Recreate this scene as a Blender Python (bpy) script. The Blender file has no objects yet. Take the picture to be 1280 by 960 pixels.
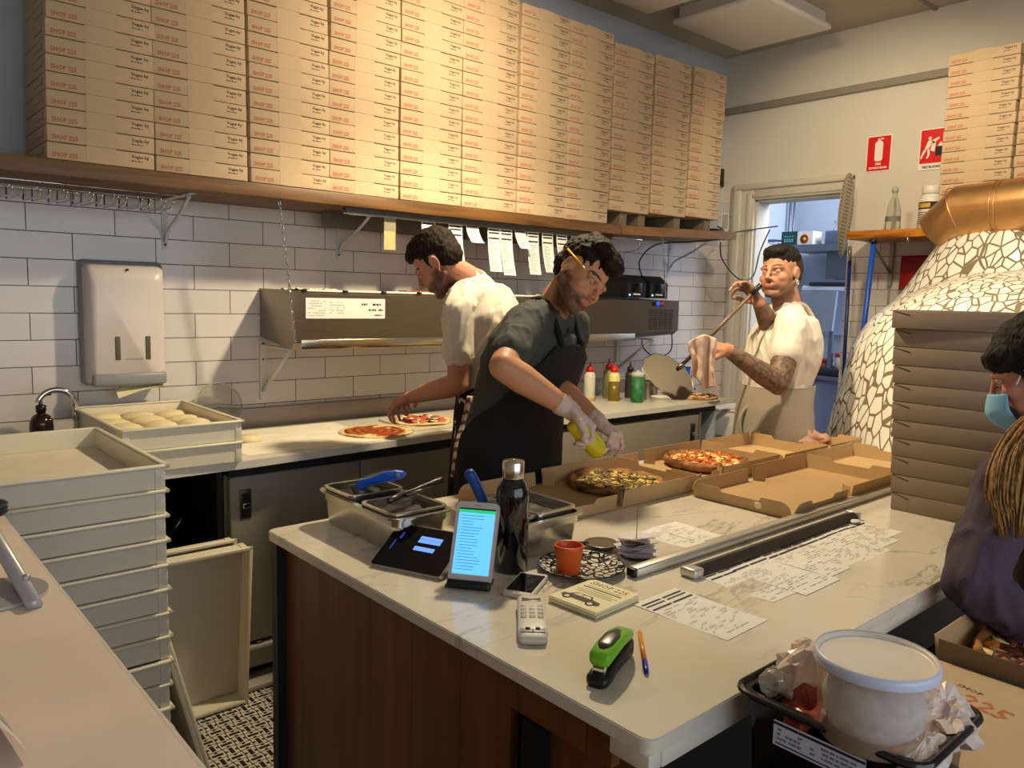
import bpy, bmesh, math, random
from math import sin, cos, pi, radians, sqrt
from mathutils import Vector, Matrix, Quaternion, noise
random.seed(7)
SC = bpy.context.scene
COL = SC.collection
V = Vector

# ---------------------------------------------------------------- materials
_M = {}
def _lin(c):
    return tuple(((x/255)/12.92 if x/255 <= .04045 else ((x/255+.055)/1.055)**2.4) for x in c[:3]) + (1,)
def mat(name, rgb, rough=.5, metal=0, spec=.5, trans=0, alpha=1, emit=None, estr=1, nscale=0, namt=.08, bump=0, bscale=60, ior=1.45, sss=0, coat=0, stretch=None):
    if name in _M: return _M[name]
    m = bpy.data.materials.new(name); m.use_nodes = True
    nt = m.node_tree; b = nt.nodes['Principled BSDF']; L = nt.links
    c = _lin(rgb)
    b.inputs['Base Color'].default_value = c
    b.inputs['Roughness'].default_value = rough
    b.inputs['Metallic'].default_value = metal
    b.inputs['Specular IOR Level'].default_value = spec
    b.inputs['IOR'].default_value = ior
    b.inputs['Transmission Weight'].default_value = trans
    b.inputs['Alpha'].default_value = alpha
    if coat: b.inputs['Coat Weight'].default_value = coat
    if sss:
        b.inputs['Subsurface Weight'].default_value = sss
        b.inputs['Subsurface Radius'].default_value = (1, .35, .2)
        b.inputs['Subsurface Scale'].default_value = .01
    if emit:
        b.inputs['Emission Color'].default_value = _lin(emit); b.inputs['Emission Strength'].default_value = estr
    if nscale or bump:
        tc = nt.nodes.new('ShaderNodeTexCoord'); vec = tc.outputs['Object']
        if stretch:
            mp = nt.nodes.new('ShaderNodeMapping'); mp.inputs['Scale'].default_value = stretch
            L.new(vec, mp.inputs['Vector']); vec = mp.outputs['Vector']
    if nscale:
        n = nt.nodes.new('ShaderNodeTexNoise'); n.inputs['Scale'].default_value = nscale; n.inputs['Detail'].default_value = 4
        L.new(vec, n.inputs['Vector'])
        r = nt.nodes.new('ShaderNodeMapRange'); r.inputs[1].default_value = .3; r.inputs[2].default_value = .7
        r.inputs[3].default_value = 1-namt; r.inputs[4].default_value = 1+namt
        L.new(n.outputs['Fac'], r.inputs[0])
        mx = nt.nodes.new('ShaderNodeMix'); mx.data_type = 'RGBA'; mx.blend_type = 'MULTIPLY'; mx.inputs[0].default_value = 1
        mx.inputs[6].default_value = c; L.new(r.outputs[0], mx.inputs[7]); L.new(mx.outputs[2], b.inputs['Base Color'])
    if bump:
        n = nt.nodes.new('ShaderNodeTexNoise'); n.inputs['Scale'].default_value = bscale; n.inputs['Detail'].default_value = 3
        L.new(vec, n.inputs['Vector'])
        bp = nt.nodes.new('ShaderNodeBump'); bp.inputs['Strength'].default_value = bump; bp.inputs['Distance'].default_value = .004
        L.new(n.outputs['Fac'], bp.inputs['Height']); L.new(bp.outputs['Normal'], b.inputs['Normal'])
    _M[name] = m
    return m
class NT:
    """tiny node graph writer"""
    def __init__(s, name, rough=.5):
        s.m = bpy.data.materials.new(name); s.m.use_nodes = True; s.t = s.m.node_tree
        s.b = s.t.nodes['Principled BSDF']; s.b.inputs['Roughness'].default_value = rough
        s.obj = s.n('TexCoord').outputs['Object']; _M[name] = s.m
    def n(s, typ, **kw):
        x = s.t.nodes.new('ShaderNode'+typ)
        for k, v in kw.items(): setattr(x, k, v)
        return x
    def l(s, a, b): s.t.links.new(a, b)
    def put(s, sock, v):
        if hasattr(v, 'is_output') or isinstance(v, bpy.types.NodeSocket): s.l(v, sock)
        else: sock.default_value = v
    def math(s, op, a, b=None, c=None, clamp=False):
        x = s.n('Math', operation=op, use_clamp=clamp)
        s.put(x.inputs[0], a)
        if b is not None: s.put(x.inputs[1], b)
        if c is not None: s.put(x.inputs[2], c)
        return x.outputs[0]
    def mix(s, f, a, b, mode='MIX'):
        x = s.n('Mix', data_type='RGBA', blend_type=mode)
        s.put(x.inputs[0], f); s.put(x.inputs[6], a); s.put(x.inputs[7], b)
        return x.outputs[2]
    def noise(s, sc, vec=None, detail=4, dist=0, rough=.5):
        x = s.n('TexNoise'); x.inputs['Scale'].default_value = sc; x.inputs['Detail'].default_value = detail
        x.inputs['Distortion'].default_value = dist; x.inputs['Roughness'].default_value = rough
        s.l(vec if vec is not None else s.obj, x.inputs['Vector']); return x
    def rng(s, v, a, b, c=0, d=1):
        x = s.n('MapRange'); s.put(x.inputs[0], v)
        for i, q in enumerate((a, b, c, d)): x.inputs[i+1].default_value = q
        return x.outputs[0]
    def mapping(s, vec=None, loc=(0,0,0), rot=(0,0,0), scale=(1,1,1)):
        x = s.n('Mapping'); x.inputs['Location'].default_value = loc; x.inputs['Rotation'].default_value = rot; x.inputs['Scale'].default_value = scale
        s.l(vec if vec is not None else s.obj, x.inputs['Vector']); return x.outputs[0]
    def sep(s, vec=None):
        x = s.n('SeparateXYZ'); s.l(vec if vec is not None else s.obj, x.inputs[0]); return x.outputs
    def comb(s, a, b, c=0.0):
        x = s.n('CombineXYZ'); s.put(x.inputs[0], a); s.put(x.inputs[1], b); s.put(x.inputs[2], c); return x.outputs[0]
    def bump(s, h, st=.3, dist=.004):
        x = s.n('Bump'); x.inputs['Strength'].default_value = st; x.inputs['Distance'].default_value = dist
        s.l(h, x.inputs['Height']); s.l(x.outputs[0], s.b.inputs['Normal'])
    def col(s, v): s.put(s.b.inputs['Base Color'], v)

# ---------------------------------------------------------------- mesh builder
def frame(z, x=None):
    """rotation matrix whose Z is z (and X near x)"""
    z = V(z).normalized()
    x = V(x) if x is not None else (V((1,0,0)) if abs(z.x) < .9 else V((0,1,0)))
    y = z.cross(x).normalized(); x = y.cross(z).normalized()
    return Matrix((x, y, z)).transposed()
def T(loc=(0,0,0), R=None, S=None):
    M = Matrix.Translation(V(loc))
    if R is not None:
        if not isinstance(R, Matrix): R = Matrix.Rotation(R, 3, 'Z')
        M = M @ R.to_4x4()
    if S is not None: M = M @ Matrix.Diagonal(V((*S, 1)))
    return M
def RX(a): return Matrix.Rotation(radians(a), 3, 'X')
def RY(a): return Matrix.Rotation(radians(a), 3, 'Y')
def RZ(a): return Matrix.Rotation(radians(a), 3, 'Z')
class MB:
    def __init__(s): s.v = []; s.f = []; s.m = []; s.s = []; s.X = Matrix.Identity(4)
    def add(s, vs, fs, mi=0, sm=False, M=None):
        o = len(s.v); X = s.X @ M if M is not None else s.X
        s.v += [X @ V(p) for p in vs]
        flip = X.determinant() < 0
        for f in fs:
            g = [i+o for i in f]
            s.f.append(g[::-1] if flip else g); s.m.append(mi); s.s.append(sm)
        return s
    def box(s, c, d, mi=0, M=None, bev=0, seg=2, sm=False):
        x, y, z = d[0]/2, d[1]/2, d[2]/2
        vs = [(a*x, b*y, e*z) for a in (-1,1) for b in (-1,1) for e in (-1,1)]
        fs = [(0,1,3,2),(4,6,7,5),(0,4,5,1),(2,3,7,6),(0,2,6,4),(1,5,7,3)]
        if bev:
            bm = bmesh.new(); q = [bm.verts.new(p) for p in vs]
            for f in fs: bm.faces.new([q[i] for i in f])
            bmesh.ops.bevel(bm, geom=bm.edges[:], offset=min(bev, .49*min(d)), segments=seg, profile=.5, affect='EDGES')
            bm.verts.index_update()
            vs = [p.co.copy() for p in bm.verts]; fs = [[p.index for p in f.verts] for f in bm.faces]; bm.free()
        X = Matrix.Translation(V(c)); X = (M @ X) if M is not None else X
        return s.add(vs, fs, mi, sm or bev > 0 and seg > 1, X)
    def bx(s, x0, x1, y0, y1, z0, z1, mi=0, bev=0, M=None, seg=2):
        return s.box(((x0+x1)/2, (y0+y1)/2, (z0+z1)/2), (abs(x1-x0), abs(y1-y0), abs(z1-z0)), mi, M, bev, seg)
    def lathe(s, prof, seg=24, mi=0, M=None, sm=True, a0=0, a1=2*pi, cap=True, sq=None):
        """prof: (radius, z) list. sq: optional function angle -> radius factor"""
        n = seg if abs(a1-a0-2*pi) < 1e-6 else seg+1; vs = []; fs = []
        for r, z in prof:
            for i in range(n):
                a = a0+(a1-a0)*i/seg; k = sq(a, z) if sq else 1
                vs.append((r*k*cos(a), r*k*sin(a), z))
        for j in range(len(prof)-1):
            for i in range(seg):
                a, b = j*n+i, j*n+(i+1) % n if n == seg else j*n+i+1
                fs.append((a, b, b+n, a+n))
        if cap and n == seg:
            if prof[0][0] > 1e-5: fs.append(tuple(range(n))[::-1])
            if prof[-1][0] > 1e-5: fs.append(tuple((len(prof)-1)*n+i for i in range(n)))
        return s.add(vs, fs, mi, sm, M)
    def cyl(s, p0, p1, r0, r1=None, seg=16, mi=0, sm=True, cap=True):
        p0, p1 = V(p0), V(p1); r1 = r0 if r1 is None else r1
        L = (p1-p0).length
        return s.lathe([(r0, 0), (r1, L)], seg, mi, T(p0, frame(p1-p0)), sm, cap=cap)
    def tube(s, pts, r, seg=8, mi=0, sm=True, cap=True, closed=False):
        pts = [V(p) for p in pts]; n = len(pts)
        rs = r if isinstance(r, (list, tuple)) else [r]*n
        vs = []; fs = []; up = None
        for i, p in enumerate(pts):
            if closed: d = pts[(i+1) % n]-pts[i-1]
            else: d = pts[min(i+1, n-1)]-pts[max(i-1, 0)]
            d.normalize()
            if up is None: up = V((0,0,1)) if abs(d.z) < .9 else V((1,0,0))
            x = d.cross(up)
            if x.length < 1e-4: x = d.cross(V((1,.3,0)))
            x.normalize(); up = x.cross(d).normalized()
            for k in range(seg):
                a = 2*pi*k/seg; vs.append(p+(x*cos(a)+up*sin(a))*rs[i])
        for i in range(n if closed else n-1):
            for k in range(seg):
                a = i*seg+k; b = i*seg+(k+1) % seg; j = ((i+1) % n)*seg
                fs.append((a, b, j+(k+1) % seg, j+k))
        if cap and not closed: fs.append(tuple(range(seg))[::-1]); fs.append(tuple((n-1)*seg+k for k in range(seg)))
        return s.add(vs, fs, mi, sm)
    def ball(s, c, r, mi=0, seg=16, rings=10, M=None, R=None):
        r = (r, r, r) if not isinstance(r, (tuple, list)) else r
        prof = [(max(sin(pi*i/rings), 0), -cos(pi*i/rings)) for i in range(rings+1)]
        prof[0] = (0, -1); prof[-1] = (0, 1)
        X = T(c, R, r); X = M @ X if M is not None else X
        return s.lathe(prof, seg, mi, X, cap=False)
    def prism(s, poly, z0, z1, mi=0, M=None, sm=False, mi_side=None):
        n = len(poly); ar = sum(poly[i-1][0]*poly[i][1]-poly[i][0]*poly[i-1][1] for i in range(n))
        if ar < 0: poly = poly[::-1]
        vs = [(x, y, z0) for x, y in poly]+[(x, y, z1) for x, y in poly]
        s.add(vs, [tuple(range(n))[::-1], tuple(range(n, 2*n))], mi, False, M)
        s.add(vs, [(i, (i+1) % n, n+(i+1) % n, n+i) for i in range(n)], mi if mi_side is None else mi_side, sm, M)
        return s
    def quad(s, a, b, c, d, mi=0, th=0):
        a, b, c, d = map(V, (a, b, c, d))
        if th:
            n = (b-a).cross(d-a).normalized()*th
            vs = [a, b, c, d, a+n, b+n, c+n, d+n]
            return s.add(vs, [(3,2,1,0),(4,5,6,7),(0,1,5,4),(1,2,6,5),(2,3,7,6),(3,0,4,7)], mi)
        return s.add([a, b, c, d], [(0,1,2,3)], mi)
    def loft(s, secs, seg=16, mi=0, sm=True, cap=True, p=2.0):
        """secs: (centre, right vector * radius, forward vector * radius)"""
        vs = []; fs = []; n = len(secs)
        for c, a, b in secs:
            c, a, b = V(c), V(a), V(b)
            for k in range(seg):
                t = 2*pi*k/seg; ct, st = cos(t), sin(t)
                if p != 2: ct = math.copysign(abs(ct)**(2/p), ct); st = math.copysign(abs(st)**(2/p), st)
                vs.append(c+a*ct+b*st)
        for i in range(n-1):
            for k in range(seg):
                fs.append((i*seg+k, i*seg+(k+1) % seg, (i+1)*seg+(k+1) % seg, (i+1)*seg+k))
        if cap: fs.append(tuple(range(seg))[::-1]); fs.append(tuple((n-1)*seg+k for k in range(seg)))
        return s.add(vs, fs, mi, sm)
    def grid(s, f, nu, nv, mi=0, sm=True, M=None):
        vs = [f(i/nu, j/nv) for j in range(nv+1) for i in range(nu+1)]
        fs = [(j*(nu+1)+i, j*(nu+1)+i+1, (j+1)*(nu+1)+i+1, (j+1)*(nu+1)+i) for j in range(nv) for i in range(nu)]
        return s.add(vs, fs, mi, sm, M)
    def text(s, txt, size, M, mi=0, res=1, align='LEFT', sx=1, bold=0):
        c = bpy.data.curves.new('t', 'FONT'); c.body = txt; c.size = size; c.resolution_u = res; c.align_x = align; c.offset = bold
        o = bpy.data.objects.new('t', c); COL.objects.link(o)
        dg = bpy.context.evaluated_depsgraph_get(); me = bpy.data.meshes.new_from_object(o.evaluated_get(dg))
        s.add([(v.co.x*sx, v.co.y, v.co.z) for v in me.vertices], [tuple(p.vertices) for p in me.polygons], mi, False, M)
        bpy.data.objects.remove(o); bpy.data.curves.remove(c); bpy.data.meshes.remove(me)
        return s
    def mesh(s, name, mats, fix=False):
        me = bpy.data.meshes.new(name); me.from_pydata([tuple(p) for p in s.v], [], s.f)
        if not isinstance(mats, (list, tuple)): mats = [mats]
        for m in mats: me.materials.append(m)
        me.polygons.foreach_set('material_index', s.m); me.polygons.foreach_set('use_smooth', s.s)
        me.update()
        if fix:
            bm = bmesh.new(); bm.from_mesh(me); bmesh.ops.remove_doubles(bm, verts=bm.verts[:], dist=1e-5)
            bmesh.ops.recalc_face_normals(bm, faces=bm.faces[:]); bm.to_mesh(me); bm.free()
        return me

def tag(o, label=None, cat=None, group=None, kind=None):
    if label: o['label'] = label
    if cat: o['category'] = cat
    if group: o['group'] = group
    if kind: o['kind'] = kind
    return o
def thing(name, label, cat, loc=(0,0,0), rz=0, group=None, rot=None):
    o = bpy.data.objects.new(name, None); COL.objects.link(o); o.empty_display_size = .05
    o.location = loc; o.rotation_euler = rot if rot else (0, 0, rz)
    return tag(o, label, cat, group)
def obj(name, mb, mats, parent=None, loc=None, rz=0, label=None, cat=None, group=None, kind=None, world=False, fix=False, auto=None, rot=None):
    """one mesh object.  world=True: the builder holds room coordinates, turned into the top-level thing's frame"""
    if world:
        base = parent
        if base is not None:
            chain = [base]
            while chain[-1].parent: chain.append(chain[-1].parent)
            X = Matrix.Identity(4)
            for q in reversed(chain): X = X @ Matrix.LocRotScale(q.location, q.rotation_euler, q.scale)
            I = X.inverted(); mb.v = [I @ p for p in mb.v]
        elif loc is not None:
            mb.v = [p-V(loc) for p in mb.v]
    me = mb.mesh(name, mats, fix)
    if auto: me.set_sharp_from_angle(angle=radians(auto))
    o = bpy.data.objects.new(name, me); COL.objects.link(o)
    if parent: o.parent = parent
    if loc is not None: o.location = loc
    o.rotation_euler = rot if rot else (0, 0, rz)
    return tag(o, label, cat, group, kind)
def copy_tree(o, parent=None, **kw):
    c = o.copy(); COL.objects.link(c)
    if parent: c.parent = parent
    for k in list(o.children): copy_tree(k, c)
    for k, v in kw.items(): setattr(c, k, v)
    return c
def arc(c, r, a0, a1, n, plane='xz'):
    out = []
    for i in range(n+1):
        a = radians(a0+(a1-a0)*i/n); p, q = r*cos(a), r*sin(a)
        out.append({'xz': (c[0]+p, c[1], c[2]+q), 'xy': (c[0]+p, c[1]+q, c[2]), 'yz': (c[0], c[1]+p, c[2]+q)}[plane])
    return out
def smooth_path(pts, n=6):
    pts = [V(p) for p in pts]; out = []
    for i in range(len(pts)-1):
        p0 = pts[max(i-1, 0)]; p1 = pts[i]; p2 = pts[i+1]; p3 = pts[min(i+2, len(pts)-1)]
        for k in range(n):
            t = k/n; t2 = t*t; t3 = t2*t
            out.append(.5*((2*p1)+(p2-p0)*t+(2*p0-5*p1+4*p2-p3)*t2+(3*p1-p0-3*p2+p3)*t3))
    out.append(pts[-1]); return out
def wobble(mb, amp, sc, seed=0):
    for i, p in enumerate(mb.v):
        q = p*sc+V((seed, seed*1.7, seed*.3))
        mb.v[i] = p+V((noise.noise(q), noise.noise(q+V((9,9,9))), noise.noise(q+V((3,-7,5)))))*amp
    return mb
def blobmesh(mb, voxel, smooth=4, fac=.5, disp=None):
    """fuses the shapes in the builder into ONE continuous skin (voxel remesh, relaxed)"""
    me = mb.mesh('tmp', [_M['black_plastic']]); o = bpy.data.objects.new('tmp', me); COL.objects.link(o)
    r = o.modifiers.new('r', 'REMESH'); r.mode = 'VOXEL'; r.voxel_size = voxel; r.use_smooth_shade = True
    if smooth:
        q = o.modifiers.new('s', 'SMOOTH'); q.factor = fac; q.iterations = smooth
    dg = bpy.context.evaluated_depsgraph_get(); dg.update(); ev = bpy.data.meshes.new_from_object(o.evaluated_get(dg))
    out = MB(); out.v = [v.co.copy() for v in ev.vertices]
    if disp:
        nn = [v.normal.copy() for v in ev.vertices]
        out.v = [p+n*disp(p) for p, n in zip(out.v, nn)]
    out.f = [list(p.vertices) for p in ev.polygons]; out.m = [0]*len(out.f); out.s = [True]*len(out.f)
    bpy.data.objects.remove(o); bpy.data.meshes.remove(me); bpy.data.meshes.remove(ev)
    return out
def paint(o, fn, name='tone'):
    """own colour of the skin/cloth/dough per vertex (pigment, beard, ink), from the point's place on the body"""
    me = o.data; a = me.color_attributes.new(name, 'FLOAT_COLOR', 'POINT')
    for i, v in enumerate(me.vertices):
        c = fn(v.co); a.data[i].color = (c[0], c[1], c[2], 1)
def vmat(name, rough=.6, sss=0, bump=0, bscale=200, spec=.5, namt=.0, nscale=80, metal=0):
    if name in _M: return _M[name]
    g = NT(name, rough); a = g.n('Attribute', attribute_name='tone')
    c = a.outputs['Color']
    if namt:
        c = g.mix(1.0, c, g.rng(g.noise(nscale).outputs[0], .3, .7, 1-namt, 1+namt), 'MULTIPLY')
    g.col(c); g.b.inputs['Specular IOR Level'].default_value = spec; g.b.inputs['Metallic'].default_value = metal
    if sss:
        g.b.inputs['Subsurface Weight'].default_value = sss; g.b.inputs['Subsurface Radius'].default_value = (1, .35, .2); g.b.inputs['Subsurface Scale'].default_value = .008
    if bump: g.bump(g.noise(bscale).outputs[0], bump, .002)
    return g.m
ORD = ['bottom', 'second', 'third', 'fourth', 'fifth', 'sixth', 'seventh', 'eighth', 'ninth', 'tenth', 'eleventh', 'twelfth', 'thirteenth', 'fourteenth', 'fifteenth', 'sixteenth', 'seventeenth', 'eighteenth', 'nineteenth', 'twentieth']
NTH = ['first']+ORD[1:]

black_plastic = mat('black_plastic', (22,22,24), .38)
white_plastic = mat('white_plastic', (222,218,210), .4, nscale=8, namt=.03)
grey_plastic = mat('grey_plastic', (140,142,146), .4)
steel = mat('brushed_steel', (176,172,164), .3, 1, nscale=30, namt=.07, stretch=(.3, 8, 8))
dark_steel = mat('dark_steel', (96,94,90), .38, 1)
chrome = mat('chrome', (215,215,215), .09, 1)
paper = mat('paper', (233,229,222), .8, nscale=20, namt=.02)
ink = mat('print_ink', (40,38,40), .7)
ink_light = mat('faded_ink', (165,160,158), .8)
blue_plastic = mat('blue_plastic', (18,84,196), .38)
red_plastic = mat('red_plastic', (196,22,26), .35)
kraft = mat('kraft_card', (196,170,136), .82, nscale=14, namt=.035, bump=.05, bscale=120)
kraft_in = mat('kraft_card_inside', (186,154,110), .85, nscale=14, namt=.04)

# ================================================================ the setting
# materials of the room
g = NT('wall_tile', .16)                       # 300 x 100 glazed tiles, running bond, dark grout
s_ = g.sep()
uv = g.comb(g.math('ADD', g.math('ADD', s_[0], g.math('MULTIPLY', s_[1], 1.0)), .15), s_[2], 0.0)
br = g.n('TexBrick'); br.offset = .5; br.offset_frequency = 2; br.squash = 1
for k, v in (('Scale', 1), ('Mortar Size', .0017), ('Mortar Smooth', .15), ('Brick Width', .3), ('Row Height', .1), ('Bias', 0)): br.inputs[k].default_value = v
br.inputs['Color1'].default_value = _lin((214,208,204)); br.inputs['Color2'].default_value = _lin((206,200,196)); br.inputs['Mortar'].default_value = _lin((62,52,46))
g.l(uv, br.inputs['Vector']); g.col(br.outputs['Color'])
g.put(g.b.inputs['Roughness'], g.rng(br.outputs['Fac'], 0, 1, .17, .8))
nz = g.noise(2.2); g.bump(g.math('ADD', g.math('MULTIPLY', br.outputs['Fac'], -1.0), g.math('MULTIPLY', nz.outputs[0], .5)), .35, .004)
wall_tile = g.m
wall_paint = mat('cream_wall_paint', (214,208,194), .75, nscale=1.5, namt=.03, bump=.03, bscale=40)
cool_paint = mat('pale_grey_wall_paint', (178,184,190), .75, nscale=1.5, namt=.03)
ceil_paint = mat('ceiling_paint', (180,172,156), .85, nscale=2, namt=.02)
panel_white = mat('ceiling_panel_white', (222,218,208), .6)
trim_paint = mat('gloss_trim_paint', (205,198,184), .45)
g = NT('basket_floor', .45)                    # small mosaic of black bars woven through white
s_ = g.sep(); cell = .046
u_ = g.math('DIVIDE', s_[0], cell); v_ = g.math('DIVIDE', s_[1], cell)
par = g.math('MODULO', g.math('ABSOLUTE', g.math('ADD', g.math('FLOOR', u_), g.math('FLOOR', v_))), 2.0)
fu = g.math('FRACT', u_); fv = g.math('FRACT', v_)
def sel(a, b): return g.math('ADD', g.math('MULTIPLY', a, par), g.math('MULTIPLY', b, g.math('SUBTRACT', 1.0, par)))
a_ = sel(fu, fv); b_ = sel(fv, fu)
bar = g.math('MULTIPLY', g.math('LESS_THAN', g.math('ABSOLUTE', g.math('SUBTRACT', a_, .5)), .15), g.math('LESS_THAN', g.math('ABSOLUTE', g.math('SUBTRACT', b_, .5)), .4))
ln = g.math('GREATER_THAN', g.math('ABSOLUTE', g.math('SUBTRACT', a_, .5)), .43)
dots = g.math('MULTIPLY', g.math('LESS_THAN', g.math('ABSOLUTE', g.math('SUBTRACT', b_, .5)), .12), g.math('GREATER_THAN', g.math('ABSOLUTE', g.math('SUBTRACT', a_, .5)), .25))
dk = g.math('MAXIMUM', bar, g.math('MAXIMUM', ln, dots))
g.col(g.mix(dk, g.mix(g.noise(9).outputs[0], _lin((190,182,168)), _lin((214,206,192))), _lin((28,26,24))))
basket_floor = g.m
g = NT('oiled_shelf_wood', .5)
vec = g.mapping(scale=(1.2, 14, 14)); nz = g.noise(2.2, vec, 6, .6)
knot = g.noise(3.1, g.mapping(scale=(1, 1.6, 3)), 2)
g.col(g.mix(g.rng(nz.outputs[0], .3, .72), _lin((78,50,20)), _lin((132,92,46))))
shelf_wood = g.m
g = NT('orange_shelf_wood', .35); nz = g.noise(3.5, g.mapping(scale=(6, 1.5, 6)), 6, .8)
g.col(g.mix(g.rng(nz.outputs[0], .3, .7), _lin((120,62,14)), _lin((214,138,48)))); orange_wood = g.m
g = NT('marble_top', .16)                      # white quartz with soft grey veins
def vein(sc, w, seed, dist=2.0):
    n1 = g.noise(sc, g.mapping(loc=(seed, seed*.7, 0), rot=(0, 0, .7), scale=(1, 1.9, 1)), 5, dist, .55)
    return g.rng(g.math('ABSOLUTE', g.math('SUBTRACT', n1.outputs[0], .5)), 0, w, 1, 0)
v1 = g.math('MULTIPLY', vein(1.5, .018, 3.1), g.rng(g.noise(2.2).outputs[0], .42, .62)); v2 = g.math('MULTIPLY', vein(3.4, .012, 8.7, 1.2), g.rng(g.noise(3.3).outputs[0], .5, .66))
cl = g.math('MULTIPLY', vein(1.1, .09, 5.5, 1.0), .35)
cloud = g.math('MULTIPLY', cl, g.rng(g.noise(2.7, g.mapping(loc=(4, 2, 0)), 5, .8).outputs[0], .5, .62))
vv = g.math('MINIMUM', g.math('ADD', g.math('ADD', v1, g.math('MULTIPLY', v2, .5)), cloud), 1.0)
g.col(g.mix(g.math('MULTIPLY', vv, .75), _lin((222,214,198)), _lin((150,142,126)))); marble = g.m
prep_top = mat('white_worktop', (218,212,202), .3, nscale=5, namt=.03)
left_top = mat('pale_counter_laminate', (238,220,204), .45, nscale=9, namt=.04)
g = NT('veneer_panel', .42)
nz = g.noise(2.0, g.mapping(scale=(6, 6, .5)), 6, .5); st = g.math('LESS_THAN', g.math('FRACT', g.math('DIVIDE', g.sep()[1], .16)), .012)
g.col(g.mix(st, g.mix(g.rng(nz.outputs[0], .3, .7), _lin((92,56,18)), _lin((126,82,34))), _lin((30,14,6)))); veneer = g.m

# room shell -----------------------------------------------------------------
def struct(name, mb, mats, **kw): return obj(name, mb, mats, kind='structure', **kw)
XW, CE = 4.17, 3.2
m = MB().bx(-1.9, XW, 0, .12, 0, 1.9, 0).bx(-1.9, XW, 0, .12, 1.9, CE, 1)
struct('wall_back', m, [wall_tile, cool_paint])
DY0, DY1, DZ = -.30, -.965, 2.2          # doorway
m = MB()
m.bx(XW, XW+.14, 0, DY0, 0, DZ, 0).bx(XW, XW+.14, DY1, -6.2, 0, 1.885, 0)
m.bx(XW, XW+.14, 0.12, -6.2, DZ, CE, 1).bx(XW, XW+.14, DY1, -6.2, 1.885, DZ, 1)
struct('wall_right', m, [wall_tile, wall_paint])
struct('wall_left', MB().bx(-2.02, -1.9, .12, -6.2, 0, CE), [wall_paint])
struct('floor', MB().bx(-2.02, 7.6, 1.8, -6.2, -.1, 0), [basket_floor])
m = MB().bx(-2.02, XW+.14, .12, -6.2, CE, CE+.1)
struct('ceiling', m, [ceil_paint])
# shopfront behind the camera: sill wall, piers and head round two big panes
m = MB().bx(-2.02, XW+.14, -6.2, -6.32, 0, .5).bx(-2.02, XW+.14, -6.2, -6.32, 2.7, CE)
for x in (-2.02, .95, 3.9): m.bx(x, x+.4, -6.2, -6.32, .5, 2.7)
struct('wall_front', m, [wall_paint])
# picture rail, ceiling joint
m = MB().bx(XW-.03, XW, -.02, -6.2, 2.805, 2.85, bev=.006); struct('trim_1', m, [mat('rail_paint', (150,142,130), .6)])
m = MB().bx(XW-.6, XW-.001, -1.375, -1.395, CE-.012, CE); struct('trim_2', m, [mat('joint_strip', (140,132,120), .7)])
# door architrave: stepped moulding left and above, and reveal linings
m = MB()
m.bx(XW-.035, XW, -.12, DY0-.0, 0, 2.31, bev=.006).bx(XW-.05, XW, -.14, -.20, 0, 2.29, bev=.01).bx(XW-.045, XW, -.245, -.285, 0, 2.25, bev=.008)
m.bx(XW-.035, XW, DY0, DY1-.02, DZ, 2.31, bev=.006).bx(XW-.055, XW, -.14, DY1-.02, 2.27, 2.31, bev=.01).bx(XW-.045, XW, -.285, DY1-.02, 2.215, 2.24, bev=.006)
m.bx(XW-.01, XW+.15, DY0-.012, DY0, 0, DZ).bx(XW-.01, XW+.15, DY0, DY1, DZ-.012, DZ)
struct('trim_3', m, [trim_paint])
# the kitchen beyond the doorway
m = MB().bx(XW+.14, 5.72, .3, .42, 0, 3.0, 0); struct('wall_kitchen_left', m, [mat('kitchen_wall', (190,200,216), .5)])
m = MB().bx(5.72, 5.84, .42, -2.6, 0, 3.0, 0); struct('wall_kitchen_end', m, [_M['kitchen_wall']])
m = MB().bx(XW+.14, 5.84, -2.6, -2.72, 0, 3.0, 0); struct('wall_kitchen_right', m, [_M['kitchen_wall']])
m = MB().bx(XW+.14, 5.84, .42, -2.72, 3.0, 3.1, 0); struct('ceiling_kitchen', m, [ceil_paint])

# ceiling panels (switched-off surface lights)
for i, (x0, x1, y0, y1, lab) in enumerate(((3.10, 3.82, -.34, -.95, 'square white ceiling panel nearest the doorway wall'), (1.9, 2.88, -.34, -.95, 'white ceiling panel above the tall box stacks, cut by the frame'))):
    t = thing('ceiling_panel', lab, 'ceiling panel', ((x0+x1)/2, (y0+y1)/2, 3.1), group='panels on the ceiling')
    w, d = (x1-x0)/2, (y0-y1)/2
    obj('diffuser', MB().bx(-w, w, -d, d, 0, .035, bev=.014), [panel_white], t)
    obj('housing', MB().bx(-w+.03, w-.03, -d+.03, d-.03, .035, .1), [trim_paint], t)

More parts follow.
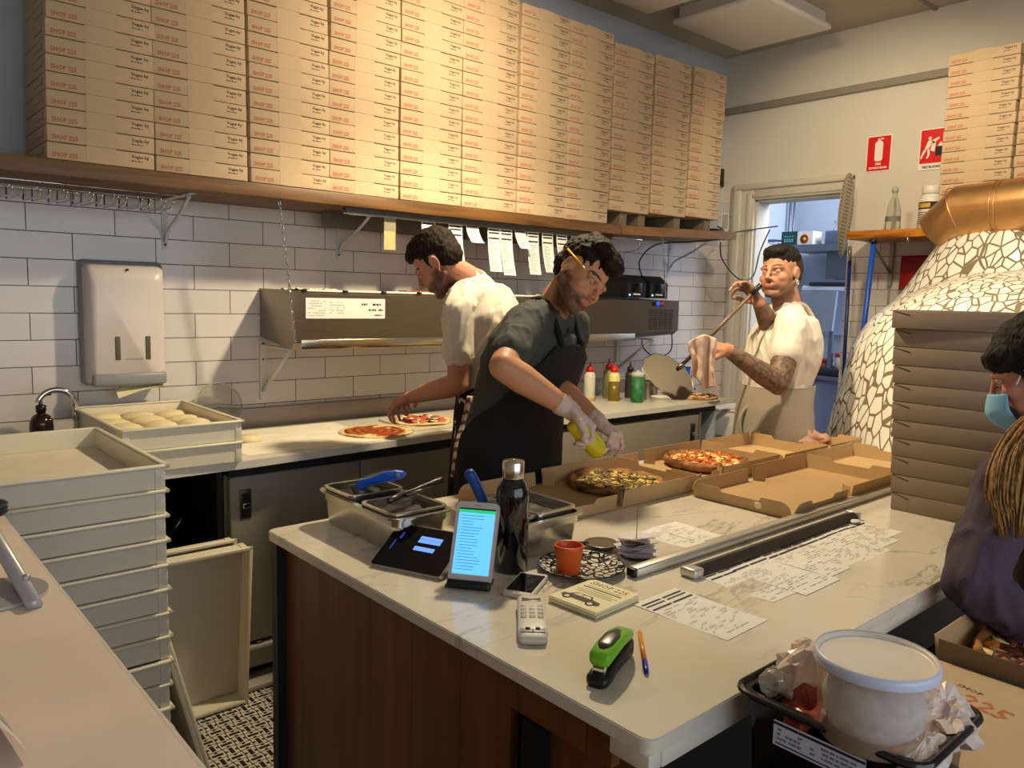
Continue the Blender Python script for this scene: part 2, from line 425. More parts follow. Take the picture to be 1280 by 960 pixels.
# ================================================================ camera, light
cd = bpy.data.cameras.new('camera'); cam = bpy.data.objects.new('camera', cd); COL.objects.link(cam)
cd.sensor_width = 36; cd.lens = 985.83/1280*36; cd.clip_start = .02
yaw, pitch, roll = .7229268, .11117824, .02455433
fw = V((sin(yaw)*cos(pitch), cos(yaw)*cos(pitch), -sin(pitch))); r0 = V((cos(yaw), -sin(yaw), 0)); u0 = r0.cross(fw)
rr = r0*cos(roll)+u0*sin(roll); uu = -r0*sin(roll)+u0*cos(roll)
cam.matrix_world = Matrix.Translation(V((-.7386, -3.3616, 1.5061))) @ Matrix((rr, uu, -fw)).transposed().to_4x4()
SC.camera = cam
def light(name, kind, loc, energy, rgb, size=.1, target=None, spot=None, blend=.5, sy=None, spread=None):
    l = bpy.data.lights.new(name, kind); o = bpy.data.objects.new(name, l); COL.objects.link(o)
    l.energy = energy; l.color = rgb; o.location = loc
    if kind == 'AREA':
        l.size = size
        if sy: l.shape = 'RECTANGLE'; l.size_y = sy
        if spread: l.spread = radians(spread)
    else: l.shadow_soft_size = size
    if kind == 'SPOT': l.spot_size = radians(spot); l.spot_blend = blend
    if target is not None:
        o.rotation_euler = (V(target)-V(loc)).to_track_quat('-Z', 'Y').to_euler()
    return o
WARM = (1, .82, .53); WARM2 = (1, .82, .55); COOL = (.84, .91, 1)
light('overhead_spot', 'SPOT', (1.38, -1.33, 2.62), 120, WARM, .05, (1.38, -1.45, .9), 150, .6)
light('overhead_spot', 'SPOT', (1.38, -1.30, 2.62), 56, WARM, .05, (1.35, 0, 2.1), 140, 1.0)
light('overhead_spot', 'SPOT', (2.2, -2.2, 2.9), 92, WARM2, .06, (3.9, -1.6, 1.0), 112, .55)
light('overhead_spot', 'SPOT', (2.55, -1.3, 3.08), 28, WARM2, .08, (4.17, -1.0, 2.1), 80, .7)  # weak spot added to brighten the wall round the signs, no fixture there
light('shopfront_daylight', 'AREA', (.3, -6.1, 1.7), 52, COOL, 4.5, (.3, 0, 1.3), sy=2.0)
light('kitchen_daylight', 'AREA', (5.0, -1.6, 2.8), 62, (.74, .84, 1), 1.0, (5.2, 0, 1.2), sy=1.0)
w = bpy.data.worlds.new('World'); SC.world = w; w.use_nodes = True
w.node_tree.nodes['Background'].inputs[0].default_value = (.5, .6, .78, 1); w.node_tree.nodes['Background'].inputs[1].default_value = .35
SC.view_settings.view_transform = 'Standard'; SC.view_settings.look = 'None'; SC.view_settings.gamma = 1
SC.view_settings.use_curve_mapping = False; SC.view_settings.exposure = 0.24

# ================================================================ high shelf, boxes
t = thing('wall_shelf', 'long dark-stained timber shelf carrying the tall pizza box stacks', 'shelf', (1.5, -.2, 1.86))
obj('board', MB().bx(-.95, 2.66, -.4, -.002, 1.86, 1.912, bev=.003), [shelf_wood], t, world=True)
zb = lambda x: 1.912+(x-2.665)*.038
obj('board', MB().add([(x, y, zb(x)+dz) for x in (2.665, 3.79) for y in (-.4, -.002) for dz in (-.05, 0)], [(0,1,3,2),(4,6,7,5),(0,4,5,1),(2,3,7,6),(0,2,6,4),(1,5,7,3)]), [mat('paler_shelf_wood', (128,92,52), .5, nscale=6, namt=.2, stretch=(1, 8, 8))], t, world=True, label='paler end board of the shelf')
bm_ = mat('bracket_paint', (196,200,202), .4)
def bracket(x, zt, parent, d=.32, h=.2):
    m = MB(); m.bx(x-.012, x+.012, -.004, 0, zt-h, zt).bx(x-.012, x+.012, -d, 0, zt-.004, zt)
    pts = smooth_path([(x, -.012, zt-h+.03), (x, -.05, zt-h*.62), (x, -.18, zt-.07), (x, -d+.03, zt-.01)], 5)
    m.tube(pts, .007, 8); m.cyl((x, -.006, zt-h+.02), (x, -.003, zt-h+.02), .005, mi=1).cyl((x, -.006, zt-.04), (x, -.003, zt-.04), .005, mi=1)
    return obj('bracket', m, [bm_, ink], parent, world=True)
for x in (-.6, .335, 1.12): bracket(x, 1.858, t)
for x in (2.6, 3.62): bracket(x, 1.89 if x > 3 else 1.858, t)

# a pizza box: front has the tucked tongue, red print on the left, black print on the right
BW, BD, BH = .33, .33, .0552
red_print = mat('rust_red_print', (188,96,60), .8); black_print = mat('black_print', (58,44,34), .8)
def box_mesh(plain=False):
    m = MB(); w = BW/2
    m.bx(-w, w, 0, BD, .0, BH-.0032, 0, bev=.0018, M=None)           # tray and lid
    m.bx(-w*.3, w*.26, -.0006, .02, .0006, BH-.0004, 0)               # tongue rises flush with the box above
    m.bx(-w+.010, w-.010, .016, BD-.004, BH-.0035, BH-.0006, 0)
    for sx in (-1, 1):                                                # side tabs
        m.box((sx*w, .05, BH*.5), (.0012, .002, BH*.5), 1); m.box((sx*(w+.0002), .11, BH*.42), (.0008, .11, .0012), 1, M=None)
    if not plain:
        M1 = T((-w+.014, -.0008, .0085), RX(90)); m.text('SHOP 225', .0205, M1, 2, sx=.86, bold=.0004)
        M2 = T((w-.074, -.0008, .0325), RX(90)); m.text('Vegan by', .0155, M2, 3, bold=.0002)
        M3 = T((w-.074, -.0008, .0205), RX(90)); 
        for k_ in range(4): m.bx(.0+k_*.0095, .007+k_*.0095, .001, .0045-.001*(k_ % 2), 0, .0001, 3, M=M3)
    return m.mesh('pizza_box', [kraft, mat('card_slot', (74,52,32), .9), red_print, black_print])
BOXME = box_mesh()
def pizza_box(loc, rz, label, group, me=BOXME):
    o = bpy.data.objects.new('pizza_box', me); COL.objects.link(o); o.location = loc; o.rotation_euler = (0, 0, rz)
    return tag(o, label, 'pizza box', group)
def nth_box(i, n): return 'Bottom' if i == 0 else ('Topmost' if i == n-1 else ORD[i].capitalize())
rnd = random.Random(3)
SX = [-.155, .18, .526, .857, 1.198, 1.536, 1.872, 2.206, 2.556, 2.900, 3.241]
SN = [19, 19, 19, 19, 19, 19, 18, 18, 16, 16, 16]
XN = ['leftmost', 'second', 'third', 'fourth', 'fifth', 'sixth', 'seventh', 'eighth', 'ninth', 'tenth', 'rightmost']
for k, (x, n) in enumerate(zip(SX, SN)):
    z0 = 1.913 if k < 8 else (1.990, 2.002, 2.014)[k-8]
    lean = rnd.uniform(-.0012, .0012) if k else -.0012
    ox = 0
    for i in range(n):
        if rnd.random() < .35: ox = rnd.uniform(-.004, .004)
        nm = f"{nth_box(i, n)} {'' if i in (0, n-1) else 'kraft '}pizza box{' up' if 0 < i < n-1 else ''} in the {XN[k]} stack{' from the left' if 0 < k < 10 else ''} on the long shelf"
        pizza_box((x+BW/2+.003+ox+lean*i*-1, -.4+rnd.uniform(-.0025, .0025), z0+BH*i), rnd.uniform(-.004, .004), nm, 'kraft pizza boxes on the long wall shelf')
# timber blocks under the last three stacks
card_dark = mat('weathered_block', (120,104,84), .8, nscale=10, namt=.1)
for x, lab in ((2.70, 'left end block, below the ninth stack'), (2.86, 'block between the ninth and tenth stacks'), (3.19, 'block between the tenth and last stacks'), (3.5, 'right end block, below the last stack')):
    zt = 1.9885 if x < 2.8 else 1.9895 if x < 3.0 else 2.0005 if x < 3.3 else 2.0125
    obj('timber_block', MB().bx(-.03, .03, 0, .32, 0, zt-zb(x+.03)-.001, bev=.002), [card_dark], loc=(x, -.375, zb(x+.03)+.0005), label='grey timber '+lab+' on the shelf', cat='block', group='blocks under the right-hand box stacks')

# ================================================================ prep counter along the tiled wall
t = thing('prep_counter', 'white worktop with grey floured back strip running under the topping rail', 'worktop', (1.4, -.3, .87))
obj('top', MB().prism([(-.75,-.001), (3.44,-.001), (3.44,-.607), (1.35,-.607), (.42,-.672), (-.75,-.70)], .872, .9), [prep_top], t, world=True)
obj('upstand', MB().bx(.42, 3.40, -.02, -.001, .9, .985, bev=.002), [mat('floured_steel', (150,142,132), .5, .4, nscale=3, namt=.2)], t, world=True, label='grey upstand behind the worktop')
dark_under = mat('dark_underframe', (26,24,24), .5)
obj('underframe', MB().prism([(.34,-.05), (3.40,-.05), (3.40,-.575), (1.35,-.58), (.42,-.62), (.34,-.62)], .835, .872), [dark_under], t, world=True, label='dark band below the worktop edge')
door_grey = mat('door_grey_laminate', (136,130,118), .42, nscale=3, namt=.03)
t = thing('under_counter_fridge', 'long grey fridge with flat sliding doors below the worktop', 'fridge', (1.8, -.3, 0))
obj('body', MB().bx(.345, 3.22, -.03, -.555, .15, .834).bx(.36, 3.2, -.06, -.5, .02, .15, 1), [door_grey, dark_under], t, world=True)
xs = [.352, .895, 1.55, 2.35, 3.215]
for i in range(4):
    x0, x1 = xs[i]+.003, xs[i+1]-.003
    d = obj('door', MB().bx(x0, x1, -.557, -.59, .185, .825, bev=.004), [door_grey], t, world=True)
    if i in (1, 2): continue
    hx = x0+.055 if i == 0 else x1-.06
    m = MB().bx(hx-.022, hx+.022, -.589, -.594, .665, .775, 0, bev=.003).bx(hx-.013, hx+.013, -.594, -.5955, .68, .76, 1).bx(hx-.012, hx+.012, -.594, -.603, .705, .725, 2, bev=.003)
    obj('handle', m, [dark_steel, dark_under, chrome], d, world=True, label='recessed metal handle')
m = MB().bx(.352, 3.2, -.52, -.60, .15, .168, bev=.004).bx(.352, 3.2, -.5, -.545, .06, .15).bx(.352, 3.2, -.5, -.62, .0, .022, bev=.004); m.cyl((.46, -.57, .168), (.46, -.57, .178), .02, mi=1)
obj('plinth', m, [mat('pale_plinth', (170,166,156), .5), dark_steel], t, world=True)
m = MB().bx(3.24, 3.26, -.05, -.58, 0, .834, 0).bx(3.38, 3.40, -.05, -.58, 0, .834, 1)
t = thing('counter_end_frame', 'grey end panels holding up the worktop beside the doorway', 'support', (3.32, -.3, 0))
obj('panel', MB().bx(3.235, 3.25, -.05, -.58, 0, .834), [door_grey], t, world=True)
obj('panel', MB().bx(3.385, 3.40, -.05, -.58, 0, .834), [mat('kitchen_trim', (176,184,196), .5)], t, world=True)
# dark bin bay under the sink end
t = thing('sink_base', 'dark open sink base under the left end of the worktop', 'sink base', (-.2, -.3, 0))
obj('carcass', MB().bx(-.75, .33, -.01, -.03, .02, .86).bx(-.75, -.73, -.03, -.6, .02, .86).bx(.31, .33, -.03, -.58, .02, .86).bx(-.73, .31, -.03, -.58, .02, .04), [dark_under], t, world=True)
m = MB(); m.tube(smooth_path([(.02, -.25, .80), (.05, -.28, .6), (.0, -.3, .45), (.1, -.32, .3)], 6), .018, 10); obj('waste_pipe', m, [black_plastic], t, world=True)
m = MB(); m.tube([(.20, -.42, .60), (.235, -.43, .66)], .004, 8); obj('pipe_clip', m, [steel], t, world=True)

# tap, soap ------------------------------------------------------------------
t = thing('swan_neck_tap', 'chrome swan-neck tap behind the stacks of dough trays', 'tap', (-0.038,-0.13,1.01))
bx_, by_, bz_ = (-0.038,-0.13,1.01)
m = MB(); m.cyl((0,0,-bz_+.9), (0,0,.0), .011); pts = [(0,0,0), (0,0,.055)]+arc((-.062, 0, .055), .062, 0, 165, 14); m.tube([V(p) for p in pts], .0105, 14)
obj('spout', m, [chrome], t); obj('tap_base', MB().lathe([(.026,0),(.026,.012),(.014,.03)], 20, M=T((0,0,-bz_+.9))), [chrome], t)
obj('lever', MB().cyl((0,.0,-bz_+.93), (.045,-.01,-bz_+.95), .005, .004), [chrome], t)
sx_, sy_, sz_ = (-0.15,-0.13,0.996)
t = thing('soap_pump_bottle', 'dark brown soap bottle with black pump beside the chrome tap', 'soap bottle', (sx_, sy_, .9))
obj('bottle', MB().lathe([(.036,0),(.039,.006),(.039,.1),(.037,.118),(.028,.135),(.014,.143),(.014,.155)], 24), [mat('brown_bottle', (40,22,16), .12, coat=.3)], t)
m = MB().lathe([(.017,.15),(.017,.172),(.008,.176),(.005,.178),(.005,.2)], 16); m.tube([(0,0,.198),(-.006,0,.206),(.035,0,.212)], .0045, 8); obj('pump', m, [black_plastic], t)

# paper towel dispenser --------------------------------------------------------
t = thing('paper_towel_dispenser', 'tall white paper towel dispenser mounted on the tiles', 'dispenser', (.165, 0, 1.36))
cream = mat('dispenser_white', (214,204,200), .3, nscale=5, namt=.02)
obj('back_plate', MB().bx(-.155, .150, -.035, -.001, -.235, .245, bev=.02), [grey_plastic], t)
def rr_poly(x0, x1, z0, z1, r, n=4):
    out = []
    for cx_, cz_, a in ((x1-r, z1-r, 0), (x0+r, z1-r, 90), (x0+r, z0+r, 180), (x1-r, z0+r, 270)):
        for k in range(n+1):
            q = radians(a+90*k/n); out.append((cx_+r*cos(q), cz_+r*sin(q)))
    return out
secs = []
for y, ins, zt in ((-.03,.0,.23), (-.075,.004,.225), (-.095,.012,.20), (-.105,.03,.17)):
    secs.append([(x, y, z) for x, z in rr_poly(-.145+ins, .140-ins, -.232+ins*.3, zt, .022)])
m = MB(); n = len(secs[0]); vs = sum(secs, []); fs = [(i*n+k, i*n+(k+1) % n, (i+1)*n+(k+1) % n, (i+1)*n+k) for i in range(3) for k in range(n)]+[tuple(3*n+k for k in range(n))]
m.add(vs, fs, 0, True); obj('cover', m, [cream], t, fix=True, auto=50)
obj('lower_lip', MB().bx(-.135, .133, -.112, -.03, -.236, -.185, bev=.012), [grey_plastic], t, label='grey lower lip')
for x in (-.045, .065): obj('level_window', MB().bx(x-.009, x+.009, -.1085, -.10, -.135, -.045, bev=.002), [mat('dark_olive_slot', (86,84,58), .5)], t)
obj('window_frame', MB().bx(-.02, .045, -.1065, -.104, -.135, -.131), [grey_plastic], t); obj('lock', MB().cyl((0,-.1,.21), (0,-.085,.21), .004), [ink], t)
m = MB(); m.grid(lambda u, v: (-.05+.19*u+.0*v, -.07-.045*v+.01*u, -.237-.012*(1-u)-(.028*(1-u)**2)*v-.004*v), 8, 4); m.grid(lambda u, v: (-.05+.19*u, -.07-.045*v+.01*u, -.2385-.012*(1-u)-(.028*(1-u)**2)*v-.004*v), 8, 4)
obj('paper_towel', m, [mat('cream_towel', (232,224,178), .85)], t, label='cream paper towel hanging out')

# dough trays ---------------------------------------------------------------
tray_white = mat('dough_tray_plastic', (226,218,194), .38, nscale=4, namt=.03, sss=.0)
dusty = mat('floured_tray_floor', (224,214,196), .7, nscale=12, namt=.05)
def tray_mb(L, W, H, lug=True):
    """open rectangular stacking tray; L along y, W along x; rim lip, stacking foot"""
    m = MB(); a, b = W/2, L/2; th = .004
    for sx in (-1, 1): m.bx(sx*a*.965, sx*(a*.965-th), -b*.975, b*.975, .004, H-.002)
    for sy in (-1, 1): m.bx(-a*.965, a*.965, sy*b*.975, sy*(b*.975-th), .004, H-.002)
    # rim
    for sx in (-1, 1): m.bx(sx*(a*.965-th), sx*(a+.004), -b-.004, b+.004, H-.010, H, bev=.004)
    for sy in (-1, 1): m.bx(-a-.004, a+.004, sy*(b*.975-th), sy*(b+.004), H-.010, H, bev=.004)
    for sx in (-1, 1):
        for sy in (-1, 1): m.bx(sx*a*.972, sx*a*.86, sy*b*.985, sy*b*.965, .002, H-.01, bev=.002)
    m.bx(-a*.94, a*.94, -b*.955, b*.955, 0, .006, 1)
    return m
BIGT = tray_mb(.685, .45, .067).mesh('dough_tray', [tray_white, dusty])
c0 = V((-.305, -.9425, 0)); NT_ = 16; rnd = random.Random(11)
for i in range(NT_):
    o = bpy.data.objects.new('dough_tray', BIGT); COL.objects.link(o); o.location = (c0.x+rnd.uniform(-.002,.002), c0.y+rnd.uniform(-.003,.003), .0655*i+.005)
    nm = 'Bottom' if i == 0 else ('Empty topmost' if i == NT_-1 else ORD[i].capitalize())
    tag(o, f"{nm} cream dough tray{' up' if 0 < i < NT_-1 else ''} in the tall stack beside the counter", 'dough tray', 'dough trays in the tall stack')
SMT = tray_mb(.61, .40, .0765).mesh('dough_tray', [tray_white, dusty])
for i, lab in enumerate(('lower cream dough tray on the worktop, under the tray of dough', 'upper cream dough tray on the worktop, filled with dough balls')):
    o = bpy.data.objects.new('dough_tray', SMT); COL.objects.link(o); o.location = (.165, -.39, .9015+.0745*i)
    tag(o, lab, 'dough tray', 'dough trays on the worktop')
dough = mat('raw_dough', (232,214,168), .6, sss=.05, nscale=20, namt=.04, bump=.08, bscale=80)
rnd = random.Random(5)
BALL = wobble(MB().lathe([(0,.0),(.045,.0),(.062,.008),(.066,.018),(.058,.031),(.035,.040),(.012,.043),(0,.0435)], 24), .004, 14).mesh('dough_ball', [dough])
rows = ['back', 'second', 'middle', 'fourth', 'front']; k = 0
for j in range(4):
    for i in range(3):
        o = bpy.data.objects.new('dough_ball', BALL); COL.objects.link(o)
        o.location = (.165+(i-1)*.122+rnd.uniform(-.004,.004), -.165-j*.138+rnd.uniform(-.005,.005), .9015+.0745+.0062); o.rotation_euler = (0, 0, rnd.random()*6); o.scale = (1, 1.0, 1+rnd.uniform(0,.25))
        tag(o, f"raw dough ball in the upper tray, {('wall-side','second','third','front')[j]} row, {('left','middle','right')[i]}", 'dough ball', 'dough balls in the tray')
# trays leaning on edge in front of the sink bay
def lean_tray(loc, rot, label, L=.60, W=.40, H=.07):
    o = bpy.data.objects.new('dough_tray', tray_mb(L, W, H).mesh('dough_tray', [tray_white, mat('tray_floor_plain', (196,190,172), .4)])); COL.objects.link(o)
    o.matrix_world = Matrix.Translation(V(loc)) @ rot.to_4x4(); return tag(o, label, 'dough tray', 'dough trays leaning on edge')
lean_tray((.165, -.655, .315), Matrix(((1,0,0),(0,-.1,-.995),(0,.995,-.1))), 'empty cream tray stood on end against the sink base, its inside facing out')
lean_tray((.14, -.60, .325), Matrix(((1,0,0),(0,-.09,-.996),(0,.996,-.09))), 'second tray stood on end, just behind the one facing out', H=.05)
lean_tray((-.0, -.87, .27), Matrix(((.24,0,.97),(0,1,0),(-.97,0,.24))) @ RZ(90), 'cream tray lid leaning edge-on against the tall stack', L=.52, W=.56, H=.02)

# clear round lid, flour --------------------------------------------------------
clear = mat('clear_plastic', (235,235,230), .08, trans=.95, ior=1.2)
cx_, cy_, cz_ = (0.526,-0.1,0.974)
m = MB(); m.lathe([(.098,0),(.098,.02),(.094,.02),(.094,.003),(0,.0025),(0,0)], 40, M=T((.51, -.075, 1.012), frame((0,-1,.25)))); m.tube([V((.51,-.075,1.012))+frame((0,-1,.25)) @ V((.098*cos(a*pi/18), .098*sin(a*pi/18), .02)) for a in range(36)], .003, 6, closed=True)
obj('round_lid', m, [clear], label='round clear plastic lid standing on edge against the tiles', cat='lid', world=True, loc=(.51,-.08,.9))
m = MB(); m.grid(lambda u, v: (.42+.62*u, -.60+.52*v, .9008+.010*max(0, noise.noise(V((u*7, v*5, 2)))+.12)*(sin(pi*u)*sin(pi*v))**.6), 40, 30)
obj('flour', m, [mat('flour_dust', (236,228,210), .95, nscale=40, namt=.04)], label='white flour dusted over the worktop beside the trays', cat='flour', kind='stuff')
obj('dough_scraper', MB().lathe([(0,0),(.045,0),(.05,.006),(.04,.03),(.0,.034)], 20, M=T((0.538,-0.334,0.9), None, (1,1,.8))), [dough], label='single dough ball on the worktop right of the trays', cat='dough ball').name = 'dough_ball'

# topping rail -------------------------------------------------------------------
UX0, UX1 = .735, 3.31; rail_steel = mat('rail_steel', (138,128,112), .36, 1, nscale=30, namt=.07, stretch=(.3, 8, 8))
t = thing('topping_rail_fridge', 'long stainless topping fridge fixed to the tiles on slanted struts', 'topping fridge', ((UX0+UX1)/2, -.16, 1.27))
m = MB()
pr = [(-.002, 1.30), (-.30, 1.265), (-.33, 1.295), (-.33, 1.494), (-.318, 1.502), (-.29, 1.495), (-.29, 1.42), (-.06, 1.42), (-.06, 1.51), (-.002, 1.51)]
n = len(pr); vs = [(UX0, y, z) for y, z in pr]+[(2.60, y, z) for y, z in pr]
m.add(vs, [tuple(range(n))[::-1], tuple(range(n, 2*n))]+[(i, (i+1) % n, n+(i+1) % n, n+i) for i in range(n)], 0)
obj('well', m, [rail_steel], t, world=True, fix=True)
m = MB(); a = [(-.002, 1.30), (-.30, 1.262), (-.333, 1.29), (-.333, 1.503), (-.002, 1.513)]; vs = [(x, y, z) for x in (UX0-.004, UX0+.03) for y, z in a]
m.add(vs, [(0,1,2,3,4)[::-1], (5,6,7,8,9)]+[(i, (i+1) % 5, 5+(i+1) % 5, 5+i) for i in range(5)], 0); obj('end_cap', m, [rail_steel], t, world=True, fix=True)
m = MB(); a = [(-.002, 1.30), (-.30, 1.262), (-.33, 1.29), (-.33, 1.50), (-.002, 1.512)]
vs = [(2.60, y, z) for y, z in a]+[(UX1-.0, y, z+(.03 if z < 1.3 else 0)) for y, z in a]; n = 5
m.add(vs, [tuple(range(n))[::-1], tuple(range(n, 2*n))]+[(i, (i+1) % n, n+(i+1) % n, n+i) for i in range(n)], 0)
obj('compressor_housing', m, [rail_steel], t, world=True, fix=True)
obj('front_strip', MB().bx(UX0+.03, 2.9, -.331, -.325, 1.262, 1.303, bev=.002), [mat('bright_steel', (226,214,184), .2, 1)], t, world=True, label='polished lower strip')
m = MB(); gx0, gx1 = (3.013,-0.33,1.382)[0], 3.255
for i in range(5):
    for j in range(11): m.bx(gx0+(gx1-gx0)*(i+.12)/5, gx0+(gx1-gx0)*(i+.88)/5, -.332, -.3295, 1.325+j*.0115, 1.331+j*.0115)
obj('vent_grille', m, [ink], t, world=True)
bx0 = (3.097,-0.33,1.484)[0]
m = MB().bx(bx0-.05, bx0+.05, -.334, -.33, 1.465, 1.494, 0, bev=.001); obj('control_plate', m, [black_plastic], t, world=True)
obj('knob', MB().cyl((bx0-.005, -.333, 1.48), (bx0-.005, -.345, 1.48), .014), [mat('blue_knob', (30,80,210), .3, emit=(30,90,255), estr=.6)], t, world=True, label='blue lit knob')
obj('knob', MB().cyl((bx0+.035, -.333, 1.48), (bx0+.035, -.343, 1.48), .011), [mat('red_knob', (210,50,50), .3)], t, world=True, label='red knob')
strut = mat('strut_paint', (206,204,198), .4)
for x in (.74, 1.95, 3.12):
    m = MB().bx(x-.014, x+.014, -.012, -.001, 1.02, 1.30).bx(x-.014, x+.014, -.30, -.012, 1.258, 1.265); m.tube([(x, -.29, 1.262), (x, -.012, 1.06)], .011, 4)
    m.cyl((x,-.014,1.27), (x,-.012,1.27), .004, mi=1).cyl((x,-.014,1.2), (x,-.012,1.2), .004, mi=1)
    obj('strut', m, [strut, ink], t, world=True)
# pans in the rail
foods = [('chopped white onion', (226,220,200)), ('sliced red onion', (120,60,90)), ('diced green capsicum', (96,120,44)), ('shredded orange carrot topping', (206,110,30)), ('roasted red capsicum', (170,52,20)), ('sliced mushrooms', (190,170,140)), ('black olives', (46,34,34)), ('pale grated cheese', (232,212,150)), ('chopped rocket leaves', (64,92,34))]
for i, (fn, fc) in enumerate(foods):
    x = .88+.192*i
    t2 = thing('topping_pan', f'steel pan of {fn} set in the topping fridge', 'pan', (x, -.175, 1.42), group='pans in the topping fridge')
    m = MB()
    for sx in (-1, 1): m.bx(sx*.09, sx*.086, -.11, .11, .002, .088)
    for sy in (-1, 1): m.bx(-.09, .09, sy*.11, sy*.106, .002, .088)
    m.bx(-.094, .094, -.114, -.106, .084, .090).bx(-.094, .094, .106, .114, .084, .090).bx(-.09, .09, -.11, .11, .001, .004)
    obj('pan', m, [steel], t2)
    obj('label_strip', MB().bx(-.082, .082, -.146, -.118, .084, .0925, 0, bev=.001).bx(-.094, -.084, -.146, -.118, .084, .0915, 1), [paper, ink], t2, label='white label strip along the front rim')
    f = MB(); rnd = random.Random(i); hh = .092 if i in (3, 4, 0, 7) else .076
    f.grid(lambda u, v: (-.084+.168*u, -.104+.208*v, hh+.010*noise.noise(V((u*6+i, v*6, 0)))), 14, 14)
    for q in range(46): f.ball((rnd.uniform(-.07,.07), rnd.uniform(-.09,.09), hh+.002), (rnd.uniform(.006,.013), rnd.uniform(.004,.009), rnd.uniform(.003,.006)), 0, 6, 4, R=RZ(rnd.uniform(0,180)))
    obj('food', f, [mat('topping_'+str(i), fc, .6, nscale=60, namt=.25)], t2, kind='stuff')
# white ticket taped on the front of the rail
def scribble(m, x0, x1, z0, z1, rows, M, mi=1, seed=0, h=.35):
    q = random.Random(seed); dz = (z1-z0)/rows
    for r_ in range(rows):
        x = x0
        while x < x1-.004:
            w_ = q.uniform(.02, .09)*(x1-x0)*2
            if q.random() < .78: m.bx(x, min(x+w_, x1), -dz*h/2+z0+dz*(r_+.5), dz*h/2+z0+dz*(r_+.5), 0, .0002, mi, M=M)
            x += w_+.03*(x1-x0)
m = MB(); lx0, lx1 = (0.784,-0.332,1.426)[0], (1.167,-0.332,1.428)[0]
m.bx(lx0, lx1, -.3335, -.3325, 1.392, 1.478)
M1 = T((0,-.3336,0), RX(90)); scribble(m, lx0+.01, lx0+.09, 1.40, 1.47, 7, M1, 2, 3); scribble(m, lx0+.11, lx0+.18, 1.41, 1.465, 5, M1, 2, 5)
scribble(m, lx1-.12, lx1-.01, 1.448, 1.458, 1, M1, 1, 4, .8); scribble(m, lx1-.10, lx1-.012, 1.424, 1.434, 1, M1, 1, 6, .8); scribble(m, lx1-.06, lx1-.01, 1.402, 1.41, 1, M1, 1, 8, .8)
obj('taped_note', m, [paper, ink, ink_light], label='white printed sheet taped to the front of the topping fridge', cat='note')
# chains
def chain(name, p0, p1, label, link=.026, r=.0024):
    m = MB(); p0, p1 = V(p0), V(p1); n = int((p1-p0).length/(link*.78)); d = (p1-p0).normalized()
    for i in range(n):
        c = p0+(p1-p0)*((i+.5)/n); X = frame(d) @ RZ(90*(i % 2))
        m.tube([c+X @ V((.0045*cos(a*pi/4), 0, link*.5*sin(a*pi/4))) for a in range(8)], r, 5, closed=True)
    return obj(name, m, [mat('zinc_chain', (190,190,188), .25, 1)], label=label, cat='chain')
chain('hanging_chain', (.66, -.36, 1.858), (.735, -.34, 1.30), 'thin steel chain hanging from the shelf to the left end of topping fridge')
chain('hanging_chain', (3.09, -.35, 1.89), (3.17, -.335, 1.51), 'thin steel chain hanging by the black machines')
# black machines on the rail end
def machine(x, label):
    t = thing('label_printer', label, 'printer', (x, -.2, 1.512), group='black printers on the topping fridge')
    m = MB(); prf = [(-.11, 0), (.11, 0), (.11, .10), (.05, .135), (-.05, .135), (-.11, .09)]
    m.prism([(a, b) for a, b in prf], -.085, .085, M=frame((1,0,0), (0,1,0)).to_4x4()); obj('case', m, [black_plastic], t)
    M0 = MB().bx(-.045, .045, -.114, -.11, .035, .088, 0, bev=.001); obj('paper_slot', M0, [mat('gloss_black', (6,6,7), .15)], t)
    obj('button_strip', MB().bx(-.03, .03, -.116, -.11, .018, .026, 0), [mat('pale_label', (220,220,210), .5)], t); obj('indicator', MB().ball((-.062,-.111,.018), .006), [mat('indicator_blue', (150,190,255), .3, emit=(150,190,255), estr=1.5)], t)
machine(2.92, 'left black label printer on the end of the topping fridge'); machine(3.13, 'right black label printer nearest the doorway corner')
m = MB(); m.tube(smooth_path([(3.10,-.2,1.64), (3.07,-.2,1.74), (3.16,-.25,1.84), (3.4,-.33,1.87), (3.62,-.38,1.90), (3.7,-.36,1.96), (3.72,-.3,1.99)], 8), .0045, 8)
obj('power_cable', m, [black_plastic], label='black cable looping from the printer up behind the shelf end', cat='cable')
m = MB(); m.tube(smooth_path([(3.74,-.3,1.955), (3.83,-.25,1.93), (3.95,-.2,1.96), (XW-.04,-.31,2.0), (XW+.02,-.46,2.02)], 8), .004, 8)
obj('power_cable', m, [black_plastic], label='thin cable running from the shelf end into the doorway', cat='cable')
m = MB(); m.tube(smooth_path([(3.72,-.33,1.888), (3.78,-.31,1.78), (3.95,-.33,1.66), (XW-.06,-.34,1.68), (XW-.02,-.36,1.85), (XW+.02,-.40,2.0)], 8), .0045, 8)
obj('power_cable', m, [black_plastic], label='black cable drooping in a loop beside the door architrave', cat='cable')
m = MB(); m.tube(smooth_path([(3.0,-.3,1.27), (3.0,-.31,1.22), (3.08,-.31,1.17), (3.2,-.31,1.16), (3.28,-.31,1.20), (3.29,-.3,1.30)], 8), .004, 8)
obj('power_cable', m, [black_plastic], label='black cable looping below the vented end of the topping fridge', cat='cable')
obj('power_plug', MB().bx(-.05, .05, -.03, .03, 0, .018, bev=.005), [black_plastic], loc=(3.62, -.36, 1.9455), label='black adaptor lying on the right end of the shelf', cat='adaptor')

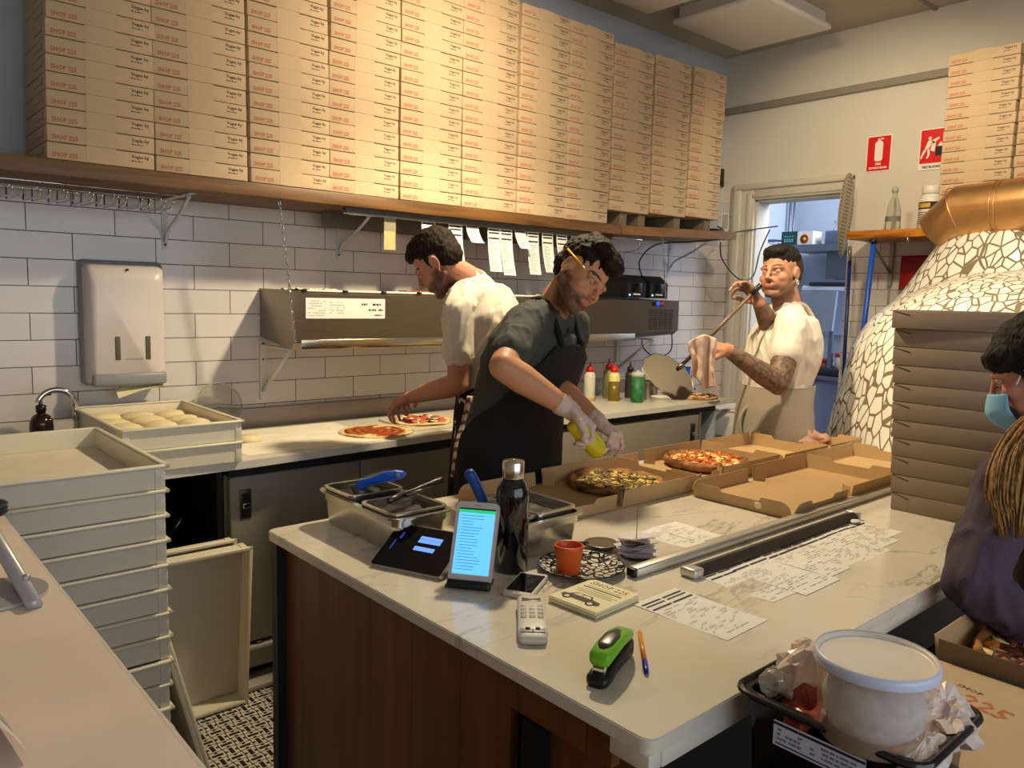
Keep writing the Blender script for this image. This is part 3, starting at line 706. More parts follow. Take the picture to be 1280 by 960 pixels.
# ticket rail and tickets ---------------------------------------------------------
t = thing('ticket_rail', 'stainless ticket rail fixed under the front of the long shelf', 'ticket rail', (1.9, -.34, 1.85))
obj('channel', MB().bx(.95, 2.62, -.37, -.335, 1.846, 1.859, bev=.002).bx(.95, 2.62, -.372, -.368, 1.832, 1.859, 0), [dark_steel], t, world=True)
obj('roller_bar', MB().cyl((.95, -.352, 1.838), (2.62, -.352, 1.838), .006, mi=0), [chrome], t, world=True)
obj('back_plate', MB().bx(.97, 2.62, -.12, -.118, 1.79, 1.858), [mat('grey_brown_plate', (104,96,84), .6)], t, world=True)  # dull grey-brown strip hung behind the rail
t = thing('steel_bar_fixture', 'short steel bar fixture below the shelf, above the curly-haired cook', 'light bar', (2.65, -.35, 1.83))  # plain shiny steel rod with a wire, not a lamp
obj('bar', MB().bx(2.42, 2.88, -.372, -.335, 1.842, 1.852, bev=.003), [chrome], t, world=True)
m = MB(); m.tube(smooth_path([(2.42,-.35,1.845), (2.40,-.35,1.80), (2.46,-.35,1.775), (2.7,-.35,1.77), (2.86,-.35,1.79), (2.88,-.35,1.842)], 6), .0035, 8); obj('wire_guard', m, [steel], t, world=True)
tk = [(533,.076,.13,0),(567,.08,.22,1),(588,.076,.09,0),(615,.078,.22,1),(630.5,.078,.235,1),(648,.076,.10,0),(664,.078,.225,1),(682,.078,.21,1),(700,.078,.20,1),(718,.076,.14,1)]
place = ['leftmost, short and plain', 'long, directly behind the white-shirted cook\'s head', 'short, just right of that cook\'s head', 'long, left one of the joined pair', 'longest, right one of the joined pair', 'short and curled, between the long ones', 'long, third from the right end', 'long, second from the right end', 'long, above the pencil', 'rightmost, above the curly hair']
for i, (px, w_, L_, bars) in enumerate(tk):
    x = {0:(1.381,-0.34,1.842),1:(1.536,-0.34,1.854),2:(1.636,-0.34,1.862),3:(1.771,-0.34,1.854),4:(1.851,-0.34,1.852),5:(1.945,-0.34,1.847),6:(2.032,-0.34,1.854),7:(2.134,-0.34,1.853),8:(2.239,-0.34,1.848),9:(2.348,-0.34,1.847)}[i][0]
    m = MB(); curl = .03+.01*(i % 3)
    def sh(u, v, off=0): return (w_*(u-.5)+.0, -curl*v*v-off, -L_*v)
    m.grid(lambda u, v: sh(u, v), 4, 12); m.grid(lambda u, v: sh(1-u, v, -.0006), 4, 12)
    def strip(v0, v1, u0=.08, u1=.92, mi=1):
        m.add([sh(u0, v0, .0004), sh(u0, v1, .0004), sh(u1, v1, .0004), sh(u1, v0, .0004)], [(0,1,2,3)], mi)
    if bars:
        for v0 in (.10, .20, .38): strip(v0*.11/L_*1.3, (v0*.11+.006)/L_*1.3)
    elif i == 5: strip(.1, .17)
    else: strip(.10, .16)
    q = random.Random(i)
    for k in range(int(L_/.009)-6 if bars else 5):
        v0 = (.075+.0085*k)/L_ if bars else .35+.11*k
        if v0 < .97: strip(v0, min(v0+.0035/L_, .99), .12, q.uniform(.4,.9), 2)
    obj('order_ticket', m, [paper, ink, ink_light], loc=(x, -.355, 1.842), label='white order ticket on the rail, '+place[i], cat='ticket', group='order tickets hanging from the rail')
# laminated yellow tag at the left end
x, y, z = (1.179,-0.34,1.87)
t = thing('clear_tag_holder', 'clear holder with a yellow tag hanging from the left of the ticket rail', 'tag', (x, -.35, 1.845))
obj('sleeve', MB().bx(-.03, .03, -.002, .002, -.15, 0, bev=.001), [mat('clear_sleeve', (236,226,190), .1, trans=.6, alpha=.55)], t); obj('card', wobble(MB().bx(-.027, .027, .003, .004, -.148, -.07), .001, 20), [mat('yellow_tag', (222,200,110), .6)], t)

# wire glass rack under the left of the shelf --------------------------------------
t = thing('wire_glass_rack', 'empty chrome wire hanging rack below the left end of the shelf', 'rack', (0, -.2, 1.84))
m = MB(); m.tube([(-.62,-.06,1.846), (.30,-.06,1.846)], .0028, 6).tube([(-.62,-.30,1.846), (.30,-.30,1.846)], .0028, 6)
obj('rails', m, [chrome], t, world=True)
for i in range(11):
    x = -.56+.079*i
    m = MB(); m.tube([(x,-.06,1.846), (x,-.06,1.80), (x,-.33,1.795), (x,-.352,1.818)], .0034, 6).tube([(x+.028,-.06,1.846), (x+.028,-.06,1.80), (x+.028,-.33,1.795), (x+.028,-.352,1.818)], .0034, 6).tube([(x,-.30,1.846),(x,-.30,1.808)], .0022, 6)
    obj('hanger', m, [chrome], t, world=True)

# ================================================================ things on the prep counter
def squeeze(loc, h, rgb, fill, cap, label, r=.034, body_alpha=None):
    t = thing('squeeze_bottle', label, 'squeeze bottle', loc, group='squeeze bottles on the worktop')
    obj('bottle', MB().lathe([(r*.92,0),(r,.004),(r,h*.62),(r*.93,h*.68),(r*.55,h*.76)], 24), [mat('bottle_'+str(rgb), rgb, .3, sss=.0)], t)
    if fill: obj('contents', MB().lathe([(r*.93,.003),(r*1.01,.006),(r*1.01,h*fill[0])], 24), [mat('fill_'+str(fill[1]), fill[1], .25)], t, label='fill level seen through the bottle')
    obj('nozzle_cap', MB().lathe([(r*.66,h*.74),(r*.66,h*.82),(r*.5,h*.86),(r*.2,h*.9),(r*.12,h)], 20), [mat('cap_'+str(cap), cap, .35)], t)
squeeze((2.66,-.20,.9), .235, (206,204,186), (.10,(190,150,60)), (196,20,24), 'squeeze bottle of pale sauce with red cap beside the brown jar')
squeeze((2.86,-.17,.9), .24, (128,126,84), None, (190,20,24), 'dark green squeeze bottle with red cap behind the oil bottle')
squeeze((2.775,-.29,.9), .235, (230,218,150), (.52,(112,96,30)), (204,26,28), 'squeeze bottle half full of olive oil with red cap')
squeeze((3.0,-.22,.9), .22, (60,58,54), None, (26,26,28), 'dark bottle with black cap behind the green tub', r=.03)
squeeze((3.42,-.13,.9), .25, (226,222,214), None, (216,24,28), 'white bottle with red nozzle standing at the back by the peel')
t = thing('sauce_jar', 'brown sauce jar behind the gloved hands', 'jar', (2.52,-.13,.9))
obj('jar', MB().lathe([(.05,0),(.055,.005),(.055,.10),(.05,.115)], 24), [mat('brown_sauce', (96,44,22), .25)], t); obj('lid', MB().lathe([(.053,.113),(.053,.128),(0,.129)], 24), [mat('jar_lid', (180,170,150), .4)], t)
obj('ladle', MB().tube([(2.52,-.12,1.0),(2.56,-.10,1.14)], .006, 8), [dark_steel], label='metal ladle handle sticking up behind the brown jar', cat='ladle')
g_ = mat('herb_green', (46,110,60), .5, nscale=30, namt=.5)
t = thing('herb_canister', 'tall green patterned canister with clear lid beside the steel pots', 'canister', (2.875,-.385,.9))
obj('canister', MB().lathe([(.036,0),(.038,.003),(.038,.155)], 24), [g_], t); obj('lid', MB().lathe([(.04,.152),(.04,.172),(.03,.18),(.01,.182),(.008,.19),(0,.191)], 24), [mat('clear_lid', (206,214,200), .2, alpha=.8)], t)
# steel pots
def pot(name, loc, r, h, label, cat='pot', mats=None):
    m = MB().lathe([(0,0),(r*.9,0),(r*.95,.004),(r,h),(r*1.04,h),(r*1.04,h+.003),(r*.95,h+.003),(r*.9,.006),(0,.006)], 28)
    return obj(name, m, [mats or steel], loc=loc, label=label, cat=cat)
pot('steel_pot', (3.07,-.30,.9), .065, .105, 'round steel pot under the slotted skimmer')
pot('shallow_bowl', (3.02,-.45,.9), .06, .03, 'small white bowl in front of the steel pot', 'bowl', white_plastic)
pot('steel_bowl', (3.22,-.42,.9), .085, .045, 'wide steel bowl beneath the pizza peel blade', 'bowl')
t = thing('slotted_skimmer', 'round slotted skimmer resting in the steel pot', 'skimmer', (3.07,-.30,1.0))
ctr = V((3.219,-0.34,1.035)); X = frame((-.55,-.8,.25)); m = MB()
m.tube([ctr+X @ V((.062*cos(a*pi/14), .062*sin(a*pi/14), 0)) for a in range(28)], .004, 6, closed=True)
for i in range(-4, 5):
    q = i*.0135; w_ = sqrt(max(.0, .062**2-q*q)); m.box((0,0,0), (w_*2, .0065, .002), 0, T(ctr, X) @ T((0, q, 0)))
obj('slotted_head', m, [steel], t, world=True); obj('handle', MB().tube([ctr+V((0,0,-.06)), (3.08,-.30,.96), (3.09,-.28,.92)], .005, 8), [steel], t, world=True)
# pizza on wooden paddle at the counter end
def pizza(name, loc, R_, label, cols, crust, n=160, seed=0, rz=0, thick=.012, group=None, spiral=False, bits=(.008,.018), parent_name='pizza'):
    t = thing(name, label, 'pizza', loc, rz, group)
    q = random.Random(seed)
    m = MB().lathe([(0,0),(R_*.93,0),(R_,thick*.45),(R_*1.0,thick*.9),(R_*.95,thick*1.35),(R_*.88,thick*.9),(R_*.8,thick*.75),(0,thick*.75)], 56)
    m = wobble(m, R_*.05, 1.6/R_, seed); m = wobble(m, R_*.02, 7/R_, seed+3)
    o = obj('crust', m, [vmat('baked_crust', .7, bump=.2, bscale=120, nscale=120, namt=.15)], t)
    a_, b_ = V(_lin(crust[0])[:3]), V(_lin(crust[1])[:3])
    paint(o, lambda c: a_.lerp(b_, max(0, min(1, .5+1.3*noise.noise(V(c)*38+V((seed,0,0)))))))
    m = MB()
    def z_(x, y): return thick*.78+.004*noise.noise(V((x*30, y*30, seed)))
    NR = 30 if spiral else 9; rr_ = [R_*.86*(i/NR) for i in range(NR+1)]; vs = [(0,0,z_(0,0)+.001)]; fs = []
    for i in range(1, NR+1):
        for k in range(48):
            a = 2*pi*k/48; s = 1+.05*noise.noise(V((cos(a)*2, sin(a)*2, seed))); vs.append((rr_[i]*s*cos(a), rr_[i]*s*sin(a), z_(rr_[i]*cos(a), rr_[i]*sin(a))+.0012-(.004 if i == NR else 0)))
    for k in range(48): fs.append((0, 1+k, 1+(k+1) % 48))
    for i in range(NR-1):
        for k in range(48): fs.append((1+i*48+k, 1+(i+1)*48+k, 1+(i+1)*48+(k+1) % 48, 1+i*48+(k+1) % 48))
    m.add(vs, fs, 0, True); o = obj('sauce', m, [vmat('sauce_layer', .38, namt=.12, nscale=90)], t)
    s0, s1 = V(_lin(cols[0])[:3]), V(_lin(cols[1])[:3])
    if spiral:
        paint(o, lambda c: s0.lerp(s1, .5+.5*sin(2*pi*(sqrt(c.x**2+c.y**2)/(R_*.21)+math.atan2(c.y, c.x)/(2*pi)))+.2*noise.noise(V(c)*60)))
    else: paint(o, lambda c: s0.lerp(s1, max(0, min(1, .5+1.4*noise.noise(V(c)*55)))))
    if n:
        groups = cols[2:]; per = n//len(groups)
        for gi, (nm, rgb, shape) in enumerate(groups):
            m = MB()
            for k in range(per):
                rr2 = R_*.82*sqrt(q.random()); a = q.random()*2*pi; x, y = rr2*cos(a), rr2*sin(a); s = q.uniform(*bits); z = z_(x, y)+.002
                if shape == 'disc': m.lathe([(0,0),(s,0),(s,.002),(0,.003)], 10, M=T((x,y,z+q.random()*.004), RZ(q.uniform(0,360)) @ RX(q.uniform(-18,18))))
                elif shape == 'strip': m.tube([(x-s*cos(a*3), y-s*sin(a*3), z), (x, y+s*.4, z+s*.45), (x+s*cos(a*3), y+s*sin(a*3), z)], s*.2, 5)
                elif shape == 'leaf': m.add([(x-s,y,z+.003), (x,y-s*.45,z+.008), (x+s,y,z+.004), (x,y+s*.45,z+.009)], [(0,1,2,3)], 0, True)
                else: m.ball((x,y,z+s*.15), (s, s*q.uniform(.5,.9), s*.35), 0, 7, 5, R=RZ(q.uniform(0,180)) @ RX(q.uniform(-15,15)))
            obj(nm, m, [mat('topping_'+nm+str(rgb), rgb, .5, nscale=80, namt=.25)], t, kind='stuff')
    return t
raw = ((232,214,160), (214,180,110))
pizza('raw_pizza', (1.065,-.425,.9015), .158, 'raw pizza base spread with a spiral of tomato sauce', [(206,104,40), (104,26,10)], raw, 0, 1, spiral=True, thick=.007)
obj('peel_board', MB().prism([(-.19,-.17),(.15,-.20),(.26,-.12),(.26,.14),(.12,.19),(-.16,.17)], 0, .008), [mat('pale_board', (206,194,168), .6, nscale=6, namt=.05)], loc=(1.40,-.335,.901), label='pale board under the pizza being topped', cat='board')
pizza('raw_pizza', (1.37,-.335,.9095), .14, 'raw pizza being topped with salami and leaves by the cook at the wall', [(190,60,26), (120,26,12), ('salami', (96,26,22), 'disc'), ('basil', (60,34,28), 'leaf'), ('ham', (206,104,74), 'blob'), ('cheese', (240,226,180), 'blob')], raw, 90, 2, thick=.009, bits=(.012,.024))
obj('dough_offcut', wobble(MB().ball((0,0,.015), (.028,.02,.015)), .004, 40), [mat('lime_cut', (226,220,140), .5)], loc=(1.545,-.40,.901), label='pale offcut beside the pizza being topped', cat='offcut')
# far pizza on paddle
m = MB().lathe([(0,0),(.145,0),(.15,.003),(.145,.006),(0,.006)], 40); m.bx(.14, .30, -.018, .018, 0, .006)
o = obj('serving_paddle', m, [mat('pale_paddle', (196,186,160), .5)], loc=(3.33,-.475,.9), rz=radians(-32), label='round paddle with a short handle at the doorway end of the worktop', cat='paddle')
pizza('pizza', (3.33,-.475,.9075), .135, 'baked pizza with greens on the paddle at the doorway end', [(226,206,140), (190,150,80), ('olive', (50,44,34), 'disc'), ('greens', (70,86,40), 'leaf'), ('tomato', (190,60,34), 'blob'), ('cheese', (238,224,176), 'blob')], ((206,160,90),(120,70,30)), 80, 5, thick=.014, bits=(.012,.022))
# blue jug-shaped dispenser
t = thing('blue_bag', 'bright blue folded plastic bag slumped behind the far pizza', 'bag', (3.52,-.22,.9))
m = MB(); m.loft([(V((-.17,0,.012)), V((.02,0,0)), V((0,.03,0))), (V((-.10,0,.03)), V((0,0,.03)), V((0,.05,0))), (V((-.03,0,.065)), V((-.02,0,.06)), V((0,.055,0))), (V((.03,0,.11)), V((-.035,0,.065)), V((0,.05,0))), (V((.055,0,.17)), V((-.06,0,.012)), V((0,.045,0)))], 18)
m.loft([(V((.01,0,.07)), V((0,0,.03)), V((0,.03,0))), (V((.09,0,.03)), V((0,0,.026)), V((0,.035,0))), (V((.14,0,.016)), V((0,0,.012)), V((0,.03,0)))], 12)
b_ = blobmesh(wobble(m, .006, 12), .006, 3); obj('bag', b_, [blue_plastic], t)
obj('rim', MB().tube([V((.05,0,.178))+V((.062*cos(a*pi/10), .046*sin(a*pi/10), .004*cos(a*pi/5))) for a in range(20)], .005, 6, closed=True), [mat('pale_rim', (206,214,226), .3)], t)
# stacked white buckets beyond the counter end
for i, (lab) in enumerate(('lower white crate in the stack beside the worktop end', 'upper white crate in the stack beside the worktop end')):
    t = thing('storage_crate', lab, 'crate', (3.74,-.50, .44+.2*i if i else .44), group='white crates by the doorway')
    m = MB().bx(-.15,.15,-.11,.11,0,.17,bev=.012).bx(-.155,.155,-.115,.115,.165,.185,bev=.006).bx(-.11,.11,-.112,-.108,.05,.12,1); obj('tub', m, [white_plastic, mat('crate_front_panel', (206,204,196), .5)], t)  # slightly greyer panel on the crate front
obj('crate_stand', MB().bx(-.16,.16,-.12,.12,.40,.438).bx(-.15,-.13,-.11,.11,0,.4).bx(.13,.15,-.11,.11,0,.4), [dark_steel], loc=(3.74,-.50,0), label='dark low stand holding the two white crates', cat='stand')

# ================================================================ the marble-topped island
IX0, IX1, IY0, IY1, TZ = .09, 2.50, -1.49, -2.728, .9
t = thing('island_counter', 'island counter with white marble top and timber-veneer end', 'counter', (1.35, -2.1, 0))
def rrect(x0, x1, y0, y1, r, n=6): return rr_poly(x0, x1, y0, y1, r, n)
m = MB(); m.prism(rrect(IX0, IX1, IY1, IY0, .022), TZ-.023, TZ-.002, 0, sm=True); m.prism(rrect(IX0+.002, IX1-.002, IY1+.002, IY0-.002, .021), TZ-.002, TZ, 0, sm=True)
m.bx(IX0+.03, IX1-.02, IY1+.001, IY1+.03, TZ-.05, TZ-.0232, 0, bev=.003).bx(IX0+.0015, IX0+.03, IY1+.002, IY1+.075, TZ-.05, TZ-.0232, 0, bev=.003)
obj('top', m, [marble], t, world=True, auto=30)
obj('end_panel', MB().bx(.125, .145, -1.52, -2.40, .0, TZ-.023).bx(.125, .145, -2.40, -2.63, .80, TZ-.023), [veneer], t, world=True, label='brown timber-veneer end panel')
obj('recessed_panel', MB().bx(.17, .185, -2.40, -2.66, 0, .86), [veneer], t, world=True)
obj('back_panel', MB().bx(.14, 2.46, -1.53, -1.55, 0, TZ-.023), [dark_under], t, world=True)
obj('void_shade_panel', MB().bx(.19, 2.46, -2.50, -2.52, 0, TZ-.023).bx(2.58, 2.46, -1.55, -2.5, 0, TZ-.023), [dark_under], t, world=True)  # dark sheets added in place of the shaded void under the top
obj('post', MB().bx(.10, .125, -1.5, -1.53, 0, TZ-.023), [dark_under], t, world=True)
obj('post', MB().bx(.115, .15, -2.44, -2.475, 0, .80), [mat('dark_green_steel', (8,9,9), .5)], t, world=True)
obj('rail', MB().bx(.15, 2.46, -2.62, -2.66, .83, TZ-.0235), [mat('red_brown_rail', (70,24,14), .5)], t, world=True)

# open pizza boxes -----------------------------------------------------------------
def flap(m, p0, p1, h, out, mi=0, round0=0, round1=0, notch=False):
    """one low cardboard wall from p0 to p1, leaning outward; optional rounded upper corners"""
    p0, p1 = V(p0), V(p1); d = (p1-p0); L = d.length; d.normalize(); up = V((out[0], out[1], 0))*.16+V((0,0,1)); nrm = d.cross(V((0,0,1)))*.0022
    prof = [(0, 0)]
    n = 5
    if round0: prof += [(round0*(1-cos(pi/2*k/n)), h-round0+round0*sin(pi/2*k/n)) for k in range(n+1)]
    else: prof.append((0, h))
    if notch: prof += [(L*.28, h), (L*.31, h*.72), (L*.69, h*.72), (L*.72, h)]
    if round1: prof += [(L-round1+round1*sin(pi/2*k/n), h-round1+round1*cos(pi/2*k/n)) for k in range(n+1)]
    else: prof.append((L, h))
    prof.append((L, 0)); k = len(prof)
    vs = [p0+d*a+up*b for a, b in prof]; vs2 = [v+nrm for v in vs]
    m.add(vs+vs2, [tuple(range(k))[::-1], tuple(range(k, 2*k))]+[(i, (i+1) % k, k+(i+1) % k, k+i) for i in range(k)], mi)
def open_box(loc, rz, label, lid=True, L=.35, W=.335, h=.052, lh=.045, lidL=None):
    t = thing('open_pizza_box', label, 'pizza box', loc, rz, 'open kraft pizza boxes on the island'); w = W/2
    m = MB().bx(0, L, -w, w, 0, .003)
    flap(m, (L,-w,.002), (L,w,.002), h, (1,0), notch=True); flap(m, (0,w,.002), (L,w,.002), h, (0,1)); flap(m, (0,-w,.002), (L,-w,.002), h, (0,-1))
    for s in (-1, 1): flap(m, (.0, s*w*.99, .002), (.02, s*(w-.035), .002), h*.85, (0,0))
    obj('tray', m, [kraft_in], t)
    if lid:
        q = lidL or L-.01
        m = MB().bx(-q, 0, -w, w, .0005, .0035)
        flap(m, (-q,-w+.004,.002), (-q,w-.004,.002), lh, (-1,0), round0=.03, round1=.03, notch=True); flap(m, (-q,w,.002), (-.03,w,.002), lh, (0,1), round0=.035); flap(m, (-q,-w,.002), (-.03,-w,.002), lh, (0,-1), round0=.035, notch=True)
        obj('lid', m, [kraft_in], t)
        # vent hole plug
        m = MB().cyl((-q-.0045,-.06,.022), (-q-.0015,-.06,.022), .012, seg=14); obj('vent_hole', m, [mat('pale_card_hole', (232,214,176), .8)], t)
    return t
open_box((.99,-1.73,TZ+.001), 0, 'open pizza box holding the olive-green topped pizza under the gloved hands')
open_box((1.525,-1.71,TZ+.001), 0, 'open pizza box holding the pizza with shredded orange topping', lid=True, lidL=.17)
open_box((1.895,-1.72,TZ+.001), 0, 'empty open pizza box behind the shredded-topping pizza, its near end', lid=False, L=.32)
open_box((2.225,-1.725,TZ+.001), 0, 'farthest empty open pizza box, at the oven end of the island', lid=False, L=.27)
open_box((1.62,-2.105,TZ+.001), 0, 'large empty open pizza box in the middle, nearest the metal rail')
open_box((1.99,-2.10,TZ+.001), 0, 'empty open pizza box half hidden by the tall box stack', lid=False, L=.36)
burnt = ((178,120,62),(52,28,16))
pizza('pizza', (1.165,-1.725,TZ+.006), .155, 'green-topped pizza being dressed by the cook in the black apron', [(150,120,50),(196,160,74),('zucchini', (134,126,58), 'strip'),('onion', (196,178,106), 'strip'),('capsicum', (112,96,44), 'blob'),('anchovy', (96,64,40), 'leaf'),('cheese', (222,190,110), 'blob')], burnt, 220, 8, thick=.02, bits=(.008,.017))
pizza('pizza', (1.685,-1.705,TZ+.006), .155, 'pizza with melted cheese and shredded orange topping in an open box', [(238,196,104),(222,150,70),('sweet_potato', (224,150,50), 'strip'),('carrot_shreds', (206,112,34), 'strip'),('cheese', (246,222,150), 'blob'),('crisps', (196,124,46), 'leaf'),('tomato', (200,80,44), 'blob')], burnt, 300, 9, thick=.024, bits=(.009,.020))

# stack of closed boxes at the right end
for i in range(11):
    nm = 'Bottom' if i == 0 else ('Topmost' if i == 10 else ORD[i].capitalize())
    if i == 0: PL = MB(); 
    if i == 0:
        w = .165; PL.bx(-w, w, 0, .33, 0, .0515, 0, bev=.0015)
        PL.add([(-w+.002,-.0006,.05), (-w+.05,-.0006,.037), (-w+.05,-.0006,.040), (-w+.002,-.0006,.0515)], [(0,1,2,3)], 1)
        PL.add([(w-.085,-.0006,.006), (w-.02,-.0006,.022), (w-.02,-.0006,.0235), (w-.085,-.0006,.0075)], [(0,1,2,3)], 2); PL.bx(w-.02, w-.018, -.0006, .0, .02, .04, 1)
        PL.bx(-w*.98, w*.98, .002, .326, .0515, .0535, 0); PLAIN = PL.mesh('pizza_box', [mat('kraft_card_shaded', (148,130,114), .82, nscale=14, namt=.03), mat('card_slot', (74,52,32), .9), mat('card_crease', (126,106,88), .85)])  # greyer, darker kraft: the shade on this stack is put into its colour
    pizza_box((1.645-(.0 if i != 10 else .006), -2.550+.0032*i+.001*(i % 3), TZ+.001+.0539*i), -pi/2+(.03 if i == 10 else .004*((i*7) % 3-1)), f"{nm} plain pizza box{' up' if 0 < i < 10 else ''} in the tall stack on the island", 'closed boxes stacked on the island', PLAIN)

# metal rails and paper tickets ------------------------------------------------------
alu = mat('anodised_aluminium', (206,202,190), .3, .6)
t = thing('aluminium_bar', 'long pale aluminium bar lying across the island', 'bar', (1.3, -2.29, TZ))
obj('profile', MB().bx(.575, 2.0, -2.303, -2.275, TZ+.001, TZ+.022, bev=.004), [alu], t, world=True)
obj('end_cap', MB().bx(.566, .576, -2.3, -2.277, TZ+.002, TZ+.021, bev=.002), [black_plastic], t, world=True)
t = thing('ticket_holder', 'short dark ticket holder clamping the row of order tickets', 'ticket holder', (1.05, -2.36, TZ))
m = MB(); pr = [(-2.385,.001), (-2.348,.001), (-2.350,.016), (-2.368,.021), (-2.385,.008)]
vs = [(x, y, TZ+z) for x in (.70, 1.44) for y, z in pr]; m.add(vs, [(0,1,2,3,4)[::-1], (5,6,7,8,9)]+[(i, (i+1) % 5, 5+(i+1) % 5, 5+i) for i in range(5)], 0)
obj('profile', m, [mat('holder_dark', (66,60,54), .35, .5)], t, world=True, fix=True)
obj('end_cap', MB().bx(.665, .70, -2.387, -2.346, TZ+.001, TZ+.0215, bev=.004), [alu], t, world=True); obj('end_cap', MB().bx(1.44, 1.452, -2.387, -2.346, TZ+.001, TZ+.0215, bev=.003), [alu], t, world=True)
def ticket(x, y, w_, L_, rz, label, group, seed=0, heads=True, z=TZ+.0006, curl=.0):
    m = MB(); m.grid(lambda u, v: (w_*u, -L_*v, curl*(v**2)+.0006*sin(v*6+seed)), 4, 10)
    q = random.Random(seed)
    def st(x0, x1, y0, y1, mi): m.add([(x0, -y1, curl*(y1/L_)**2+.0014), (x1, -y1, curl*(y1/L_)**2+.0014), (x1, -y0, .0014), (x0, -y0, .0014)], [(0,1,2,3)], mi)
    if heads:
        st(.006, w_*.46, .016, .021, 1); st(w_*.52, w_-.006, .016, .021, 1); st(.006, w_*.46, .028, .032, 1); st(w_*.52, w_-.006, .028, .032, 1); st(.006, w_*.46, .044, .049, 1); st(w_*.5, w_-.006, .044, .049, 1)
    yy = .06 if heads else .012
    while yy < L_-.012:
        xx = .008
        while xx < w_-.02:
            l_ = q.uniform(.006, .03)
            if q.random() < .45: st(xx, min(xx+l_, w_-.008), yy, yy+.0016, 2)
            xx += l_+.006
        yy += .0085
    return obj('order_ticket', m, [paper, ink, ink_light], loc=(x, y, z), rz=rz, label=label, cat='ticket', group=group)
ticket(.452, -2.392, .142, .215, radians(1.5), 'large white order ticket lying alone beside the small cream cards', 'order tickets on the island', 1)
lab = ['first ticket under the dark holder, nearest the camera end', 'second ticket under the holder, beside the first', 'third ticket under the holder', 'fourth, middle ticket under the holder', 'fifth ticket under the holder', 'sixth ticket under the holder, marked with a dark dot', 'last ticket under the holder, at its far end by the box stack']
for i, (x, y, w_, L_) in enumerate(((.69,-2.362,.105,.20),(.775,-2.36,.155,.225),(.925,-2.362,.10,.20),(1.015,-2.36,.11,.19),(1.10,-2.362,.14,.20),(1.21,-2.36,.13,.18),(1.32,-2.362,.11,.15))):
    ticket(x, y, w_, L_, radians(.6*((i*5) % 3-1)), lab[i], 'order tickets on the island', 20+i, z=TZ+.0004+.0004*(i % 3))
obj('ticket_clip', wobble(MB().ball((0,0,.006), (.02,.012,.005)), .002, 60), [paper], loc=(1.40,-2.395,TZ+.001), label='crumpled bit of white paper at the far end of the ticket holder', cat='paper scrap')
ticket(.905, -2.075, .10, .155, radians(-3), 'white ticket between the long bar and the open box, the back one', 'order tickets on the island', 31, heads=False, z=TZ+.0012)
ticket(.825, -2.085, .085, .16, radians(4), 'white ticket beside the receipt spike, partly under another ticket', 'order tickets on the island', 32, heads=False)

pan_steel = mat('pan_steel', (206,202,190), .24, 1, nscale=40, namt=.05)
# gastronorm pans ---------------------------------------------------------------------
def gn(x0, x1, y0, y1, z0, h, rim=.012, taper=.012, r=.025):
    m = MB(); secs = []
    for z, o in ((z0, -taper), (z0+h*.75, -taper*.35), (z0+h*.76, 0), (z0+h-.002, 0), (z0+h-.002, rim), (z0+h+.002, rim), (z0+h+.002, -.002), (z0+h*.74, -.003), (z0+h*.73, -taper*.35-.003), (z0+.004, -taper-.002)):
        secs.append([(x, y, z) for x, y in rr_poly(x0-o, x1+o, y0-o, y1+o, r+max(o,-.01), 5)])
    n = len(secs[0]); vs = sum(secs, [])
    fs = [(i*n+k, i*n+(k+1) % n, (i+1)*n+(k+1) % n, (i+1)*n+k) for i in range(len(secs)-1) for k in range(n)]+[tuple(range(n))[::-1], tuple((len(secs)-1)*n+k for k in range(n))]
    return m.add(vs, fs, 0, True)
spicy = mat('dark_pan_contents', (44,34,30), .5, nscale=70, namt=.5, bump=.4, bscale=90)
t = thing('steel_gastronorm_pan', 'large steel pan at the corner of the island, holding two smaller pans', 'pan', (.32,-1.69,TZ))
obj('pan', gn(.232, .388, -1.872, -1.512, TZ+.001, .088), [pan_steel], t, world=True, auto=40)
def small_pan(x0, x1, y0, y1, z0, h, label, rot=0):
    t = thing('small_steel_pan', label, 'pan', ((x0+x1)/2, (y0+y1)/2, z0), rot, 'small inset pans on the island')
    a, b = (x1-x0)/2, (y1-y0)/2
    obj('pan', gn(-a, a, -b, b, 0, h, r=.016, rim=.008, taper=.008), [pan_steel], t, auto=40)
    m = MB(); m.grid(lambda u, v: (-a+.006+(2*a-.012)*u, -b+.006+(2*b-.012)*v, h*.72+.006*noise.noise(V((u*5+x0*9, v*5, 1)))), 12, 12); obj('contents', m, [spicy], t)
    return t
small_pan(.237, .385, -1.665, -1.525, TZ+.034, .066, 'small pan in the corner pan with the blue scoop')
small_pan(.237, .385, -1.855, -1.715, TZ+.030, .066, 'small pan in the corner pan with the dark tongs')
t = thing('blue_scoop', 'blue-handled scoop with a hanging hole lying in the back small pan', 'scoop', (.40,-1.60,1.0))
pts = [V((0.287,-1.59,1.008)), V((0.3,-1.603,0.996)), V((0.323,-1.621,1.01)), V((0.358,-1.638,1.016)), V((0.393,-1.642,1.019)), V((0.412,-1.644,1.027)), V((0.408,-1.638,1.038)), V((0.387,-1.632,1.043)), V((0.352,-1.629,1.041)), V((0.323,-1.618,1.03)), V((0.299,-1.598,1.021))]
nb = V((.66,.745,-.1))*.022; k = len(pts); m = MB(); m.add([p-nb*.5 for p in pts]+[p+nb*.5 for p in pts], [tuple(range(k))[::-1], tuple(range(k, 2*k))]+[(i, (i+1) % k, k+(i+1) % k, k+i) for i in range(k)], 0)
o = obj('handle', m, [blue_plastic], t, world=True, fix=True); md = o.modifiers.new('b', 'BEVEL'); md.width = .004; md.segments = 3
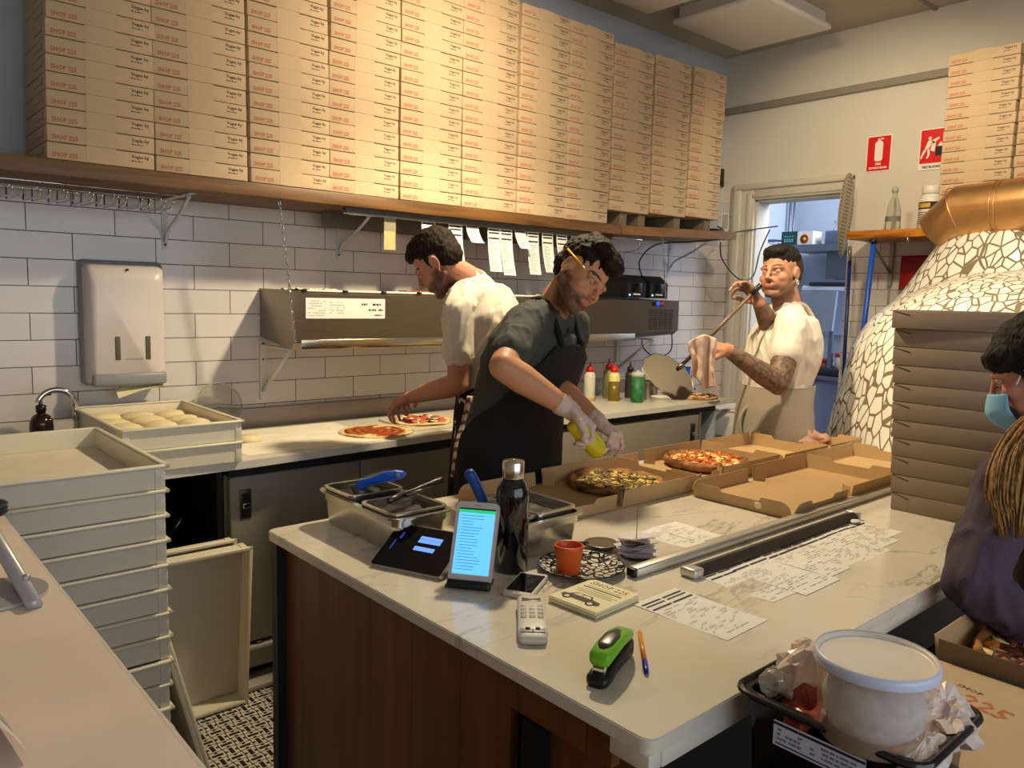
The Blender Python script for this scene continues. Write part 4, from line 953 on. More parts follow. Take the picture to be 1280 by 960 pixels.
c = V((0.381,-1.649,1.032)); obj('hanging_hole', MB().lathe([(.006,-.001),(.006,.001),(0,.001)], 14, M=T(c, frame(-nb))), [mat('hole_grey', (150,140,124), .6)], t, world=True)
m = MB().loft([(V((0.289,-1.591,1.008)), V((.018,0,0)), V((0,.012,0))), (V((.31,-1.60,.985)), V((.03,0,0)), V((0,.02,0))), (V((.28,-1.60,.975)), V((.01,0,0)), V((0,.012,0)))], 14); obj('scoop_bowl', m, [dark_steel], t, world=True)
t = thing('black_tongs', 'dark-handled tongs resting in the front small pan', 'tongs', (.37,-1.78,1.0))
m = MB(); m.tube(smooth_path([(0.333,-1.751,1.011), (0.379,-1.737,1.012), (0.425,-1.724,1.015), (0.476,-1.714,1.019)], 5), [.006]*6+[.008]*6+[.010]*4, 10); obj('handle', m, [black_plastic], t, world=True)
m = MB(); m.tube([(0.469,-1.723,1.009), (0.405,-1.734,1.008), (0.332,-1.764,1.01)], .005, 8).tube([(0.333,-1.751,1.011), (0.296,-1.772,1.011), (0.262,-1.795,1.014)], .008, 8); obj('jaw', m, [dark_steel], t, world=True)
t = thing('steel_gastronorm_pan', 'steel pan behind the black drink bottle and tall phone', 'pan', (.53,-1.97,TZ))
obj('pan', gn(.41, .640, -2.07, -1.86, TZ+.001, .085), [pan_steel], t, world=True, auto=40)
small_pan(.505, .628, -2.055, -1.875, TZ+.030, .070, 'small pan on the right of the pan behind the bottle')
small_pan(.415, .495, -2.055, -1.875, TZ+.030, .066, 'small pan on the left of the pan behind the tall phone')
t = thing('blue_handled_spatula', 'rounded blue handle rising from the pan behind the tall phone', 'spatula', (.45,-1.95,1.0))
m = MB(); m.tube(smooth_path([(0.334,-2.004,1.117), (0.35,-2.009,1.088), (0.366,-2.015,1.052), (0.39,-2.016,1.006)], 5), [.006,.0115]+[.0125]*12+[.012]*2, 14); obj('handle', m, [mat('deep_blue_plastic', (24,62,140), .4)], t, world=True)

# tablet, phones ----------------------------------------------------------------------
def slab(name, M, w_, h_, th, parent, body, r=.009):
    m = MB(); m.prism(rr_poly(-w_/2, w_/2, -h_/2, h_/2, r, 5), 0, th, 0, M=M, sm=True); return obj(name, m, [body], parent, world=True, auto=40)
def basis(o, ex, ey): 
    ex = V(ex).normalized(); ey = (V(ey)-ex*V(ey).dot(ex)).normalized(); ez = ex.cross(ey)
    M = Matrix((ex, ey, ez)).transposed().to_4x4(); M.translation = V(o); return M
glass = mat('black_glass', (8,8,11), .07, coat=.5)
bl, br, tl = V((.15,-1.885,.908)), V((.222,-2.055,.908)), V((.262,-1.842,.972))
ex = (br-bl); ey = tl-bl; M = basis(bl+ex*.5+ey*.5, ex, ey); w_, h_ = ex.length, ey.length
t = thing('tablet', 'dark tablet tilted on its stand beside the steel pan, showing blue panels', 'tablet', (.2,-1.95,TZ))
slab('body', M, w_, h_, -.009, t, mat('silver_back', (190,188,184), .3, .8)); m = MB(); m.prism(rr_poly(-w_/2+.003, w_/2-.003, -h_/2+.003, h_/2-.003, .007, 4), .0001, .0006, 0, M=M); obj('screen_glass', m, [glass], t, world=True)
m = MB(); 
for x0, x1, y0, y1 in ((-.012,.045,.018,.028),(-.012,.045,.029,.038),(-.012,.04,-.006,.006)): m.bx(x0, x1, y0, y1, .0008, .0011, 0, M=M)
obj('screen_panel', m, [mat('tablet_blue', (90,130,240), .4, emit=(96,140,255), estr=1.1)], t, world=True, label='blue panels lit on the screen')
m = MB(); m.box((-.068,0,.0009), (.004,.03,.0003), 0, M); m.box((-.06,.03,.0009), (.006,.02,.0003), 0, M); obj('screen_icons', m, [mat('tablet_dim', (50,60,150), .4, emit=(60,70,190), estr=.35)], t, world=True)
m = MB(); m.add([(.262,-1.85,.965),(.33,-1.995,.965),(.36,-1.98,.901),(.29,-1.84,.901),(.268,-1.848,.962),(.336,-1.993,.962),(.366,-1.978,.901),(.296,-1.838,.901)], [(0,1,2,3),(4,7,6,5),(0,4,5,1),(1,5,6,2),(2,6,7,3),(3,7,4,0)]); obj('stand', m, [dark_steel], t, world=True)
bl, br, tl = V((.212,-2.088,.915)), V((.268,-2.163,.915)), V((.275,-2.053,1.067))
ex = (br-bl); ey = tl-bl; M = basis(bl+ex*.5+ey*.5, ex, ey); w_, h_ = ex.length, ey.length
t = thing('large_phone', 'tall white phone standing upright with a bright list on its screen', 'phone', (.24,-2.12,TZ))
slab('body', M, w_, h_, -.009, t, mat('pale_phone', (206,198,198), .35, .3), .011)
sw, sh_ = w_*.42, h_*.40
m = MB().bx(-sw, sw, -sh_, sh_*.9, .0002, .0006, 0, M=M); obj('screen', m, [mat('screen_sky', (110,190,240), .3, emit=(92,178,244), estr=1.0)], t, world=True, label='lit pale blue screen')
m = MB().bx(-sw, sw, sh_*.9, sh_, .0003, .0009, 0, M=M).bx(-sw, sw, sh_, sh_*1.045, .0003, .0009, 1, M=M); obj('screen_header', m, [mat('screen_green', (40,190,120), .3, emit=(20,190,110), estr=.8), black_plastic], t, world=True, label='green bar across the top of the screen')
m = MB(); q = random.Random(2)
for i in range(19):
    y = sh_*.8-i*.0062; m.bx(-sw+.004, -sw+.006, y, y+.0012, .0007, .001, 0, M=M); m.bx(-sw+.008, -sw+.012+q.uniform(.02,.045), y, y+.0011, .0007, .001, 0, M=M)
obj('screen_text', m, [mat('screen_text_blue', (56,120,176), .4, emit=(50,110,170), estr=.5)], t, world=True)
obj('earpiece', MB().bx(-.008, .008, sh_*1.13, sh_*1.16, .0002, .0007, 0, M=M), [grey_plastic], t, world=True)
m = MB(); m.box((0,-h_/2-.004,-.002), (w_*.98, .018, .020), 0, M, bev=.004); m.box((0,-h_/2+.022,-.018), (w_*.5, .06, .006), 0, M, bev=.002); m.prism([(.212,-2.088),(.268,-2.163),(.315,-2.125),(.26,-2.05)], .901, .906)
obj('stand', m, [black_plastic], t, world=True, label='black phone stand'); 
M = basis((.345,-2.193,.9015), (.03,-.052,0), (.11,.068,0))
t = thing('small_phone', 'small white-edged phone lying flat in front of the black bottle', 'phone', (.345,-2.193,TZ))
slab('body', M, .062, .128, .009, t, mat('white_phone', (216,208,202), .3), .009); m = MB(); m.prism(rr_poly(-.0275,.0275,-.05,.052,.002,2), .0091, .0096, 0, M=M); obj('screen_glass', m, [glass], t, world=True)
obj('home_button', MB().lathe([(.0045,.009),(.0045,.0096),(0,.0096)], 14, M=M @ T((0,-.057,0))), [grey_plastic], t, world=True)
# bottle
t = thing('drink_bottle', 'tall glossy black drink bottle with a brushed steel cap', 'bottle', (.392,-2.092,TZ+.001))
obj('bottle', MB().lathe([(.033,0),(.0368,.003),(.0368,.168),(.0357,.183),(.031,.197),(.0248,.206),(.0238,.208)], 40), [mat('gloss_black_paint', (10,10,14), .1, coat=.6)], t)
obj('cap', MB().lathe([(.0238,.208),(.0243,.210),(.0243,.244),(.0225,.247),(.0065,.2475),(.0065,.2495),(0,.2495)], 32), [mat('turned_steel', (204,196,180), .22, 1, nscale=4, namt=.1, stretch=(1,1,90))], t)
# plate, cup, lid
g = NT('plate_pattern', .12); vo = g.n('TexVoronoi'); vo.feature = 'DISTANCE_TO_EDGE'; vo.inputs['Scale'].default_value = 62; g.l(g.mapping(scale=(1,1,.01)), vo.inputs['Vector'])
no = g.noise(70, g.mapping(scale=(1,1,.01)), 2)
g.col(g.mix(g.math('LESS_THAN', g.math('ADD', vo.outputs[0], g.math('MULTIPLY', g.math('SUBTRACT', no.outputs[0], .5), .5)), .13), _lin((226,220,208)), _lin((30,28,28))))
t = thing('patterned_plate', 'black-and-white mosaic patterned round plate under the orange cup', 'plate', (.515,-2.19,TZ+.0008))
obj('plate', MB().lathe([(0,0),(.055,0),(.06,.003),(.092,.011),(.097,.0135),(.096,.0145),(.062,.0065),(0,.0055)], 56), [g.m], t)
obj('rim', MB().lathe([(.0955,.0125),(.0975,.0135),(.0965,.0155),(.0945,.0145)], 56, cap=False), [mat('plate_rim_dark', (40,36,36), .2)], t)
obj('orange_cup', MB().lathe([(a_*1.19, b_*1.14) for a_, b_ in [(0,.0),(.0205,0),(.0215,.002),(.0235,.03),(.0262,.046),(.0272,.049),(.0272,.055),(.0255,.0562),(.0240,.054),(.0222,.03),(.0195,.004),(0,.004)]], 72, sq=lambda a, z: 1+(.018*cos(a*26) if .001 < z < .045 else 0)), [mat('burnt_orange_glaze', (202,84,22), .35)], loc=(.468,-2.195,TZ+.0065), label='small ribbed orange cup standing on the patterned plate', cat='cup')
t = thing('small_strainer', 'small round grey lid with a black handle behind the patterned plate', 'lid', (.668,-2.112,TZ+.001))
obj('disc', MB().lathe([(0,0),(.026,0),(.041,.012),(.044,.013),(.042,.0145),(.024,.012),(0,.0115)], 32), [mat('smoked_lid', (120,110,98), .25, .3)], t); obj('handle', MB().tube([(-.03,.015,.012),(-.055,.045,.012),(-.075,.075,.006)], .005, 8), [black_plastic], t)
# receipt spike
t = thing('receipt_spike', 'upright metal receipt spike through a bundle of white receipts', 'spike', (.685,-2.205,TZ+.001))
obj('spindle', MB().cyl((0,0,.002), (0,0,.122), .0015, .0005, seg=8), [dark_steel], t); obj('base', MB().lathe([(0,0),(.035,0),(.035,.002),(0,.003)], 24), [dark_steel], t)
q = random.Random(4); rec = mat('receipt_paper', (222,212,214), .8)
for i in range(9):
    a = q.uniform(0, 180); w_ = .040; L_ = q.uniform(.038,.052); z = .006+i*.0046; cu = q.uniform(.006,.018)
    m = MB().grid(lambda u, v: ((u-.5)*2*w_*.8, (v-.5)*2*L_, z+cu*((v-.5)*2)**2*(1 if v > .5 else .4)+.001*sin(u*5)), 5, 9, M=RZ(a).to_4x4())
    if i == 8: m.box((0,.012,z+.0025), (.03,.002,.0002), 1, RZ(a).to_4x4() @ T((0,0,0), RX(5)))
    o = obj('receipt', m, [rec, ink], loc=(.685,-2.205,TZ+.001), label='white receipt on the spike, '+('bottom sheet' if i == 0 else 'top sheet, facing up' if i == 8 else ORD[i]+' sheet up'), cat='receipt', group='receipts on the spike')
# card pile
M = basis((.402,-2.333,TZ+.001), (.010,-.13,0), (.14,.011,0)); rnd = random.Random(8)
crm = mat('cream_card', (232,224,184), .75, nscale=20, namt=.02)
for i in range(7):
    m = MB().box((rnd.uniform(-.0015,.0015), rnd.uniform(-.0015,.0015), .0009+.0019*i), (.120, .138, .0017), 0, M @ RZ(rnd.uniform(-1.2,1.2)).to_4x4())
    if i == 6:
        z = .01335; M2 = M @ T((0,0,z))
        m.text('SHOP 225', .024, M2 @ T((0,.044,0)), 1, align='CENTER', sx=.9); 
        for k, (w2, y2, hh) in enumerate(((.085,.034,.0016),(.095,.026,.004),(.07,.016,.0016),(.10,.009,.0016),(.085,.003,.0016),(.09,-.003,.0016))): m.bx(-w2/2, w2/2, y2-hh/2, y2+hh/2, 0, .0001, 2 if k != 1 else 1, M=M2)
        car = [(-.050,-.044),(-.052,-.032),(-.040,-.027),(-.030,-.013),(.008,-.012),(.016,-.024),(.038,-.028),(.042,-.038),(.040,-.045)]
        m.prism(car, 0, .00015, 3, M=M2); m.prism([(-.026,-.016),(-.033,-.025),(-.012,-.025),(-.012,-.016)], .0001, .0003, 0, M=M2); m.prism([(-.009,-.016),(-.009,-.025),(.012,-.025),(.006,-.016)], .0001, .0003, 0, M=M2)
        for x in (-.034,.024): m.lathe([(.0095,0),(.0095,.0003),(0,.0003)], 16, 1, M2 @ T((x,-.044,.0001))); m.lathe([(.006,0),(.006,.0005),(0,.0005)], 14, 0, M2 @ T((x,-.044,.0001)))
    nm = 'bottom card of the square cream card pile' if i == 0 else ('top cream card printed with SHOP 225 and a small car' if i == 6 else ORD[i]+' cream card up in the square card pile')
    obj('printed_card', m, [crm, ink, mat('card_grey_print', (150,144,120), .8), mat('car_grey', (84,76,74), .8)], label=nm, cat='card', group='cards in the cream pile', world=True, loc=(.405,-2.335,TZ))
# card reader
M = basis((.228,-2.338,TZ+.001), (.05,-.044,0), (.118,.135,.0)); t = thing('card_reader', 'white hand-held card reader with grey buttons beside the stapler', 'card reader', (.232,-2.343,TZ))
wp = mat('reader_white', (212,206,198), .35)
m = MB(); n = 9; prof = [(-.092,.018,.010),(-.086,.024,.014),(-.06,.0275,.018),(-.02,.0265,.019),(.03,.0265,.020),(.075,.0275,.022),(.090,.022,.020),(.095,.014,.016)]
m.loft([(M @ V((0,y,z/2+.002)), (M.to_3x3() @ V((w_,0,0))), (M.to_3x3() @ V((0,0,z/2)))) for y, w_, z in prof], 24, p=4.5); obj('case', m, [wp], t, world=True)
m = MB().box((0,.062,.0228), (.036,.016,.0015), 0, M, bev=.0005); obj('display', m, [mat('lcd_olive', (92,86,66), .3)], t, world=True)
m = MB()
for j in range(4):
    for i in range(3): m.box(((i-1)*.0155,.034-j*.0165,.0206), (.011,.0105,.003), 0, M, bev=.0012)
obj('keypad', m, [mat('key_grey', (150,142,130), .5)], t, world=True)
m = MB().box((0,-.066,.0185), (.044,.020,.0015), 1, M, bev=.0006); 
for x in (-.009,.009): m.lathe([(.0045,0),(.0045,.0018),(0,.0018)], 14, 0, M @ T((x,-.064,.0188)))
m.box((0,-.072,.0195), (.002,.012,.001), 0, M); obj('lower_plate', m, [ink, grey_plastic], t, world=True)
# stapler
a = V((.142,-2.577,TZ)); b = V((.277,-2.527,TZ)); ex = (b-a).normalized(); M = basis(a+(b-a)*.5+V((0,0,.001)), ex, (-ex.y, ex.x, 0))
t = thing('stapler', 'lime green and black stapler standing by the pen', 'stapler', ((a+b)/2)[:])
m = MB(); m.loft([(M @ V((x,0,z/2)), M.to_3x3() @ V((0,w_,0)), M.to_3x3() @ V((0,0,z/2))) for x, w_, z in ((-.072,.012,.012),(-.066,.018,.018),(-.045,.019,.02),(-.02,.015,.022),(.03,.014,.03),(.062,.015,.034),(.072,.010,.03))], 18, p=4); obj('base', m, [black_plastic], t, world=True)
m = MB(); m.loft([(M @ V((x,0,z)), M.to_3x3() @ V((0,w_,0)), M.to_3x3() @ V((-.0,0,h2))) for x, w_, z, h2 in ((-.062,.014,.040,.009),(-.057,.018,.042,.012),(-.03,.019,.047,.012),(.01,.018,.049,.012),(.045,.016,.045,.011),(.066,.012,.039,.008))], 18, p=3.5); obj('top_arm', m, [mat('lime_plastic', (112,186,40), .35)], t, world=True, label='lime green top arm')
m = MB(); m.loft([(M @ V((x,0,z)), M.to_3x3() @ V((0,w_,0)), M.to_3x3() @ V((0,0,.004))) for x, w_, z in ((-.050,.008,.0515),(-.033,.0135,.0565),(.0,.013,.0590),(.022,.006,.0575))], 16, p=3); obj('grip_pad', m, [mat('dark_grip', (60,58,56), .3)], t, world=True, label='dark grip pad')
m = MB().box((-.054,0,.026), (.012,.022,.018), 0, M, bev=.002).box((-.0,0,.030), (.11,.018,.01), 1, M, bev=.002); obj('magazine', m, [chrome, black_plastic], t, world=True)
a = V((.352,-2.493,TZ+.0045)); b = V((.238,-2.601,TZ+.005)); d = (b-a).normalized(); L_ = (b-a).length
t = thing('ballpoint_pen', 'orange ballpoint pen with a blue cap beside the stapler', 'pen', ((a+b)/2)[:])
obj('barrel', MB().cyl(a, a+d*(L_-.045), .0042, seg=6), [mat('pen_orange', (226,140,30), .35)], t, world=True); obj('cap', MB().lathe([(.0048,0),(.0050,.002),(.0048,.03),(.003,.043),(0,.045)], 14, M=T(a+d*(L_-.045), frame(d))), [mat('pen_blue', (24,30,170), .25)], t, world=True); obj('tip', MB().cyl(a-d*.010, a, .001, .004, seg=8), [mat('pen_orange', (226,140,30), .35)], t, world=True)

# ================================================================ doorway wall: shelf, signs, tools
t = thing('wall_shelf', 'bright orange-stained timber shelf beside the doorway', 'shelf', (3.99,-2.2,1.9))
obj('board', MB().bx(3.80, 4.168, -1.13, -3.4, 1.882, 1.928, bev=.003), [orange_wood], t, world=True)
m = MB().bx(4.15, 4.168, -1.235, -1.26, 1.62, 1.88); m.tube([(3.86,-1.247,1.872), (4.15,-1.247,1.70)], .008, 6); m.tube([(4.158,-1.247,1.66),(4.158,-1.247,1.40)], .006, 6)
obj('bracket', m, [mat('zinc_bracket', (150,146,138), .4, .4)], t, world=True)
for y in (-1.30, -1.49): obj('hook', MB().tube(smooth_path([(3.797,y,1.90),(3.785,y,1.885),(3.775,y,1.865),(3.79,y,1.855),(3.795,y,1.868)], 4), .0028, 6), [chrome], t, world=True)
m = MB().lathe([(.038,0),(.042,.004),(.040,.09),(.034,.14),(.018,.19),(.014,.2),(.014,.225)], 28); b = thing('glass_bottle', 'empty clear glass bottle on the orange-stained shelf', 'bottle', (3.96,-1.325,1.929))
cg = mat('clear_glass', (232,234,226), .05, trans=.92, ior=1.3)
obj('bottle', m, [cg], b); obj('label', MB().lathe([(.0435,.055),(.043,.085)], 28, cap=False, a0=pi*.55, a1=pi*1.45), [mat('grey_bottle_label', (120,118,108), .6)], b); obj('stopper', MB().lathe([(.016,.222),(.018,.23),(.018,.245),(.010,.256),(0,.258)], 20), [mat('grey_stopper', (170,168,160), .4)], b)
m = MB().lathe([(.055,0),(.06,.006),(.06,.165),(.052,.185),(.044,.195)], 28); b = thing('white_jar', 'white plastic jar with black and yellow label on the shelf', 'jar', (3.95,-1.53,1.929))
obj('jar', m, [white_plastic], b); obj('lid', MB().lathe([(.048,.195),(.05,.198),(.05,.236),(.046,.24),(0,.241)], 28), [white_plastic], b)
m = MB().lathe([(.0605,.11),(.0605,.15)], 28, 0, cap=False, a0=pi*.6, a1=pi*1.5); m.lathe([(.061,.118),(.061,.142)], 16, 1, cap=False, a0=pi*.75, a1=pi*1.1)
for k in range(6): m.lathe([(.0605,.03+k*.012),(.0605,.034+k*.012)], 20, 0, cap=False, a0=pi*.65, a1=pi*(1.3+.12*(k % 2)))
obj('label', m, [ink, mat('label_gold', (206,160,50), .5)], b)
# signs
sg_red = mat('sign_red', (214,26,26), .35); sg_white = mat('sign_white', (238,232,222), .4)
def wallM(y, z): return Matrix(((0,0,-1,XW-.002),(-1,0,0,y),(0,1,0,z),(0,0,0,1)))     # x runs to -Y, y up, normal to -X
t = thing('fire_sign', 'red fire extinguisher sign with a white cylinder on the cream wall', 'sign', (XW,-1.12,2.42))
M = wallM(-1.12, 2.42); obj('plate', MB().box((0,0,.0015), (.150,.215,.003), 0, M), [sg_white], t, world=True)
m = MB().box((0,0,.0035), (.138,.203,.001), 0, M); obj('red_field', m, [sg_red], t, world=True)
m = MB(); M2 = M @ T((0,0,.0042)); m.prism(rr_poly(-.024,.024,-.045,.072,.014), 0, .0004, 0, M=M2).bx(-.010,.010,.072,.088,0,.0004,0,M=M2).bx(-.006,.026,.082,.09,0,.0004,0,M=M2)
m.text('FIRE', .019, M2 @ T((0,-.068,0)), 0, align='CENTER', bold=.0006); m.text('EXTINGUISHER', .0165, M2 @ T((0,-.09,0)), 0, align='CENTER', sx=.98, bold=.0006)
obj('white_symbol', m, [sg_white], t, world=True)
t = thing('fire_sign', 'red fire blanket sign with a figure, partly behind the boxes', 'sign', (XW,-1.435,2.41))
M = wallM(-1.435, 2.41); obj('plate', MB().box((0,0,.0015), (.158,.235,.003), 0, M), [sg_white], t, world=True)
obj('red_field', MB().box((0,.016,.0035), (.146,.19,.001), 0, M), [sg_red], t, world=True)
M2 = M @ T((0,0,.0042)); m = MB(); m.lathe([(.010,0),(.010,.0004),(0,.0004)], 16, 0, M2 @ T((-.022,.062,0)))
m.prism([(-.03,.05),(-.012,.052),(-.016,.02),(-.028,.0),(-.04,-.006),(-.045,.012)], 0, .0004, 0, M=M2); m.prism([(-.03,0),(-.02,-.002),(-.018,-.03),(-.028,-.052),(-.038,-.05),(-.03,-.03),(-.032,-.014)], 0, .0004, 0, M=M2); m.prism([(-.046,.006),(-.034,0),(-.052,-.026),(-.062,-.052),(-.070,-.048),(-.062,-.022)], 0, .0004, 0, M=M2)
m.prism([(-.014,.048),(.008,.040),(.006,.032),(-.016,.036)], 0, .0004, 0, M=M2); m.prism([(-.006,.052),(.028,.066),(.030,.055),(.012,.044),(.008,-.016),(-.016,-.008)], 0, .0004, 0, M=M2); m.bx(.012,.06,-.04,.012,0,.0004,1,M=M2); m.prism([(.022,.014),(.05,.014),(.04,.04)], 0, .0004, 0, M=M2)
obj('figure', m, [sg_white, ink], t, world=True); m = MB().text('FIRE BLANKET', .019, M2 @ T((0,-.106,0)), 0, align='CENTER', sx=.92, bold=.0006); obj('lettering', m, [ink], t, world=True)
obj('red_box', MB().bx(4.10, 4.169, -1.325, -1.52, 1.60, 1.795, bev=.006), [mat('fire_blanket_red', (150,18,20), .4)], loc=(4.13,-1.42,1.6), world=True, label='red fire blanket case on the tiles behind the oven', cat='case')
obj('rag_hook', MB().loft([(V((4.165,-.02,2.33)), V((0,.012,0)), V((0,0,.02))), (V((4.12,-.04,2.36)), V((0,.02,0)), V((0,0,.035))), (V((4.10,-.05,2.42)), V((0,.024,0)), V((0,0,.012)))], 12), [mat('dark_brown_leather', (64,48,36), .6)], label='dark brown knob fixed in the room corner beside the box stack', cat='knob', world=True, loc=(4.13,-.04,2.33))
m = MB()
for i in range(5): m.bx(4.166, 4.169, -.03-.01*i, -.036-.01*i, 2.02, 2.12)
m.bx(4.1675, 4.1695, -.02, -.085, 2.0, 2.13, 1); obj('wall_note', m, [ink_light, paper], label='small white note pinned in the corner above the shelf end', cat='note', world=True, loc=(4.168,-.05,2.0))
# perforated pizza peel hung on its handle, blue poles
t = thing('hanging_peel', 'perforated pizza peel hanging head-up on a dark blue pole', 'peel', (4.05,-1.04,1.75))
HX = frame((-.21,.97,.04), (0,0,1)) 
c = V((4.0,-1.02,2.06)); m = MB(); out = []
for k in range(28):
    a = 2*pi*k/28; out.append((.235*cos(a)*(1 if cos(a) > 0 else 1.15), .16*sin(a)*(1-.30*max(0,-cos(a)))))
m.prism(out, -.001, .001, 0, M=T(c, HX)); 
g = NT('perforated_metal', .4); g.b.inputs['Metallic'].default_value = .6; bk = g.n('TexBrick'); bk.offset = 0
for k_, v_ in (('Scale',1),('Mortar Size',.006),('Brick Width',.036),('Row Height',.022)): bk.inputs[k_].default_value = v_
bk.inputs['Color1'].default_value = _lin((112,104,94)); bk.inputs['Color2'].default_value = _lin((120,110,98)); bk.inputs['Mortar'].default_value = _lin((186,178,164))
so = g.sep(); g.l(g.comb(so[1], so[2], 0.0), bk.inputs['Vector']); g.col(bk.outputs['Color'])
obj('head', m, [g.m], t, world=True); obj('rim', MB().tube([T(c, HX) @ V((x, y, 0)) for x, y in out], .003, 6, closed=True), [mat('pale_alloy', (180,172,158), .35, .7)], t, world=True)
obj('socket', MB().tube([(4.045,-1.04,1.86),(4.045,-1.045,1.76)], .011, 10), [mat('pale_alloy', (180,172,158))], t, world=True); obj('pole', MB().tube([(4.045,-1.045,1.77),(4.05,-1.06,.75)], .0115, 12), [mat('navy_pole', (16,48,110), .3)], t, world=True)
t = thing('broom_pole', 'bright blue broom pole hanging from a hook on the shelf', 'pole', (3.80,-1.27,.6))
a = V((3.79,-1.30,1.85)); b = V((3.86,-1.215,.62)); obj('pole', MB().tube([a, b], .0145, 14), [mat('bright_blue_pole', (24,80,190), .3)], t, world=True); obj('grip_end', MB().tube([a+(a-b).normalized()*.028, a], .016, 12), [black_plastic], t, world=True)
obj('head', MB().bx(3.84,3.90,-1.36,-1.07,.50,.62,bev=.01), [mat('bright_blue_pole', (24,80,190))], t, world=True)
# stacks of boxes on that shelf
for s, (y, n) in enumerate(((-1.795,16),(-2.14,16))):
    for i in range(n):
        nm = nth_box(i, n); rnd = random.Random(90+s*40+i)
        pizza_box((3.785+rnd.uniform(-.003,.003)-(.003 if i > 12 else 0), y+rnd.uniform(-.003,.003)+(.004 if i % 5 == 0 else 0), 1.929+BH*i), -pi/2+rnd.uniform(-.006,.006), f"{nm} kraft pizza box in the {'stack above the oven neck' if s == 0 else 'far right stack, cut by the frame edge'}", 'kraft boxes on the orange-stained shelf')

# ================================================================ mosaic pizza oven
g = NT('broken_tile_mosaic', .22)
vec = g.mapping(scale=(1,1,.52), rot=(.6,.35,0)); wn = g.noise(6, None, 2); 
v1_ = g.n('TexVoronoi'); v1_.feature = 'DISTANCE_TO_EDGE'; v1_.inputs['Scale'].default_value = 22; v1_.inputs['Randomness'].default_value = 1; 
vm = g.n('VectorMath', operation='ADD'); g.l(vec, vm.inputs[0]); sc_ = g.n('VectorMath', operation='SCALE'); sc_.inputs['Scale'].default_value = .012; g.l(wn.outputs['Color'], sc_.inputs[0]); g.l(sc_.outputs[0], vm.inputs[1]); g.l(vm.outputs[0], v1_.inputs['Vector'])
v2_ = g.n('TexVoronoi'); v2_.inputs['Scale'].default_value = 22; g.l(vm.outputs[0], v2_.inputs['Vector'])
grout = g.rng(v1_.outputs['Distance'], .05, .075); gsep = g.n('SeparateColor'); g.l(v2_.outputs['Color'], gsep.inputs[0])
g.col(g.mix(grout, _lin((122,110,86)), g.mix(gsep.outputs[0], _lin((226,220,206)), _lin((240,236,226)))))
g.put(g.b.inputs['Roughness'], g.rng(grout, 0, 1, .85, .18)); g.bump(grout, .6, .004); mosaic = g.m
t = thing('pizza_oven', 'domed pizza oven covered in broken white tile mosaic', 'oven', (3.3,-2.3,0))
m = MB(); m.lathe([(.862,0),(.862,.5),(.862,.86),(.848,.95),(.829,1.045),(.809,1.125),(.792,1.22),(.765,1.33),(.70,1.44),(.60,1.53),(.47,1.60),(.30,1.65),(.12,1.672),(.0,1.675)], 64, M=T((3.3,-2.3,0)))
m.loft([(V((3.58,-2.06,z)), V((r*.72,0,0)), V((0,r,0))) for z, r in ((1.30,.62),(1.50,.54),(1.58,.475),(1.68,.412),(1.78,.352),(1.84,.31),(1.872,.27))], 40)
o = blobmesh(m, .022, 6); obj('dome', o, [mosaic], t, world=True)
md = V((-.80,-.60,0)).normalized(); sd = V((-md.y, md.x, 0))
m = MB(); c = V((3.3,-2.3,0))+md*.80; 
arch = [(.30*cos(pi*k/16), .22*sin(pi*k/16)) for k in range(17)]; vs = [c+sd*a+V((0,0,1.0+b)) for a, b in arch]+[c+md*.09+sd*a+V((0,0,1.0+b)) for a, b in arch]; vi = [c+sd*a*.85+V((0,0,1.0+b*.85)) for a, b in arch]+[c+md*.09+sd*a*.85+V((0,0,1.0+b*.85)) for a, b in arch]
for k in range(16): m.quad(vs[k], vs[k+1], vs[17+k+1], vs[17+k]); m.quad(vs[17+k], vs[17+k+1], vi[17+k+1], vi[17+k]); m.quad(vi[17+k], vi[17+k+1], vi[k+1], vi[k])
obj('mouth_arch', m, [dark_steel], t, world=True, label='dark metal arch of the oven mouth')
m = MB(); m.add([c+md*.03+sd*a*.85+V((0,0,1.0+b*.85)) for a, b in arch], [tuple(range(17))]); obj('mouth', m, [mat('mouth_black', (14,10,8), .9)], t, world=True)  # flat black sheet across the mouth opening
t = thing('flue_pipe', 'brassy metal flue pipe rising from the mosaic oven to the right', 'flue', (3.6,-2.0,1.93))
brass = mat('brass_flue', (214,168,114), .42, 1, nscale=12, namt=.08)
pth = [V((3.52,-1.755,1.88)), V((3.48,-1.85,1.955)), V((3.40,-3.3,2.02))]
m = MB().tube(pth, [.118,.138,.138], 40); obj('pipe', m, [brass], t, world=True, auto=25)
for p, d in ((V((3.48,-1.855,1.955)), V((-.02,-1,.42))), (V((3.469,-2.03,1.963)), V((-.05,-1,.05))), (V((3.468,-2.05,1.964)), V((-.05,-1,.05)))):
    X = frame(d); obj('seam_ring', MB().tube([p+X @ V((.1395*cos(a*pi/24), .1395*sin(a*pi/24), 0)) for a in range(48)], .0032, 6, closed=True), [brass], t, world=True)
obj('collar', MB().loft([(V((3.56,-1.95,1.84)), V((.15,0,0)), V((0,.20,0))), (V((3.53,-1.87,1.88)), V((.13,0,0)), V((0,.15,0))), (V((3.49,-1.82,1.93)), V((.12,0,0)), V((0,.12,0)))], 32), [brass], t, world=True)
# pink paper heap by the oven
pk = wobble(MB().ball((2.47,-1.66,.925), (.10,.09,.035), 0, 24, 14), .03, 22, 3); pk = wobble(pk, .012, 70, 5)
obj('sliced_ham', pk, [mat('ham_pink', (222,170,150), .6, nscale=30, namt=.12)], label='heap of pink sliced ham at the far end of island', cat='ham', world=True, loc=(2.47,-1.66,.9))

